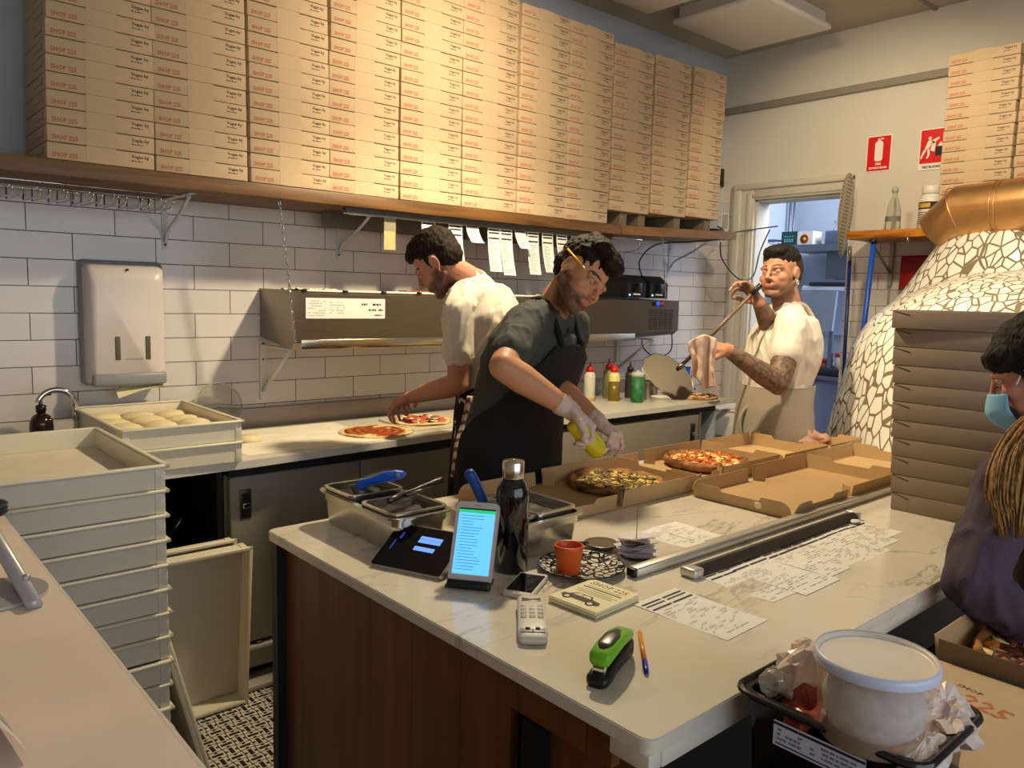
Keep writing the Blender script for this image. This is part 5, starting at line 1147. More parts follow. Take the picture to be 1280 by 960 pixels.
# ================================================================ the kitchen seen through the doorway
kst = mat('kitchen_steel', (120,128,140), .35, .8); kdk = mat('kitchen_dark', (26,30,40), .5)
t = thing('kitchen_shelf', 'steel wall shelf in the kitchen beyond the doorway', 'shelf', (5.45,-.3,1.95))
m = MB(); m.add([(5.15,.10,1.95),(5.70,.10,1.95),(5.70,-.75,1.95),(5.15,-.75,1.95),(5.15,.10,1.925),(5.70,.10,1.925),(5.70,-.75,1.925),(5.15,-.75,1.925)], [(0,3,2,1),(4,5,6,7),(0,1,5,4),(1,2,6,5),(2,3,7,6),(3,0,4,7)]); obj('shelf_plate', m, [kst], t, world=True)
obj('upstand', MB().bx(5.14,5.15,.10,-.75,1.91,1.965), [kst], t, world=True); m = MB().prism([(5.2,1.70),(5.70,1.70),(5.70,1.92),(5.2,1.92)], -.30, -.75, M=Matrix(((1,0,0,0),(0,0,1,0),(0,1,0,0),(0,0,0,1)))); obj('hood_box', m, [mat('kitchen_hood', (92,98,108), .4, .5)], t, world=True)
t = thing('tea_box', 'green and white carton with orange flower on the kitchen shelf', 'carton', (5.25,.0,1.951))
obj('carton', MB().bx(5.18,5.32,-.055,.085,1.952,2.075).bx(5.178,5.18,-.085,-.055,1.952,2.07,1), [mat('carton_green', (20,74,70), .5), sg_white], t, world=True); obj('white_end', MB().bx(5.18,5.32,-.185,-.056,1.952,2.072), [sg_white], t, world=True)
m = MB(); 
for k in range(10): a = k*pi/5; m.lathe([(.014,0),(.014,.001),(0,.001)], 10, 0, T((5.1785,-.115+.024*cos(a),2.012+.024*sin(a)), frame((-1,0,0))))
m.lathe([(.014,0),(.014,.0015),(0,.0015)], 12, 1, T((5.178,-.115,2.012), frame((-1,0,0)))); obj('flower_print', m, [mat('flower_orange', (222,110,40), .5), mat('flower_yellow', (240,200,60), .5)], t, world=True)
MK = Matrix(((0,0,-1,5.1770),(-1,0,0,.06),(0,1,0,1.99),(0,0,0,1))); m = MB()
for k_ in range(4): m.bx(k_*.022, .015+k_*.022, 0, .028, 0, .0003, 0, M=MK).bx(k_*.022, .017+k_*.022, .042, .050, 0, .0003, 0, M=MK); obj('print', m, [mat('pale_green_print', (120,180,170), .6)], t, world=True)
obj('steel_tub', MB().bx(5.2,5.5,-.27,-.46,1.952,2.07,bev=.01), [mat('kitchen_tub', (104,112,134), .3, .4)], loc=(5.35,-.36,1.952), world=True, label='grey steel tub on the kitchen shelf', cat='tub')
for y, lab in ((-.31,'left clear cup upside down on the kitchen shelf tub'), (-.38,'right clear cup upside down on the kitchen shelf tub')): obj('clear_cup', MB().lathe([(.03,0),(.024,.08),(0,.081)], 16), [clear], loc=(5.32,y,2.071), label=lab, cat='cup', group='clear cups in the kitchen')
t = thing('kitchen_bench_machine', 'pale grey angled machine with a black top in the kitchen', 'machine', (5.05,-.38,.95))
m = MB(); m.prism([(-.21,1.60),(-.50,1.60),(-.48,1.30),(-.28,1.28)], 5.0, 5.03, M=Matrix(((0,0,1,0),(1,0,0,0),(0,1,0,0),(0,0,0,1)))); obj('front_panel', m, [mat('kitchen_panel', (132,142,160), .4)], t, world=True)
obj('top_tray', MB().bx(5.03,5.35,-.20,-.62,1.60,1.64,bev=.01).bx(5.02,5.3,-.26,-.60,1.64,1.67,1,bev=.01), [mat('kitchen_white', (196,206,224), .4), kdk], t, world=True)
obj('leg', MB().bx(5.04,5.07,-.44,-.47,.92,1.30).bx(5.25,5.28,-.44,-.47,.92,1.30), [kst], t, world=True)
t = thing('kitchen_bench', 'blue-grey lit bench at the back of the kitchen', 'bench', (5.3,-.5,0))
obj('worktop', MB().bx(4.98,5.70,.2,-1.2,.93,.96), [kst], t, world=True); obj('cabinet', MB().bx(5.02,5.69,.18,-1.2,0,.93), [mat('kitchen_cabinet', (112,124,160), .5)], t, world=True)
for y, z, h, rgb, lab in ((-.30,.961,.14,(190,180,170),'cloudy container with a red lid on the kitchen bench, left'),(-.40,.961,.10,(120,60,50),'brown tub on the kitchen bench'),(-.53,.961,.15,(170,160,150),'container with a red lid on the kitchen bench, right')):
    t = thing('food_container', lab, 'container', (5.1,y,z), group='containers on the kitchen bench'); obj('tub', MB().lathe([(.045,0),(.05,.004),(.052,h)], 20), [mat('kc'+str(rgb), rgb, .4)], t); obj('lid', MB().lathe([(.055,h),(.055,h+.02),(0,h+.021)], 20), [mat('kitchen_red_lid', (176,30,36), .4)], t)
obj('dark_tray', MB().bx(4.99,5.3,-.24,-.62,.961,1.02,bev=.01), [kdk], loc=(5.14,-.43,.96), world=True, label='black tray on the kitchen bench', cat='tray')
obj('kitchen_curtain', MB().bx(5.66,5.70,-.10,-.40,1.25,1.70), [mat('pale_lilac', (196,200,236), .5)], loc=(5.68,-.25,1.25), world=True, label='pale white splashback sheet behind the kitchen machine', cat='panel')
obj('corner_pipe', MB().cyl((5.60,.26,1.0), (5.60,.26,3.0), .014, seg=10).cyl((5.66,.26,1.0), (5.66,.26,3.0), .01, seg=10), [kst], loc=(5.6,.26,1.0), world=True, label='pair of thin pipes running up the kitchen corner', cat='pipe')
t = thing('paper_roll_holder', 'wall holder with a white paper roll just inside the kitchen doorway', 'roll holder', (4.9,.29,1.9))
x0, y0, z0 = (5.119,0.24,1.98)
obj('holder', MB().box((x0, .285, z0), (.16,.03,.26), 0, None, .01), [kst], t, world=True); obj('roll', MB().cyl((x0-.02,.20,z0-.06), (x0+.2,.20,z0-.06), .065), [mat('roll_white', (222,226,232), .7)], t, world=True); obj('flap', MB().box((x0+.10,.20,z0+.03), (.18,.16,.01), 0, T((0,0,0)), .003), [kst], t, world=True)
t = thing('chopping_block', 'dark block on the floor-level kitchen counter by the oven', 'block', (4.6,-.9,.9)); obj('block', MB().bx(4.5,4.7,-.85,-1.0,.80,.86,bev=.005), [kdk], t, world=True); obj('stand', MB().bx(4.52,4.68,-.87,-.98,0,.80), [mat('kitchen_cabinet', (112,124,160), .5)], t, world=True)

# ================================================================ near-left counter
t = thing('customer_counter', 'pale laminate customer counter in the near left corner', 'counter', (-1.1,-2.6,0))
m = MB().prism([(-1.85,-1.42),(-.472,-1.42),(-.472,-3.9),(-1.85,-3.9)], 1.0, 1.03); obj('top', m, [left_top], t, world=True)
obj('edge_strip', MB().bx(-.475,-.471,-1.42,-3.9,1.0,1.0302), [mat('pale_edge', (226,216,206), .4)], t, world=True); obj('body', MB().bx(-1.84,-.50,-1.45,-3.88,0,1.0), [veneer], t, world=True)
al2 = mat('satin_grey_stand', (176,174,176), .35, .3)
t = thing('tablet_stand', 'grey metal tablet stand with a flat rounded base on the near counter', 'stand', (-.62,-1.97,1.031))
obj('base', MB().prism(rr_poly(-.78,-.487,-2.045,-1.905,.068,8), 1.031, 1.036), [al2], t, world=True)
m = MB(); a = V((-0.521,-2.065,1.036)); b = V((-0.53,-1.798,1.074)); c = V((-0.58,-1.738,1.183)); sd_ = V((.25,-.20,0)).normalized()*.0
m.tube([a, b, c], [.011,.012,.012], 12); q = V((-0.545,-2.066,1.036)); obj('arm', m, [al2], t, world=True)
m = MB(); m.tube([V((-0.537,-2.126,1.1)), V((-0.542,-2.122,1.1))], .005, 10); obj('knob', m, [al2], t, world=True)
t = thing('paper_roll', 'white paper slip curling up at the left edge of the near counter', 'paper', (-.62,-2.36,1.031))
a = V((-0.61,-2.37,1.033)); b = V((-0.602,-2.49,1.033)); c = V((-0.663,-2.461,1.033))
m = MB(); m.grid(lambda u, v: a.lerp(b, u)+(c-b)*v*.9+V((0,0,.035*sin(pi*min(1,v*1.0))+.002)), 6, 10); obj('slip', m, [mat('slip_paper', (214,204,204), .8)], t, world=True)
m = MB(); a2 = a.lerp(b,.15); m.grid(lambda u, v: a2.lerp(b, .3+.4*u)+(c-b)*(.1+.2*v)+V((0,0,.035*sin(pi*(.1+.2*v))+.0045)), 2, 4); obj('print', m, [ink_light], t, world=True)
for i in range(3): obj('black_dish', MB().lathe([(0,0),(.04,0),(.062,.012),(.066,.013),(.062,.010),(.04,.003),(0,.003)], 32), [black_plastic], loc=(-.530,-1.49,1.031+.008*i), label=('bottom','middle','top')[i]+' black dish of the small pile at the frame edge', cat='dish', group='black dishes on the near counter')

# ================================================================ side table, tub, bucket at the near right
t = thing('side_table', 'dark low side table standing against the front of the island', 'table', (.85,-3.0,0))
obj('tabletop', MB().bx(.16,1.24,-3.45,-2.745,.755,.78,bev=.004), [mat('side_table_top', (52,44,38), .5)], t, world=True)
for x in (.19,1.21):
    for y in (-3.42,-2.775): obj('leg', MB().bx(x-.018,x+.018,y-.018,y+.018,0,.755), [dark_under], t, world=True)
g_ = mat('smoky_black_plastic', (16,18,20), .18, spec=.6)
t = thing('black_food_tub', 'black tub of food scraps on the low table, a label on its front', 'tub', (.36,-2.885,.781))
m = gn(.262,.452,-3.008,-2.765,.785,.152,rim=.014,taper=.010,r=.02); rim_ = [V((x, y, .9385)) for x, y in rr_poly(.262-.013,.452+.013,-3.008-.013,-2.765+.013,.03,5)]; m.tube(rim_, .0055, 8, closed=True); obj('tub', m, [g_], t, world=True, auto=40)
m = MB(); lx = .2385
MT = Matrix(((0,0,-1,.2425),(-1,0,0,-2.825),(0,1,0,.888),(0,0,0,1)))
m.bx(0,.130,0,.036,0,.001,0,M=MT).bx(0,.130,.030,.034,.001,.0013,1,M=MT).bx(.004,.126,.003,.005,.001,.0013,1,M=MT); scribble(m, .006, .045, .008, .028, 3, MT @ T((0,0,.0013)), 2, 3, .5); scribble(m, .055, .125, .008, .028, 3, MT @ T((0,0,.0013)), 2, 9, .5)
obj('label', m, [mat('pale_blue_label', (206,212,232), .6), ink, mat('label_print_grey', (120,124,140), .8)], t, world=True, label='white printed label on the tub')
def crumple(c, r, seed, amp=.03, seg=26):
    m = MB().ball(c, r, 0, seg, seg//2); m.s = [False]*len(m.s)
    for a_, s_ in ((amp, 16), (amp*.55, 38), (amp*.28, 85)):
        for i, p in enumerate(m.v):
            q = p*s_+V((seed, seed*2, 0)); n = .55-abs(noise.noise(q))*2.6
            d = (p-V(c)); d = d.normalized() if d.length else V((0,0,1)); m.v[i] = p+d*n*a_
    return m
wrap = mat('greasy_white_paper', (226,206,192), .35, alpha=.93, nscale=30, namt=.06, sss=.1)
obj('wrapping_paper', crumple((.375,-2.805,.950), (.058,.040,.036), 1, .022), [wrap], label='crumpled greasy white paper at the back of the black tub', cat='paper', world=True, loc=(.375,-2.80,.92))
obj('wrapping_paper', crumple((.305,-2.795,.935), (.030,.028,.024), 4, .018), [mat('translucent_wrap', (214,206,192), .25, alpha=.75)], label='thin clear wrap spilling over the island-side corner of the tub', cat='wrap', world=True, loc=(.285,-2.795,.90))
obj('ham_slices', crumple((.300,-2.850,.925), (.050,.042,.028), 7, .018), [mat('ham_red', (150,64,44), .35, nscale=40, namt=.35)], label='dark red ham slices between paper and bucket in the tub', cat='ham', world=True, loc=(.30,-2.85,.90))
obj('wrapping_paper', crumple((.415,-2.985,.935), (.045,.036,.035), 12, .022), [wrap], label='crumpled white paper with orange grease on the right of the bucket', cat='paper', world=True, loc=(.415,-2.985,.90))
obj('wrapping_paper', crumple((.31,-3.000,.915), (.065,.018,.028), 15, .014), [wrap], label='crumpled white paper at the corner of the tub nearest the camera', cat='paper', world=True, loc=(.31,-3.0,.88))
obj('food_scraps', crumple((.36,-2.89,.86), (.075,.10,.045), 19, .012), [mat('scraps_orange', (190,112,70), .5, nscale=50, namt=.4)], label='mixed orange food scraps filling the black tub', cat='scraps', kind='stuff', world=True, loc=(.36,-2.89,.80))
t = thing('plastic_bucket', 'round translucent bucket of white cheese with a lid, set in the tub', 'bucket', (.303,-2.932,.925))
shell = mat('translucent_bucket', (236,204,172), .3, alpha=.36)
obj('bucket', MB().lathe([(0,0),(.064,0),(.067,.004),(.0735,.098),(.0735,.105)], 56), [shell], t)
m = MB().lathe([(0,.012),(.052,.014),(.0615,.03),(.064,.06),(.058,.078),(.04,.084),(0,.086)], 44); m = wobble(wobble(m, .004, 30, 2), .002, 90, 4); obj('contents', m, [mat('grated_cheese_white', (190,200,208), .8, nscale=60, namt=.2, bump=.6, bscale=70)], t, label='white grated cheese showing through the wall')
obj('lid', MB().lathe([(.0745,.100),(.0775,.101),(.0785,.108),(.0785,.113),(.0765,.1165),(.0735,.1165),(.072,.112),(.0700,.1105),(.03,.1112),(0,.1115)], 64), [mat('lid_white', (232,224,212), .35)], t)
obj('lid_rim', MB().lathe([(.0788,.1035),(.0792,.108),(.0790,.1125),(.0770,.1172),(.0750,.1172)], 64, cap=False), [mat('lid_rim_blue_white', (206,212,236), .3)], t, label='bluish-white rim of the lid')
obj('ear', MB().box((.058,-.055,.09), (.012,.012,.022), 0, None, .004), [mat('lid_white', (232,224,212))], t)
# boxes on the low table
t = thing('pizza_box', 'kraft pizza box with a printed number and stains on the low table', 'pizza box', (.66,-2.99,.781), 0, 'boxes on the low table')
obj('box', MB().bx(.49,.845,-3.16,-2.80,.781,.832,bev=.002), [kraft], t, world=True)
MT = Matrix(((0,-1,0,.70),(1,0,0,-2.955),(0,0,1,.8325),(0,0,0,1)))
MT = Matrix(((-.2,.98,0,.705),(-.98,-.2,0,-2.905),(0,0,1,.8325),(0,0,0,1)))
m = MB().text('225', .055, MT, 0, bold=.001).text('SHOP', .018, MT @ T((-.03,.05,0)), 1); obj('lid_print', m, [mat('brown_orange_print', (190,112,60), .8), black_print], t, world=True)
obj('grease_stain', MB().lathe([(.013,0),(.013,.0003),(0,.0003)], 18, M=T((.74,-3.02,.8322), None, (1,.7,1))), [mat('grease', (140,104,70), .6)], t, world=True)
t = open_box((.865,-3.00,.783), 0, 'open pizza box with a half-seen pizza in front of the masked worker', lid=False, L=.36, W=.36, h=.085); t['group'] = 'boxes on the low table'
flm = MB(); flap(flm, (0,-.18,.002), (0,.18,.002), .085, (-1,0)); obj('front_wall', flm, [mat('shaded_side_card', (120,96,66), .85)], t)  # darker card colour stands in for shade on this side of the box
t['label'] = 'open pizza box with a half-seen pizza in front of the masked worker'
pizza('pizza', (1.04,-2.99,.80), .16, 'pizza with orange and brown toppings in the box by the masked worker', [(190,110,50),(130,60,28),('pepper', (206,120,30), 'blob'),('cheese', (226,206,150), 'disc'),('meat', (96,44,26), 'blob'),('onion', (150,90,50), 'strip')], burnt, 140, 14, thick=.03, bits=(.012,.026))
obj('green_cloth', MB().bx(1.06,1.23,-2.76,-2.81,.781,.80,bev=.006), [mat('dull_green_cloth', (66,84,60), .9)], label='dull green cloth on the low table beside the worker\'s elbow', cat='cloth', world=True, loc=(1.14,-2.78,.78))

# ================================================================ people
RR, UU, FF = rr.copy(), uu.copy(), fw.copy()      # the photographer's right, up and forward, used only to write poses down
def cvec(a, b, c): return (RR*a+UU*b+FF*c).normalized()
def cap(m, p0, p1, r0, r1=None, seg=14):
    p0, p1 = V(p0), V(p1); r1 = r0 if r1 is None else r1
    m.cyl(p0, p1, r0, r1, seg); m.ball(p0, r0*1.0, 0, seg, 8); m.ball(p1, r1*1.0, 0, seg, 8)
def limb(m, pts, rs, seg=14):
    for i in range(len(pts)-1): cap(m, pts[i], pts[i+1], rs[i], rs[i+1], seg)
def muscle(a, b, bulge, r0, rm, r1):
    a, b = V(a), V(b); return [a, a.lerp(b, bulge), b], [r0, rm, r1]
def hmat(c, F, U):
    y = F.normalized(); z = (U-y*U.dot(y)).normalized(); x = y.cross(z)
    M = Matrix((x, y, z)).transposed().to_4x4(); M.translation = V(c); return M
def head_shapes(m, M, nose=1.0, lean=1.0):
    B = lambda c, r, R=None: m.ball(c, r, 0, 22, 14, M=M, R=R)
    B((0,-.018,.032), (.0745,.094,.083)); B((0,.018,-.008), (.0655,.0625,.078)); B((0,.030,-.045), (.055,.056,.055))
    B((0,.066,-.098), (.024,.018,.018)); B((.036,.040,-.060), (.026,.030,.034)); B((-.036,.040,-.060), (.026,.030,.034))
    W = lambda p: M @ V(p)
    for s in (-1, 1):
        cap(m, W((s*.056,-.008,-.052)), W((s*.020,.060,-.098)), .017, .015); B((s*.043,.052,-.030), (.021,.024,.020))
        B((s*.074,-.006,-.010), (.006,.015,.024), RX(-10)); m.tube([W((s*(.0775+.003*sin(a)), -.010-.015*cos(a*1.0), -.008+.024*sin(a))) for a in [radians(q) for q in range(-100, 221, 20)]], .0042, 8)
        B((s*.076,-.004,-.038), (.006,.008,.009))
        cap(m, W((s*.014,.082,.014)), W((s*.048,.066,.014)), .0095, .009)
        cap(m, W((s*.018,.0785,-.0125)), W((s*.044,.065,-.011)), .0055, .005); cap(m, W((s*.017,.0785,.0095)), W((s*.045,.066,.0075)), .0052, .005)
        B((s*.0110,.093,-.0365), (.0072,.009,.0064))
    cap(m, W((0,.079,.014)), W((0,.103,-.027)), .0074, .0084*nose); B((0,.1045,-.032), (.0095*nose,.011,.0088))
    B((0,.0755,-.062), (.030,.013,.017)); B((0,.0850,-.0600), (.0215,.0062,.0042)); B((0,.0832,-.0685), (.0185,.0068,.0050))
def hand_shapes(m, wrist, d, pn, side, curl=(30,40,30), spread=7, sc=1.0, thumb=(35, 20), r=1.0, fingers=None):
    """d: along the palm; pn: the way the palm faces; side +1/-1: where the thumb leaves"""
    d = V(d).normalized(); pn = V(pn); pn = (pn-d*pn.dot(d)).normalized(); s = d.cross(pn).normalized()*side; w = V(wrist)
    K = lambda a, b, c: w+(d*a+s*b+pn*c)*sc
    cap(m, K(-.015,0,0), K(.012,0,0), .023*sc*r, .024*sc*r)
    for b in (-.028,-.010,.010,.028): cap(m, K(.010,b*.62,0), K(.082-.10*abs(b-.006)*1.2,b,0), .0155*sc*r, .0115*sc*r)
    lens = ((.030,.019,.016), (.040,.026,.020), (.044,.029,.021), (.040,.026,.020))
    for i, b in enumerate((-.029,-.0105,.0095,.0285)):
        cu = (fingers[i] if fingers else curl); a = radians(spread*(i-1.5)); fd = (d*cos(a)+s*sin(a)).normalized(); p = K(.080-.12*abs(b-.006),b,0); ang = 0; rad = (.0078,.0088,.009,.0086)[i]*sc*r
        for k in range(3):
            ang += radians(cu[k]); q = p+(fd*cos(ang)+pn*sin(ang))*lens[i][k]*sc; cap(m, p, q, rad, rad*.9, 10); p = q; rad *= .93
    p = K(.018,.026,.004); a = radians(thumb[0]); td = (d*cos(a)+s*sin(a)*.9+pn*.35).normalized(); q = p+td*.042*sc; cap(m, p, q, .0135*sc*r, .0115*sc*r, 10)
    a2 = radians(thumb[0]-thumb[1]); td = (d*cos(a2)+s*sin(a2)*.6+pn*.55).normalized(); q2 = q+td*.030*sc; cap(m, q, q2, .0108*sc*r, .010*sc*r, 10); td = (td+pn*.4).normalized(); cap(m, q2, q2+td*.024*sc, .010*sc*r, .0085*sc*r, 10)
def skin_tone(base, M=None, beard=None, bamt=.75, tattoo=None, lips=(150,84,74), brow=(34,24,18), stubble=0):
    b0 = V(_lin(base)[:3]); red = V(_lin((min(255,base[0]+6), base[1]-22, base[2]-22))[:3]); lp = V(_lin(lips)[:3]); bw = V(_lin(brow)[:3]); bd = V(_lin(beard)[:3]) if beard else None
    I = M.inverted() if M else None
    def sm(x, a, b): x = max(0, min(1, (x-a)/(b-a))); return x*x*(3-2*x)
    def f(co, root):
        p = root @ co; c = b0.copy()*(1+.06*noise.noise(p*22))
        if I:
            q = I @ p
            if q.length < .2:
                if q.y > .02: c = c.lerp(red, .35*max(0, 1-(V((abs(q.x)-.04, q.y-.07, q.z+.03)).length/.04)))
                if bd is not None:
                    j = sm(-q.z, .030+.012*sm(q.y, .0, .06), .052+.010*sm(q.y, .0, .06))*sm(q.y, -.035, -.01)
                    j = max(j, sm(-q.z, .020, .034)*sm(q.y, -.02, 0)*sm(-q.y, -.045, -.02)*.9)
                    mo = sm(.034-abs(q.x), 0, .01)*sm(-q.z, .043, .049)*sm(q.z, -.060, -.055)*sm(q.y, .06, .08); j = max(j, mo)
                    j *= 1-sm(-q.z, .115, .14); lipz = (abs(q.x) < .024 and -.076 < q.z < -.054 and q.y > .085)
                    if lipz: j = 0
                    c = c.lerp(bd, bamt*j*(.9+.14*noise.noise(p*150)))
                if abs(q.x) < .0235 and -.0745 < q.z < -.0555 and q.y > .080: c = c.lerp(lp, .55)
                if q.y > .05 and ((abs(q.x)-.031)/.018)**2+((q.z+.001)/.0095)**2 < 1: c = c.lerp(bw, .42)
                if q.y > .055 and .012 < abs(q.x) < .052 and abs(q.z-(.0185+.0045*sin((abs(q.x)-.012)/.038*pi))) < .0046: c = c.lerp(bw, .92)
        if tattoo:
            k = tattoo(p)
            if k > 0:
                n = noise.noise(p*30+V((3,1,7)))+.55*noise.noise(p*75); n = abs(n)
                c = c.lerp(V((.045,.046,.038)), k*(.86 if n < .20 else .58))
        return c
    return f
skinM = vmat('skin', .52, sss=.06, bump=.06, bscale=400, spec=.4)
def fuse(name, m, vox, mats, parent, smooth=3, disp=None, tone=None, **kw):
    b = blobmesh(m, vox, smooth, .5, disp); o = obj(name, b, mats, parent, world=True, **kw)
    if tone:
        root = Matrix.Translation(parent.location); paint(o, lambda c: tone(c, root))
    return o
def eyes(M, parent, open_=1.0, look=(0,0)):
    for s in (-1, 1):
        m = MB(); c = M @ V((s*.031,.0675,-.0015)); m.ball((s*.031,.0675,-.0015), .0122, 0, 18, 12, M=M)
        d = (M.to_3x3() @ V((look[0], 1, look[1]))).normalized(); X = frame(d); m.lathe([(.0070,.0102),(.0066,.0116),(0,.0124)], 16, 1, T(c, X)); m.lathe([(.003,.0118),(0,.0125)], 12, 2, T(c, X))
        o = obj('eye', m, [mat('eye_white', (206,196,186), .3), mat('iris_brown', (62,38,22), .2), ink], parent, world=True)
        m = MB(); B = []
        if open_ < .6:   # upper lid lowered
            m.lathe([(.0132*sin(radians(a)), .0132*cos(radians(a))) for a in (6, 25, 45, 65, 80)], 18, 0, M @ T((s*.031,.0675,-.0015), RX(-62+open_*30)), cap=False); lid = obj('eyelid', m, [mat('eyelid_skin', (190,136,104), .6)], parent, world=True)
def cloth(name, rgb, rough=.85, bump=.25, bs=160, namt=.06): return mat(name, rgb, rough, nscale=9, namt=namt, bump=bump, bscale=bs)
def folds(amp, f1, seed, dirv=(0,0,1)):
    dv = V(dirv).normalized()
    def d(p):
        q = p*f1*1.25; q = q-dv*q.dot(dv)*.72+V((seed, 0, 0)); n = noise.noise(q)+.5*noise.noise(q*2.3); return amp*max(-.12, .62-abs(n)*2.6)
    return d
def collar(s):
    return [(s[0][0].lerp(s[1][0], .45), s[0][1].lerp(s[1][1], .55), s[0][2].lerp(s[1][2], .7))]
def torso(m, secs, k=1.0, add=0):
    m.loft([(c, V(a)*k+V(a).normalized()*add, V(b)*k+V(b).normalized()*add) for c, a, b in secs], 26, p=2.4)
def apron(secs, a0, a1, add, nv=30, nu=36, hem=0):
    """cloth sheet wrapped round the front of the torso sections between angles a0..a1 (90 = straight ahead)"""
    m = MB(); n = len(secs)-1
    def f(u, v, o):
        t = v*n; i = min(int(t), n-1); k = t-i; c = V(secs[i][0]).lerp(V(secs[i+1][0]), k); a = V(secs[i][1]).lerp(V(secs[i+1][1]), k); b = V(secs[i][2]).lerp(V(secs[i+1][2]), k)
        A0 = a0[i]*(1-k)+a0[i+1]*k; A1 = a1[i]*(1-k)+a1[i+1]*k; th = radians(A0+(A1-A0)*u); ad = add+o+.008*noise.noise(V((th*3.2, v*3, 3)))*v*1.6
        ct = math.copysign(abs(cos(th))**(2/2.4), cos(th)); st = math.copysign(abs(sin(th))**(2/2.4), sin(th))
        return c+(a+a.normalized()*ad)*ct+(b+b.normalized()*ad)*st
    m.grid(lambda u, v: f(u, v, 0), nu, nv); m.grid(lambda u, v: f(1-u, v, -.003), nu, nv)
    ring = [f(i/nu, 0, -.0015) for i in range(nu+1)]+[f(1, j/nv, -.0015) for j in range(nv+1)]+[f(1-i/nu, 1, -.0015) for i in range(nu+1)]+[f(0, 1-j/nv, -.0015) for j in range(nv)]
    m.tube(ring, .003, 6, closed=True); return m
def secs_from(pts, R_, F_, up=None):
    out = []
    for c, rx, ry in pts: out.append((V(c), V(R_)*rx, V(F_)*ry))
    return out
def legs(m, hipL, hipR, F_, foot=None, spread=.0, r=(.085,.058,.042), zf=.09):
    for i, h in enumerate((hipL, hipR)):
        h = V(h); k = V((h.x, h.y, .50))+V(F_)*.03; a = V((h.x, h.y, zf))-V(F_)*.0; limb(m, [h, k, a], list(r))
def shoes(parent, hips, F_):
    for h in hips:
        f = V((F_[0], F_[1], 0)).normalized(); c = V((h[0], h[1], 0)); s = V((-f.y, f.x, 0)); m = MB()
        m.loft([(c-f*.09+V((0,0,.045)), s*.032, V((0,0,.038))), (c-f*.04+V((0,0,.055)), s*.042, V((0,0,.050))), (c+f*.04+V((0,0,.045)), s*.045, V((0,0,.042))), (c+f*.12+V((0,0,.032)), s*.046, V((0,0,.030))), (c+f*.17+V((0,0,.024)), s*.034, V((0,0,.020)))], 18, p=3)
        obj('shoe', m, [black_plastic], parent, world=True)
def hair_mesh(M, balls, disp, vox=.0065, smooth=1):
    m = MB()
    for c, r_ in balls: m.ball(c, r_, 0, 20, 14, M=M)
    return blobmesh(m, vox, smooth, .5, disp)
g = NT('dark_hair', .75); g.b.inputs['Specular IOR Level'].default_value = .2; n_ = g.noise(120, g.mapping(scale=(1,1,.35)), 5); g.col(g.mix(g.rng(n_.outputs[0], .35, .7), _lin((18,12,8)), _lin((50,35,22)))); g.bump(n_.outputs[0], .8, .006); hairM = g.m
g = NT('black_hair', .7); g.b.inputs['Specular IOR Level'].default_value = .2; n_ = g.noise(140, g.mapping(scale=(1,1,.3)), 5); g.col(g.mix(g.rng(n_.outputs[0], .35, .7), _lin((12,10,9)), _lin((40,32,26)))); g.bump(n_.outputs[0], .8, .006); hairB = g.m

# ---- cook in the black apron ------------------------------------------------------
base = V((1.10,-1.16,0)); t = thing('person', 'person in dark grey t-shirt and black apron, pencil behind ear, squeezing a yellow bottle', 'person', base)
Fb = V((.24,-.97,0)).normalized(); Rb = V((-.97,-.24,0)).normalized(); Fl = (Fb+V((0,0,-.45))).normalized(); Up_b = V((0,0,1))
HM = hmat((1.09,-1.61,1.574), cvec(.56,-.52,-.66), cvec(.66,.74,-.03))
nb = V((1.079,-1.484,1.451)); shR = V((0.924,-1.527,1.415)); shL = V((1.218,-1.453,1.407)); elR = V((0.738,-1.648,1.304)); wrR = V((0.917,-1.745,1.177)); elL = V((1.074,-1.515,1.216)); wrL = V((1.06,-1.731,1.124))
cs = [((1.074,-1.482,1.435),.070,.062), ((1.06,-1.476,1.398),.145,.090), ((1.048,-1.46,1.345),.178,.112), ((1.033,-1.433,1.255),.168,.118), ((1.023,-1.4,1.144),.152,.112), ((1.014,-1.382,1.033),.160,.120), ((1.013,-1.371,0.921),.170,.125), ((1.007,-1.38,0.825),.165,.12)]
sec = secs_from(cs, Rb, Fl); sec[-1] = (sec[-1][0], Rb*.165, Fb*.12); sec[-2] = (sec[-2][0], Rb*.17, Fb*.125); sec[-3] = (sec[-3][0], Rb*.16, (Fb+V((0,0,-.15))).normalized()*.12)
pel = sec[-1][0]; hipR_ = pel+Rb*.095; hipL_ = pel-Rb*.095
m = MB(); head_shapes(m, HM); torso(m, sec, .90)
cap(m, HM @ V((0,-.022,-.035)), nb+V((0,0,.0)), .052, .058); cap(m, nb, shR+(nb-shR)*.15, .045, .05); cap(m, nb, shL+(nb-shL)*.15, .045, .05)
for s_, e_, w_ in ((shR, elR, wrR), (shL, elL, wrL)):
    p, r_ = muscle(s_, e_, .45, .054, .050, .042); limb(m, p, r_); p, r_ = muscle(e_, w_, .28, .043, .045, .027); limb(m, p, r_)
hdR = (V((0.977,-1.808,1.106))-wrR).normalized(); pnR = cvec(-.55,-.75,-.15); fR = [(48,62,35)]*4
hdL = (V((1.072,-1.801,1.09))-wrL).normalized(); pnL = cvec(-.2,-.95,.1); fL = [(74,62,30),(70,58,28),(62,52,25),(44,40,20)]
hand_shapes(m, wrR, hdR, pnR, -1, fingers=fR, thumb=(50,30)); hand_shapes(m, wrL, hdL, pnL, 1, fingers=fL, thumb=(45,35), sc=.9)
legs(m, hipL_, hipR_, Fb)
fuse('body', m, .0048, [skinM], t, 3, tone=skin_tone((194,138,102), HM, beard=(40,28,22), bamt=.86, lips=(160,92,80)))
eyes(HM, t, .45, (0,-.35))
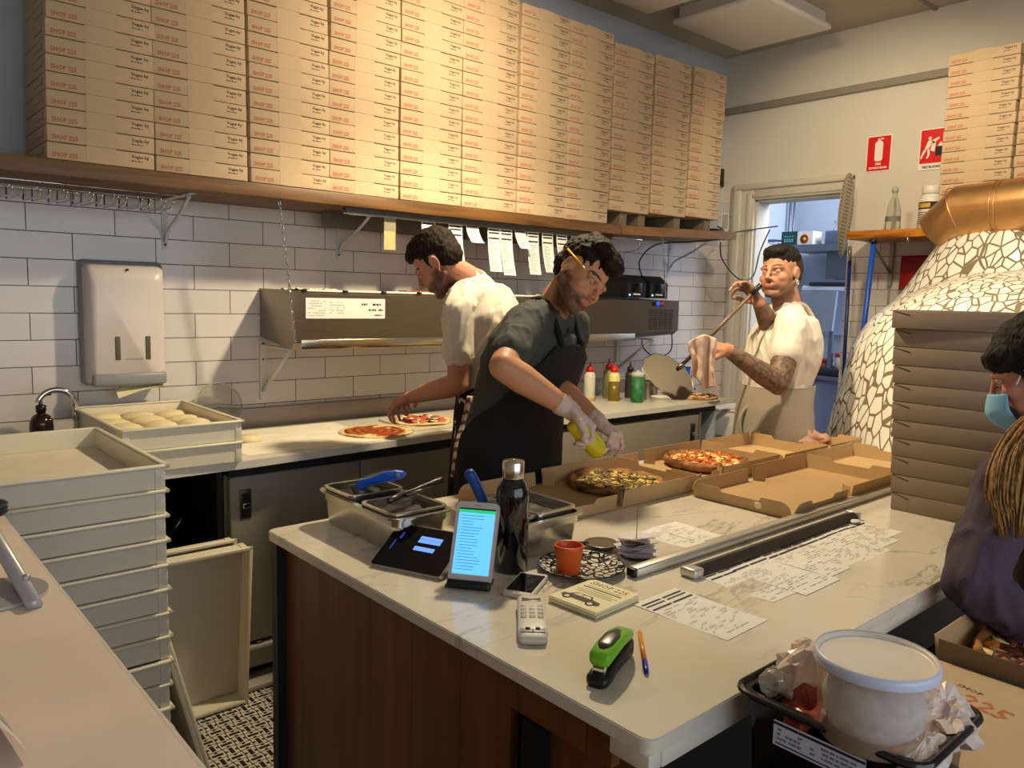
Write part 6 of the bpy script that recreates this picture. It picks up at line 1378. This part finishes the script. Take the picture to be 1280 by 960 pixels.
m = MB(); torso(m, collar(sec)+sec[1:7], 1.0, .018)
cap(m, nb+V((0,0,-.012)), shR.lerp(nb,.35), .062, .066); cap(m, nb+V((0,0,-.012)), shL.lerp(nb,.35), .062, .066)
for s_, e_ in ((shR, elR), (shL, elL)): limb(m, [s_+(nb-s_)*.12, s_, s_.lerp(e_, .70)], [.066,.064,.060])
fuse('t_shirt', m, .007, [cloth('charcoal_tee', (62,64,60))], t, 2, folds(.009, 13, 4, (.4,.2,1)), label='dark grey t-shirt')
ap = sec[1:7]+[(V((pel.x,pel.y,.62))+Fb*.01, Rb*.185, Fb*.145), (V((pel.x,pel.y,.42))+Fb*.01, Rb*.20, Fb*.16)]
obj('apron', apron(ap, [66,50,28,2,-32,-40,-30,-20], [114,130,152,178,212,220,210,200], .032), [cloth('black_apron', (20,20,22), .9)], t, world=True, fix=True, label='black bib apron')
m = MB(); 
for s_ in (-1, 1):
    st = sec[1][0]+Rb*.060*s_+Fl*.122; m.tube(smooth_path([st, nb+Rb*.066*s_+V((0,0,.035))+Fb*.03, nb+Rb*.035*s_+V((0,0,.045))-Fb*.05], 5), .010, 8)
obj('apron_strap', m, [_M['black_apron']], t, world=True)
m = MB(); m.tube(smooth_path([nb+Rb*.054+V((0,0,.05))-Fb*.03, nb+Rb*.05+V((0,0,.01))+Fl*.055, sec[1][0]+Rb*.02+Fl*.10, nb-Rb*.05+V((0,0,.01))+Fl*.055], 6), .0022, 6); obj('cord_necklace', m, [mat('dark_cord', (50,30,20), .7)], t, world=True)
m = MB(); legs(m, hipL_, hipR_, Fb, r=(.105,.078,.062), zf=.12); torso(m, sec[5:8], 1.0, .012); fuse('trousers', m, .010, [cloth('black_trousers', (26,26,30))], t, 3, folds(.008, 9, 1)); shoes(t, (hipL_, hipR_), Fb)
hb = [((0,-.024,.050),(.080,.095,.082)), ((0,-.045,.010),(.0765,.068,.070)), ((0,.045,.088),(.052,.045,.034)), ((0,.074,.080),(.046,.030,.028)), ((.03,.02,.100),(.045,.05,.03)), ((-.03,.02,.100),(.045,.05,.03)), ((0,-.03,.115),(.05,.05,.03))]
o = hair_mesh(HM, hb, lambda p: .0065*(.5-abs(noise.noise(p*34))*2)+.003*noise.noise(p*90), .005, 1); obj('hair', o, [hairM], t, world=True, label='curly dark brown hair, short at the sides')
gl = mat('nitrile_white', (226,204,192), .35, alpha=.8, sss=.05)
m = MB(); hand_shapes(m, wrR, hdR, pnR, -1, fingers=fR, thumb=(50,30), r=1.16); cap(m, wrR.lerp(elR,.10), wrR, .031, .029); cap(m, wrR.lerp(elR,.13), wrR.lerp(elR,.12), .034, .034); fuse('glove', m, .0042, [gl], t, 2, lambda p: .0022*(.5-abs(noise.noise(p*70))*2.2), label='white disposable glove')
m = MB(); hand_shapes(m, wrL, hdL, pnL, 1, fingers=fL, thumb=(45,35), r=1.15, sc=.9); cap(m, wrL.lerp(elL,.10), wrL, .031, .029); fuse('glove', m, .0042, [gl], t, 2, lambda p: .0022*(.5-abs(noise.noise(p*70))*2.2), label='white disposable glove')
a = HM @ V((.083,-.045,.030)); b = HM @ V((.078,.050,.012))
pc = thing('pencil', 'yellow-orange pencil tucked behind the ear of the curly-haired cook', 'pencil', a.lerp(b,.5)[:])
obj('shaft', MB().cyl(a, b, .0035, seg=6), [mat('pencil_yellow', (232,160,30), .4)], pc, world=True); obj('tip', MB().cyl(b, b+(b-a).normalized()*.016, .0035, .0006, seg=6), [mat('pencil_wood', (222,190,140), .6)], pc, world=True); obj('eraser', MB().cyl(a-(b-a).normalized()*.012, a, .0036, seg=8), [ink], pc, world=True)
a = V((0.918,-1.779,1.131)); b = V((0.969,-1.808,1.066)); d = (b-a).normalized(); L_ = (b-a).length
t = thing('squeeze_bottle', 'yellow squeeze bottle in the gloved hand above the green-topped pizza', 'squeeze bottle', a.lerp(b,.5)[:])
obj('bottle', MB().lathe([(.024,-.02),(.029,-.012),(.030,L_*.5),(.030,L_),(.024,L_+.018),(.012,L_+.026)], 28, M=T(a, frame(d))), [mat('mustard_bottle', (214,194,30), .3, sss=.05)], t, world=True)
e = V((1.037,-1.801,1.057)); p0 = b+d*.020; obj('nozzle', MB().tube([p0, p0.lerp(e,.5), e], [.010,.006,.002], 12), [white_plastic], t, world=True)

# ---- cook at the wall --------------------------------------------------------------
Fa = V((-.47,.88,0)).normalized(); Ra = V((Fa.y,-Fa.x,0)); Fl = (Fa+V((0,0,-.40))).normalized()
HM = hmat((1.014,-0.933,1.621), cvec(-.76,-.60,.22), cvec(-.62,.76,.0))
nb = V((1.147,-0.98,1.551)); shL = V((1.037,-1.045,1.448)); shR = V((1.328,-0.868,1.478)); elL = V((1.032,-1.055,1.177)); wrL = V((0.984,-0.834,1.108)); elR = V((1.282,-0.873,1.178)); wrR = V((1.124,-0.715,1.115))
cs = [((1.165,-0.972,1.533),.068,.062), ((1.194,-0.976,1.491),.140,.088), ((1.216,-0.981,1.41),.178,.112), ((1.239,-0.993,1.286),.168,.118), ((1.249,-0.994,1.159),.155,.115), ((1.249,-0.999,1.032),.162,.118), ((1.243,-1.01,0.922),.168,.12)]
sec = secs_from(cs, Ra, Fl); sec[-1] = (sec[-1][0], Ra*.168, Fa*.12); sec[-2] = (sec[-2][0], Ra*.162, Fa*.118)
pel = sec[-1][0]; t = thing('person', 'person in a white t-shirt bent over the raw pizza at the wall counter', 'person', (pel.x, pel.y, 0))
hipR_ = pel+Ra*.095; hipL_ = pel-Ra*.095
m = MB(); head_shapes(m, HM); torso(m, sec, .90); cap(m, HM @ V((0,-.022,-.035)), nb, .053, .060); cap(m, nb, shR.lerp(nb,.15), .045, .05); cap(m, nb, shL.lerp(nb,.15), .045, .05)
for s_, e_, w_ in ((shR, elR, wrR), (shL, elL, wrL)):
    p, r_ = muscle(s_, e_, .45, .052, .047, .040); limb(m, p, r_); p, r_ = muscle(e_, w_, .28, .041, .042, .026); limb(m, p, r_)
hd1 = (V((0.958,-0.686,1.054))-wrL).normalized(); hd2 = (V((1.057,-0.609,1.071))-wrR).normalized(); dn = V((-.1,.1,-1))
hand_shapes(m, wrL, hd1, dn, 1, curl=(34,42,26), spread=9, thumb=(42,30)); hand_shapes(m, wrR, hd2, dn, -1, curl=(38,40,24), spread=8, thumb=(40,30)); legs(m, hipL_, hipR_, Fa)
fuse('body', m, .005, [skinM], t, 3, tone=skin_tone((196,132,104), HM, beard=(46,32,26), bamt=.85, lips=(150,80,72)))
eyes(HM, t, .2, (0,-.6))
m = MB(); torso(m, collar(sec)+sec[1:], 1.0, .018); cap(m, nb+V((0,0,-.006)), shR.lerp(nb,.35), .064, .066); cap(m, nb+V((0,0,-.006)), shL.lerp(nb,.35), .064, .066)
for s_, e_ in ((shR, elR), (shL, elL)): limb(m, [s_.lerp(nb,.12), s_, s_.lerp(e_, .56)], [.064,.062,.062])
fuse('t_shirt', m, .007, [cloth('white_tee', (222,212,196), .8)], t, 2, folds(.010, 12, 9, (.3,-.2,1)), label='white t-shirt')
m = MB(); legs(m, hipL_, hipR_, Fa, r=(.10,.075,.06), zf=.12); torso(m, sec[4:], .98, .012); fuse('trousers', m, .010, [_M['black_trousers']], t, 3, folds(.008, 9, 1)); shoes(t, (hipL_, hipR_), Fa)
ap = sec[4:6]+[(pel, Ra*.172, Fa*.125), (V((pel.x,pel.y,.6)), Ra*.185, Fa*.15)]
obj('apron', apron(ap, [-20,-20,-15,-10], [200,200,195,190], .022), [_M['black_apron']], t, world=True, fix=True, label='black waist apron')
hb = [((0,-.024,.050),(.079,.094,.080)), ((0,-.048,.008),(.075,.064,.070)), ((0,.050,.075),(.050,.036,.030)), ((0,.0,.095),(.055,.07,.035)), ((.060,.006,.012),(.016,.014,.035)), ((-.060,.006,.012),(.016,.014,.035))]
o = hair_mesh(HM, hb, lambda p: .004*noise.noise(p*60)+.003*noise.noise(p*140), .0055, 2); obj('hair', o, [hairM], t, world=True, label='short dark brown hair')
# striped tea towel tucked at the waist
a = V((1.003,-1.14,1.153)); m = MB(); pts = [(1.008,-1.158,1.146), (0.987,-1.169,1.047), (0.953,-1.178,0.965), (0.925,-1.181,0.865)]
pp = smooth_path(pts, 8); wd = RR*.030
m.grid(lambda u, v: pp[min(int(v*24), 24)]+wd*(u-.5)*(.8+.9*sin(pi*min(v*1.1,1)))+FF*(.012*sin(u*9+v*3)), 10, 24)
g = NT('striped_towel', .85); so = g.sep(); st_ = g.math('LESS_THAN', g.math('FRACT', g.math('MULTIPLY', g.math('ADD', so[0], g.math('MULTIPLY', so[2], .35)), 42.0)), .4); g.col(g.mix(st_, _lin((206,192,184)), _lin((128,56,54))))
o = obj('tea_towel', m, [g.m], label='striped red and white tea towel hanging from the waist between the two cooks', cat='towel', world=True, loc=pts[0]); md = o.modifiers.new('s', 'SOLIDIFY'); md.thickness = .004

# ---- tattooed cook with the peel -----------------------------------------------------
Fc = V((-.80,.60,0)).normalized(); Rc = V((Fc.y,-Fc.x,0)); Fl = (Fc+V((0,0,-.05))).normalized()
HM = hmat((2.437,-1.515,1.635), cvec(-.74,.02,-.67), cvec(.05,1,.0))
nb = V((2.501,-1.528,1.472)); shL = V((2.399,-1.61,1.399)); shR = V((2.654,-1.376,1.416)); elL = V((2.251,-1.648,1.169)); wrL = V((2.081,-1.504,1.307)); elR = V((2.495,-1.473,1.356)); wrR = V((2.317,-1.495,1.504))
cs = [((2.519,-1.519,1.461),.068,.062), ((2.524,-1.515,1.429),.150,.088), ((2.521,-1.509,1.357),.190,.118), ((2.511,-1.503,1.249),.182,.128), ((2.5,-1.497,1.14),.160,.118), ((2.484,-1.496,1.05),.165,.120), ((2.485,-1.499,0.941),.170,.125)]
sec = secs_from(cs, Rc, Fl); pel = sec[-1][0]
t = thing('person', 'person in a white t-shirt and pale apron with tattooed arms, holding the long pizza peel', 'person', (pel.x, pel.y, 0))
hipR_ = pel+Rc*.095; hipL_ = pel-Rc*.095
m = MB(); head_shapes(m, HM); torso(m, sec, .90); cap(m, HM @ V((0,-.022,-.035)), nb, .056, .064); cap(m, nb, shR.lerp(nb,.15), .05, .055); cap(m, nb, shL.lerp(nb,.15), .05, .055)
for s_, e_, w_ in ((shR, elR, wrR), (shL, elL, wrL)):
    p, r_ = muscle(s_, e_, .5, .060, .056, .046); limb(m, p, r_); p, r_ = muscle(e_, w_, .28, .047, .048, .029); limb(m, p, r_)
P0 = V((2.288,-1.513,1.576)); P1 = V((2.083,-1.278,1.222)); pd = (P1-P0).normalized()
hd1 = cvec(-.85,.18,-.1); hd2 = cvec(-.50,.72,.1)
hand_shapes(m, wrL, hd1, cvec(-.1,-.75,.6), 1, curl=(58,60,35), spread=2, thumb=(40,30)); hand_shapes(m, wrR, hd2, cvec(-.75,-.35,-.2), -1, fingers=[(22,40,30),(26,42,30),(34,48,30),(48,52,34)], spread=7, thumb=(52,30)); legs(m, hipL_, hipR_, Fc)
def tat(p, A=shL, B=elL, C=wrL, D_=elR, E=wrR, W=wrR):
    def dseg(p, a, b): t_ = max(0, min(1, (p-a).dot(b-a)/(b-a).length_squared)); return (p-a.lerp(b, t_)).length, t_
    d1, t1 = dseg(p, A, B); d2, t2 = dseg(p, B, C); d3, t3 = dseg(p, D_, E)
    if d1 < .075 and t1 > .3: return 1
    if d2 < .06 and t2 < .95: return 1
    return .8 if d3 < .055 and t3 < 1.0 else 0
fuse('body', m, .005, [skinM], t, 3, tone=skin_tone((182,130,100), HM, beard=(56,42,34), bamt=.6, tattoo=tat, lips=(160,92,84)))
eyes(HM, t, .58, (.25,-.10))
m = MB(); torso(m, collar(sec)+sec[1:], 1.0, .018); cap(m, nb+V((0,0,-.006)), shR.lerp(nb,.35), .067, .070); cap(m, nb+V((0,0,-.006)), shL.lerp(nb,.35), .067, .070)
for s_, e_ in ((shR, elR), (shL, elL)): limb(m, [s_.lerp(nb,.12), s_, s_.lerp(e_, .46)], [.070,.070,.070])
fuse('t_shirt', m, .007, [_M['white_tee']], t, 2, folds(.009, 12, 14, (.2,.3,1)), label='white t-shirt')
pale = cloth('pale_linen_apron', (166,156,140), .9)
ap = sec[4:6]+[(pel, Rc*.18, Fc*.13), (V((pel.x,pel.y,.72)), Rc*.19, Fc*.15), (V((pel.x,pel.y,.5)), Rc*.2, Fc*.16)]
obj('apron', apron(ap, [-60,-62,-65,-60,-60], [240,242,245,240,240], .030), [pale], t, world=True, fix=True, label='pale linen apron')
m = MB(); m.tube(smooth_path([sec[4][0]-Fc*.13-Rc*.05, sec[3][0]-Fc*.152-Rc*.06, sec[2][0]-Fc*.140-Rc*.06, nb-Fc*.065-Rc*.045+V((0,0,.015)), nb+Fc*.0-Rc*.055+V((0,0,.03))], 6), .009, 8); obj('apron_strap', m, [cloth('blush_strap', (214,188,160), .8)], t, world=True)
m = MB(); m.tube(smooth_path([sec[5][0]+Fc*.14-Rc*.06, sec[5][0]+Fc*.17-Rc*.05+V((0,0,-.06)), sec[5][0]+Fc*.16-Rc*.06+V((0,0,-.15))], 5), .008, 8); obj('apron_tie', m, [pale], t, world=True)
m = MB(); legs(m, hipL_, hipR_, Fc, r=(.105,.078,.062), zf=.12); torso(m, sec[5:], .97, .012); fuse('trousers', m, .010, [_M['black_trousers']], t, 3, folds(.008, 9, 1)); shoes(t, (hipL_, hipR_), Fc)
hb = [((0,-.016,.058),(.0765,.090,.070)), ((0,.040,.084),(.056,.046,.032)), ((0,-.056,.025),(.072,.058,.074))]
o = hair_mesh(HM, hb, lambda p: .005*noise.noise(p*60)+.003*noise.noise(p*140), .0055, 2); obj('hair', o, [hairB], t, world=True, label='slicked dark hair, faded at the sides')
o = hair_mesh(HM, [((0,-.034,.034),(.0790,.084,.072)), ((0,-.050,-.006),(.074,.060,.064))], lambda p: .001*noise.noise(p*120), .0055, 2); obj('faded_sides', o, [mat('shaved_hair', (52,40,32), .9, nscale=200, namt=.3)], t, world=True, label='close-shaved sides of the hair')
c = HM @ V((-.082,-.006,-.046)); X = frame(HM.to_3x3() @ V((1,.1,0))); obj('ear_ring', MB().tube([c+X @ V((.0095*cos(a*pi/10), .0095*sin(a*pi/10), 0)) for a in range(20)], .0028, 8, closed=True), [mat('bone_ring', (206,196,180), .3)], t, world=True, label='stretched-lobe ear ring')
# the peel
t = thing('pizza_peel', 'long-handled steel pizza peel held across by the tattooed cook', 'peel', P1[:])
obj('shaft', MB().tube([P0, P1+pd*.04], .0085, 14), [mat('worn_shaft', (112,92,76), .4, .4)], t, world=True); obj('end_cap', MB().tube([P0-pd*.004, P0+pd*.05], .0115, 12), [black_plastic], t, world=True)
bc = V((2.08,-1.259,1.15)); n_ = cvec(.25,.55,-.80); X = frame(n_, pd); outl = [(-.075,-.012),(-.060,-.07),(-.02,-.115),(.05,-.125),(.10,-.09),(.118,0),(.10,.09),(.05,.125),(-.02,.115),(-.060,.07),(-.075,.012)]
bc = P1+X @ V((.075,0,0)); m = MB().prism(outl, -.0012, .0012, M=T(bc, X)); m.tube([bc+X @ V((x,y,0)) for x, y in outl], .0022, 6, closed=True); obj('blade', m, [mat('worn_blade', (120,112,100), .3, 1)], t, world=True)
m = MB(); m.tube([P1-pd*.02, bc-X @ V((.04,0,-.004))], .0095, 8); obj('ferrule', m, [mat('worn_blade', (120,112,100))], t, world=True)
# cloth bundled in the cook's near hand
TL, TR, BL, BR = V((1.949,-1.411,1.334)), V((1.975,-1.512,1.353)), V((1.963,-1.417,1.195)), V((2.005,-1.517,1.13))
nrm = cvec(-.1,.1,-1); m = MB()
def drape(u, v):
    p = TL.lerp(TR, u).lerp(BL.lerp(BR, u), v); k = .35+.65*v
    return p+nrm*(.020*k*sin(u*15+v*2.2)+.010*noise.noise(V((u*5, v*5, 3)))+.03*sin(pi*u)*(1-v))+V((0,0,.012*sin(u*9)*v+.02*sin(pi*u)*(1-v)))+(TR-TL)*.12*sin(v*7+1)*(u-.5)
m.grid(drape, 34, 26); m.grid(lambda u, v: drape(.15+.6*u, .0+.55*v)-nrm*.035, 20, 16)
o = obj('cleaning_cloth', m, [cloth('blush_cloth', (226,200,184), .9)], label='pinkish cloth draped over the near hand and the peel shaft', cat='cloth', world=True, loc=(1.973,-1.469,1.265)); md = o.modifiers.new('s', 'SOLIDIFY'); md.thickness = .003

# ---- masked worker at the right edge ---------------------------------------------------
Fd = V((-.35,.94,0)).normalized(); Rd = V((Fd.y,-Fd.x,0)); Fl = (Fd+V((0,0,-.25))).normalized()
HM = hmat((1.29,-2.823,1.374), cvec(-.70,-.33,.62), cvec(-.30,.93,.22))
nb = V((1.402,-2.842,1.186)); shL = V((1.219,-2.81,1.129)); elL = V((1.055,-2.802,0.931)); wrL = V((1.099,-2.906,0.853)); shR = V((1.747,-2.905,1.096)); elR = V((1.865,-2.939,0.848)); wrR = V((1.975,-2.862,0.663))
cs = [((1.416,-2.843,1.173),.062,.058), ((1.429,-2.845,1.146),.125,.082), ((1.453,-2.851,1.066),.165,.11), ((1.477,-2.863,0.948),.150,.108), ((1.503,-2.877,0.827),.140,.105), ((1.533,-2.896,0.703),.160,.115), ((1.547,-2.909,0.602),.170,.12)]
sec = secs_from(cs, Rd, Fl); pel = sec[-1][0]
t = thing('person', 'person at frame edge in dark purple jumper and blue face mask, with ponytail', 'person', (pel.x, pel.y, 0)); hipR_ = pel+Rd*.09; hipL_ = pel-Rd*.09
m = MB(); head_shapes(m, HM, .9); torso(m, sec, .90); cap(m, HM @ V((0,-.022,-.035)), nb, .048, .054); cap(m, nb, shR.lerp(nb,.15), .042, .046); cap(m, nb, shL.lerp(nb,.15), .042, .046)
for s_, e_, w_ in ((shR, elR, wrR), (shL, elL, wrL)):
    p, r_ = muscle(s_, e_, .45, .048, .044, .037); limb(m, p, r_); p, r_ = muscle(e_, w_, .28, .038, .038, .024); limb(m, p, r_)
hand_shapes(m, wrL, (elL-wrL)*-1+V((.05,.05,.05)), V((0,0,-1)), 1, curl=(25,30,20), sc=.93); hand_shapes(m, wrR, (elR-wrR)*-1, V((0,0,-1)), -1, curl=(25,30,20), sc=.93); legs(m, hipL_, hipR_, Fd)
fuse('body', m, .0052, [skinM], t, 3, tone=skin_tone((190,132,112), HM, lips=(150,80,76)))
eyes(HM, t, .5, (0,-.4))
m = MB(); torso(m, collar(sec)+sec[1:], 1.0, .018); cap(m, nb+V((0,0,-.006)), shR.lerp(nb,.35), .055, .062); cap(m, nb+V((0,0,-.006)), shL.lerp(nb,.35), .055, .062)
for s_, e_, w_ in ((shR, elR, wrR), (shL, elL, wrL)): limb(m, [s_.lerp(nb,.12), s_, s_.lerp(e_,.5), e_, e_.lerp(w_,.45), w_.lerp(e_,.06)], [.062,.064,.060,.058,.052,.040])
fuse('jumper', m, .0075, [cloth('aubergine_jumper', (74,62,74), .9, .35, 220)], t, 3, folds(.012, 12, 21, (.2,.2,1)), label='dark purple-grey jumper')
ap = sec[2:6]+[(pel, Rd*.175, Fd*.13), (V((pel.x,pel.y,.55)), Rd*.19, Fd*.15)]
obj('apron', apron(ap, [50,20,-10,-25,-25,-20], [130,160,190,205,205,200], .026), [cloth('olive_brown_apron', (66,52,34), .9)], t, world=True, fix=True, label='brown apron')
m = MB(); legs(m, hipL_, hipR_, Fd, r=(.10,.075,.06), zf=.12); torso(m, sec[5:], .97, .012); fuse('trousers', m, .010, [_M['black_trousers']], t, 3, folds(.008, 9, 1)); shoes(t, (hipL_, hipR_), Fd)
hb = [((0,-.024,.042),(.086,.104,.088)), ((0,-.050,-.006),(.083,.080,.088)), ((.0,-.075,-.05),(.05,.05,.05)), ((-.045,.03,.045),(.045,.06,.04)), ((.045,.03,.045),(.045,.06,.04)), ((-.070,-.004,.012),(.018,.034,.042)), ((.070,-.004,.012),(.018,.034,.042))]
o = hair_mesh(HM, hb, lambda p: .004*noise.noise(p*45)+.004*noise.noise(p*110), .006, 2); obj('hair', o, [hairB], t, world=True, label='dark hair pulled back')
g = NT('blond_tips', .55); n_ = g.noise(60, g.mapping(scale=(3,3,.3)), 5); so = g.sep(); g.col(g.mix(g.rng(n_.outputs[0], .3, .7), _lin((70,48,26)), _lin((190,138,66)))); g.bump(n_.outputs[0], .8, .006)
strands = []; q = random.Random(3); m = MB()
tp = [(1.262,-2.851,1.288), (1.185,-2.843,1.245), (1.116,-2.843,1.198), (1.083,-2.849,1.139), (1.081,-2.859,1.066)]
for i in range(190):
    a_ = q.uniform(0, 2*pi); rr_ = q.uniform(.2, 1)**.5; pts = []
    for k, p in enumerate(tp): w_ = (.024,.040,.046,.044,.026)[k]; pts.append(V(p)+(0 if k < 4 else 1)*V((0,0,q.uniform(0,.05)))+(RR*cos(a_)*w_+FF*sin(a_)*w_*.6)*rr_+V((0,0,-.01*q.random()*k)))
    m.tube(smooth_path(pts, 4), [.0030]*10+[.0028,.0026,.0023,.002,.0016,.0012,.0008], 5)
obj('ponytail', m, [g.m], t, world=True, label='blond-tipped ponytail falling over the shoulder')
m = MB()
def mk(u, v):
    th = radians(-72+144*u); z = -.022-.090*v-.012*(abs(u-.5)*2)**2*(1-v); b_ = 1-.18*abs(v-.45); r0 = .075*b_; y = .024+(.082+.014*sin(pi*v))*cos(th)**.8*b_*(1 if v < .8 else 1-.5*(v-.8)); x = .071*sin(th)*b_*(1-.15*v); return M_mask @ V((x, y+.010, z))
M_mask = HM; m.grid(mk, 26, 16); o = obj('face_mask', m, [cloth('surgical_blue', (126,180,216), .8, .1, 300)], t, world=True, label='light blue surgical face mask'); md = o.modifiers.new('s', 'SOLIDIFY'); md.thickness = .0025
m = MB()
for s_ in (-1, 1):
    m.tube(smooth_path([HM @ V((s_*.070,.040,-.022)), HM @ V((s_*.080,.014,.004)), HM @ V((s_*.083,-.012,.022)), HM @ V((s_*.084,-.026,.004)), HM @ V((s_*.080,-.014,-.034)), HM @ V((s_*.066,.030,-.085))], 6), .0018, 6)
obj('mask_loops', m, [mat('white_elastic', (230,230,232), .7)], t, world=True)
c = HM @ V((-.090,.0,.022)); obj('hair_clip', MB().tube([c, c+RR*.02], .003, 6), [steel], t, world=True)
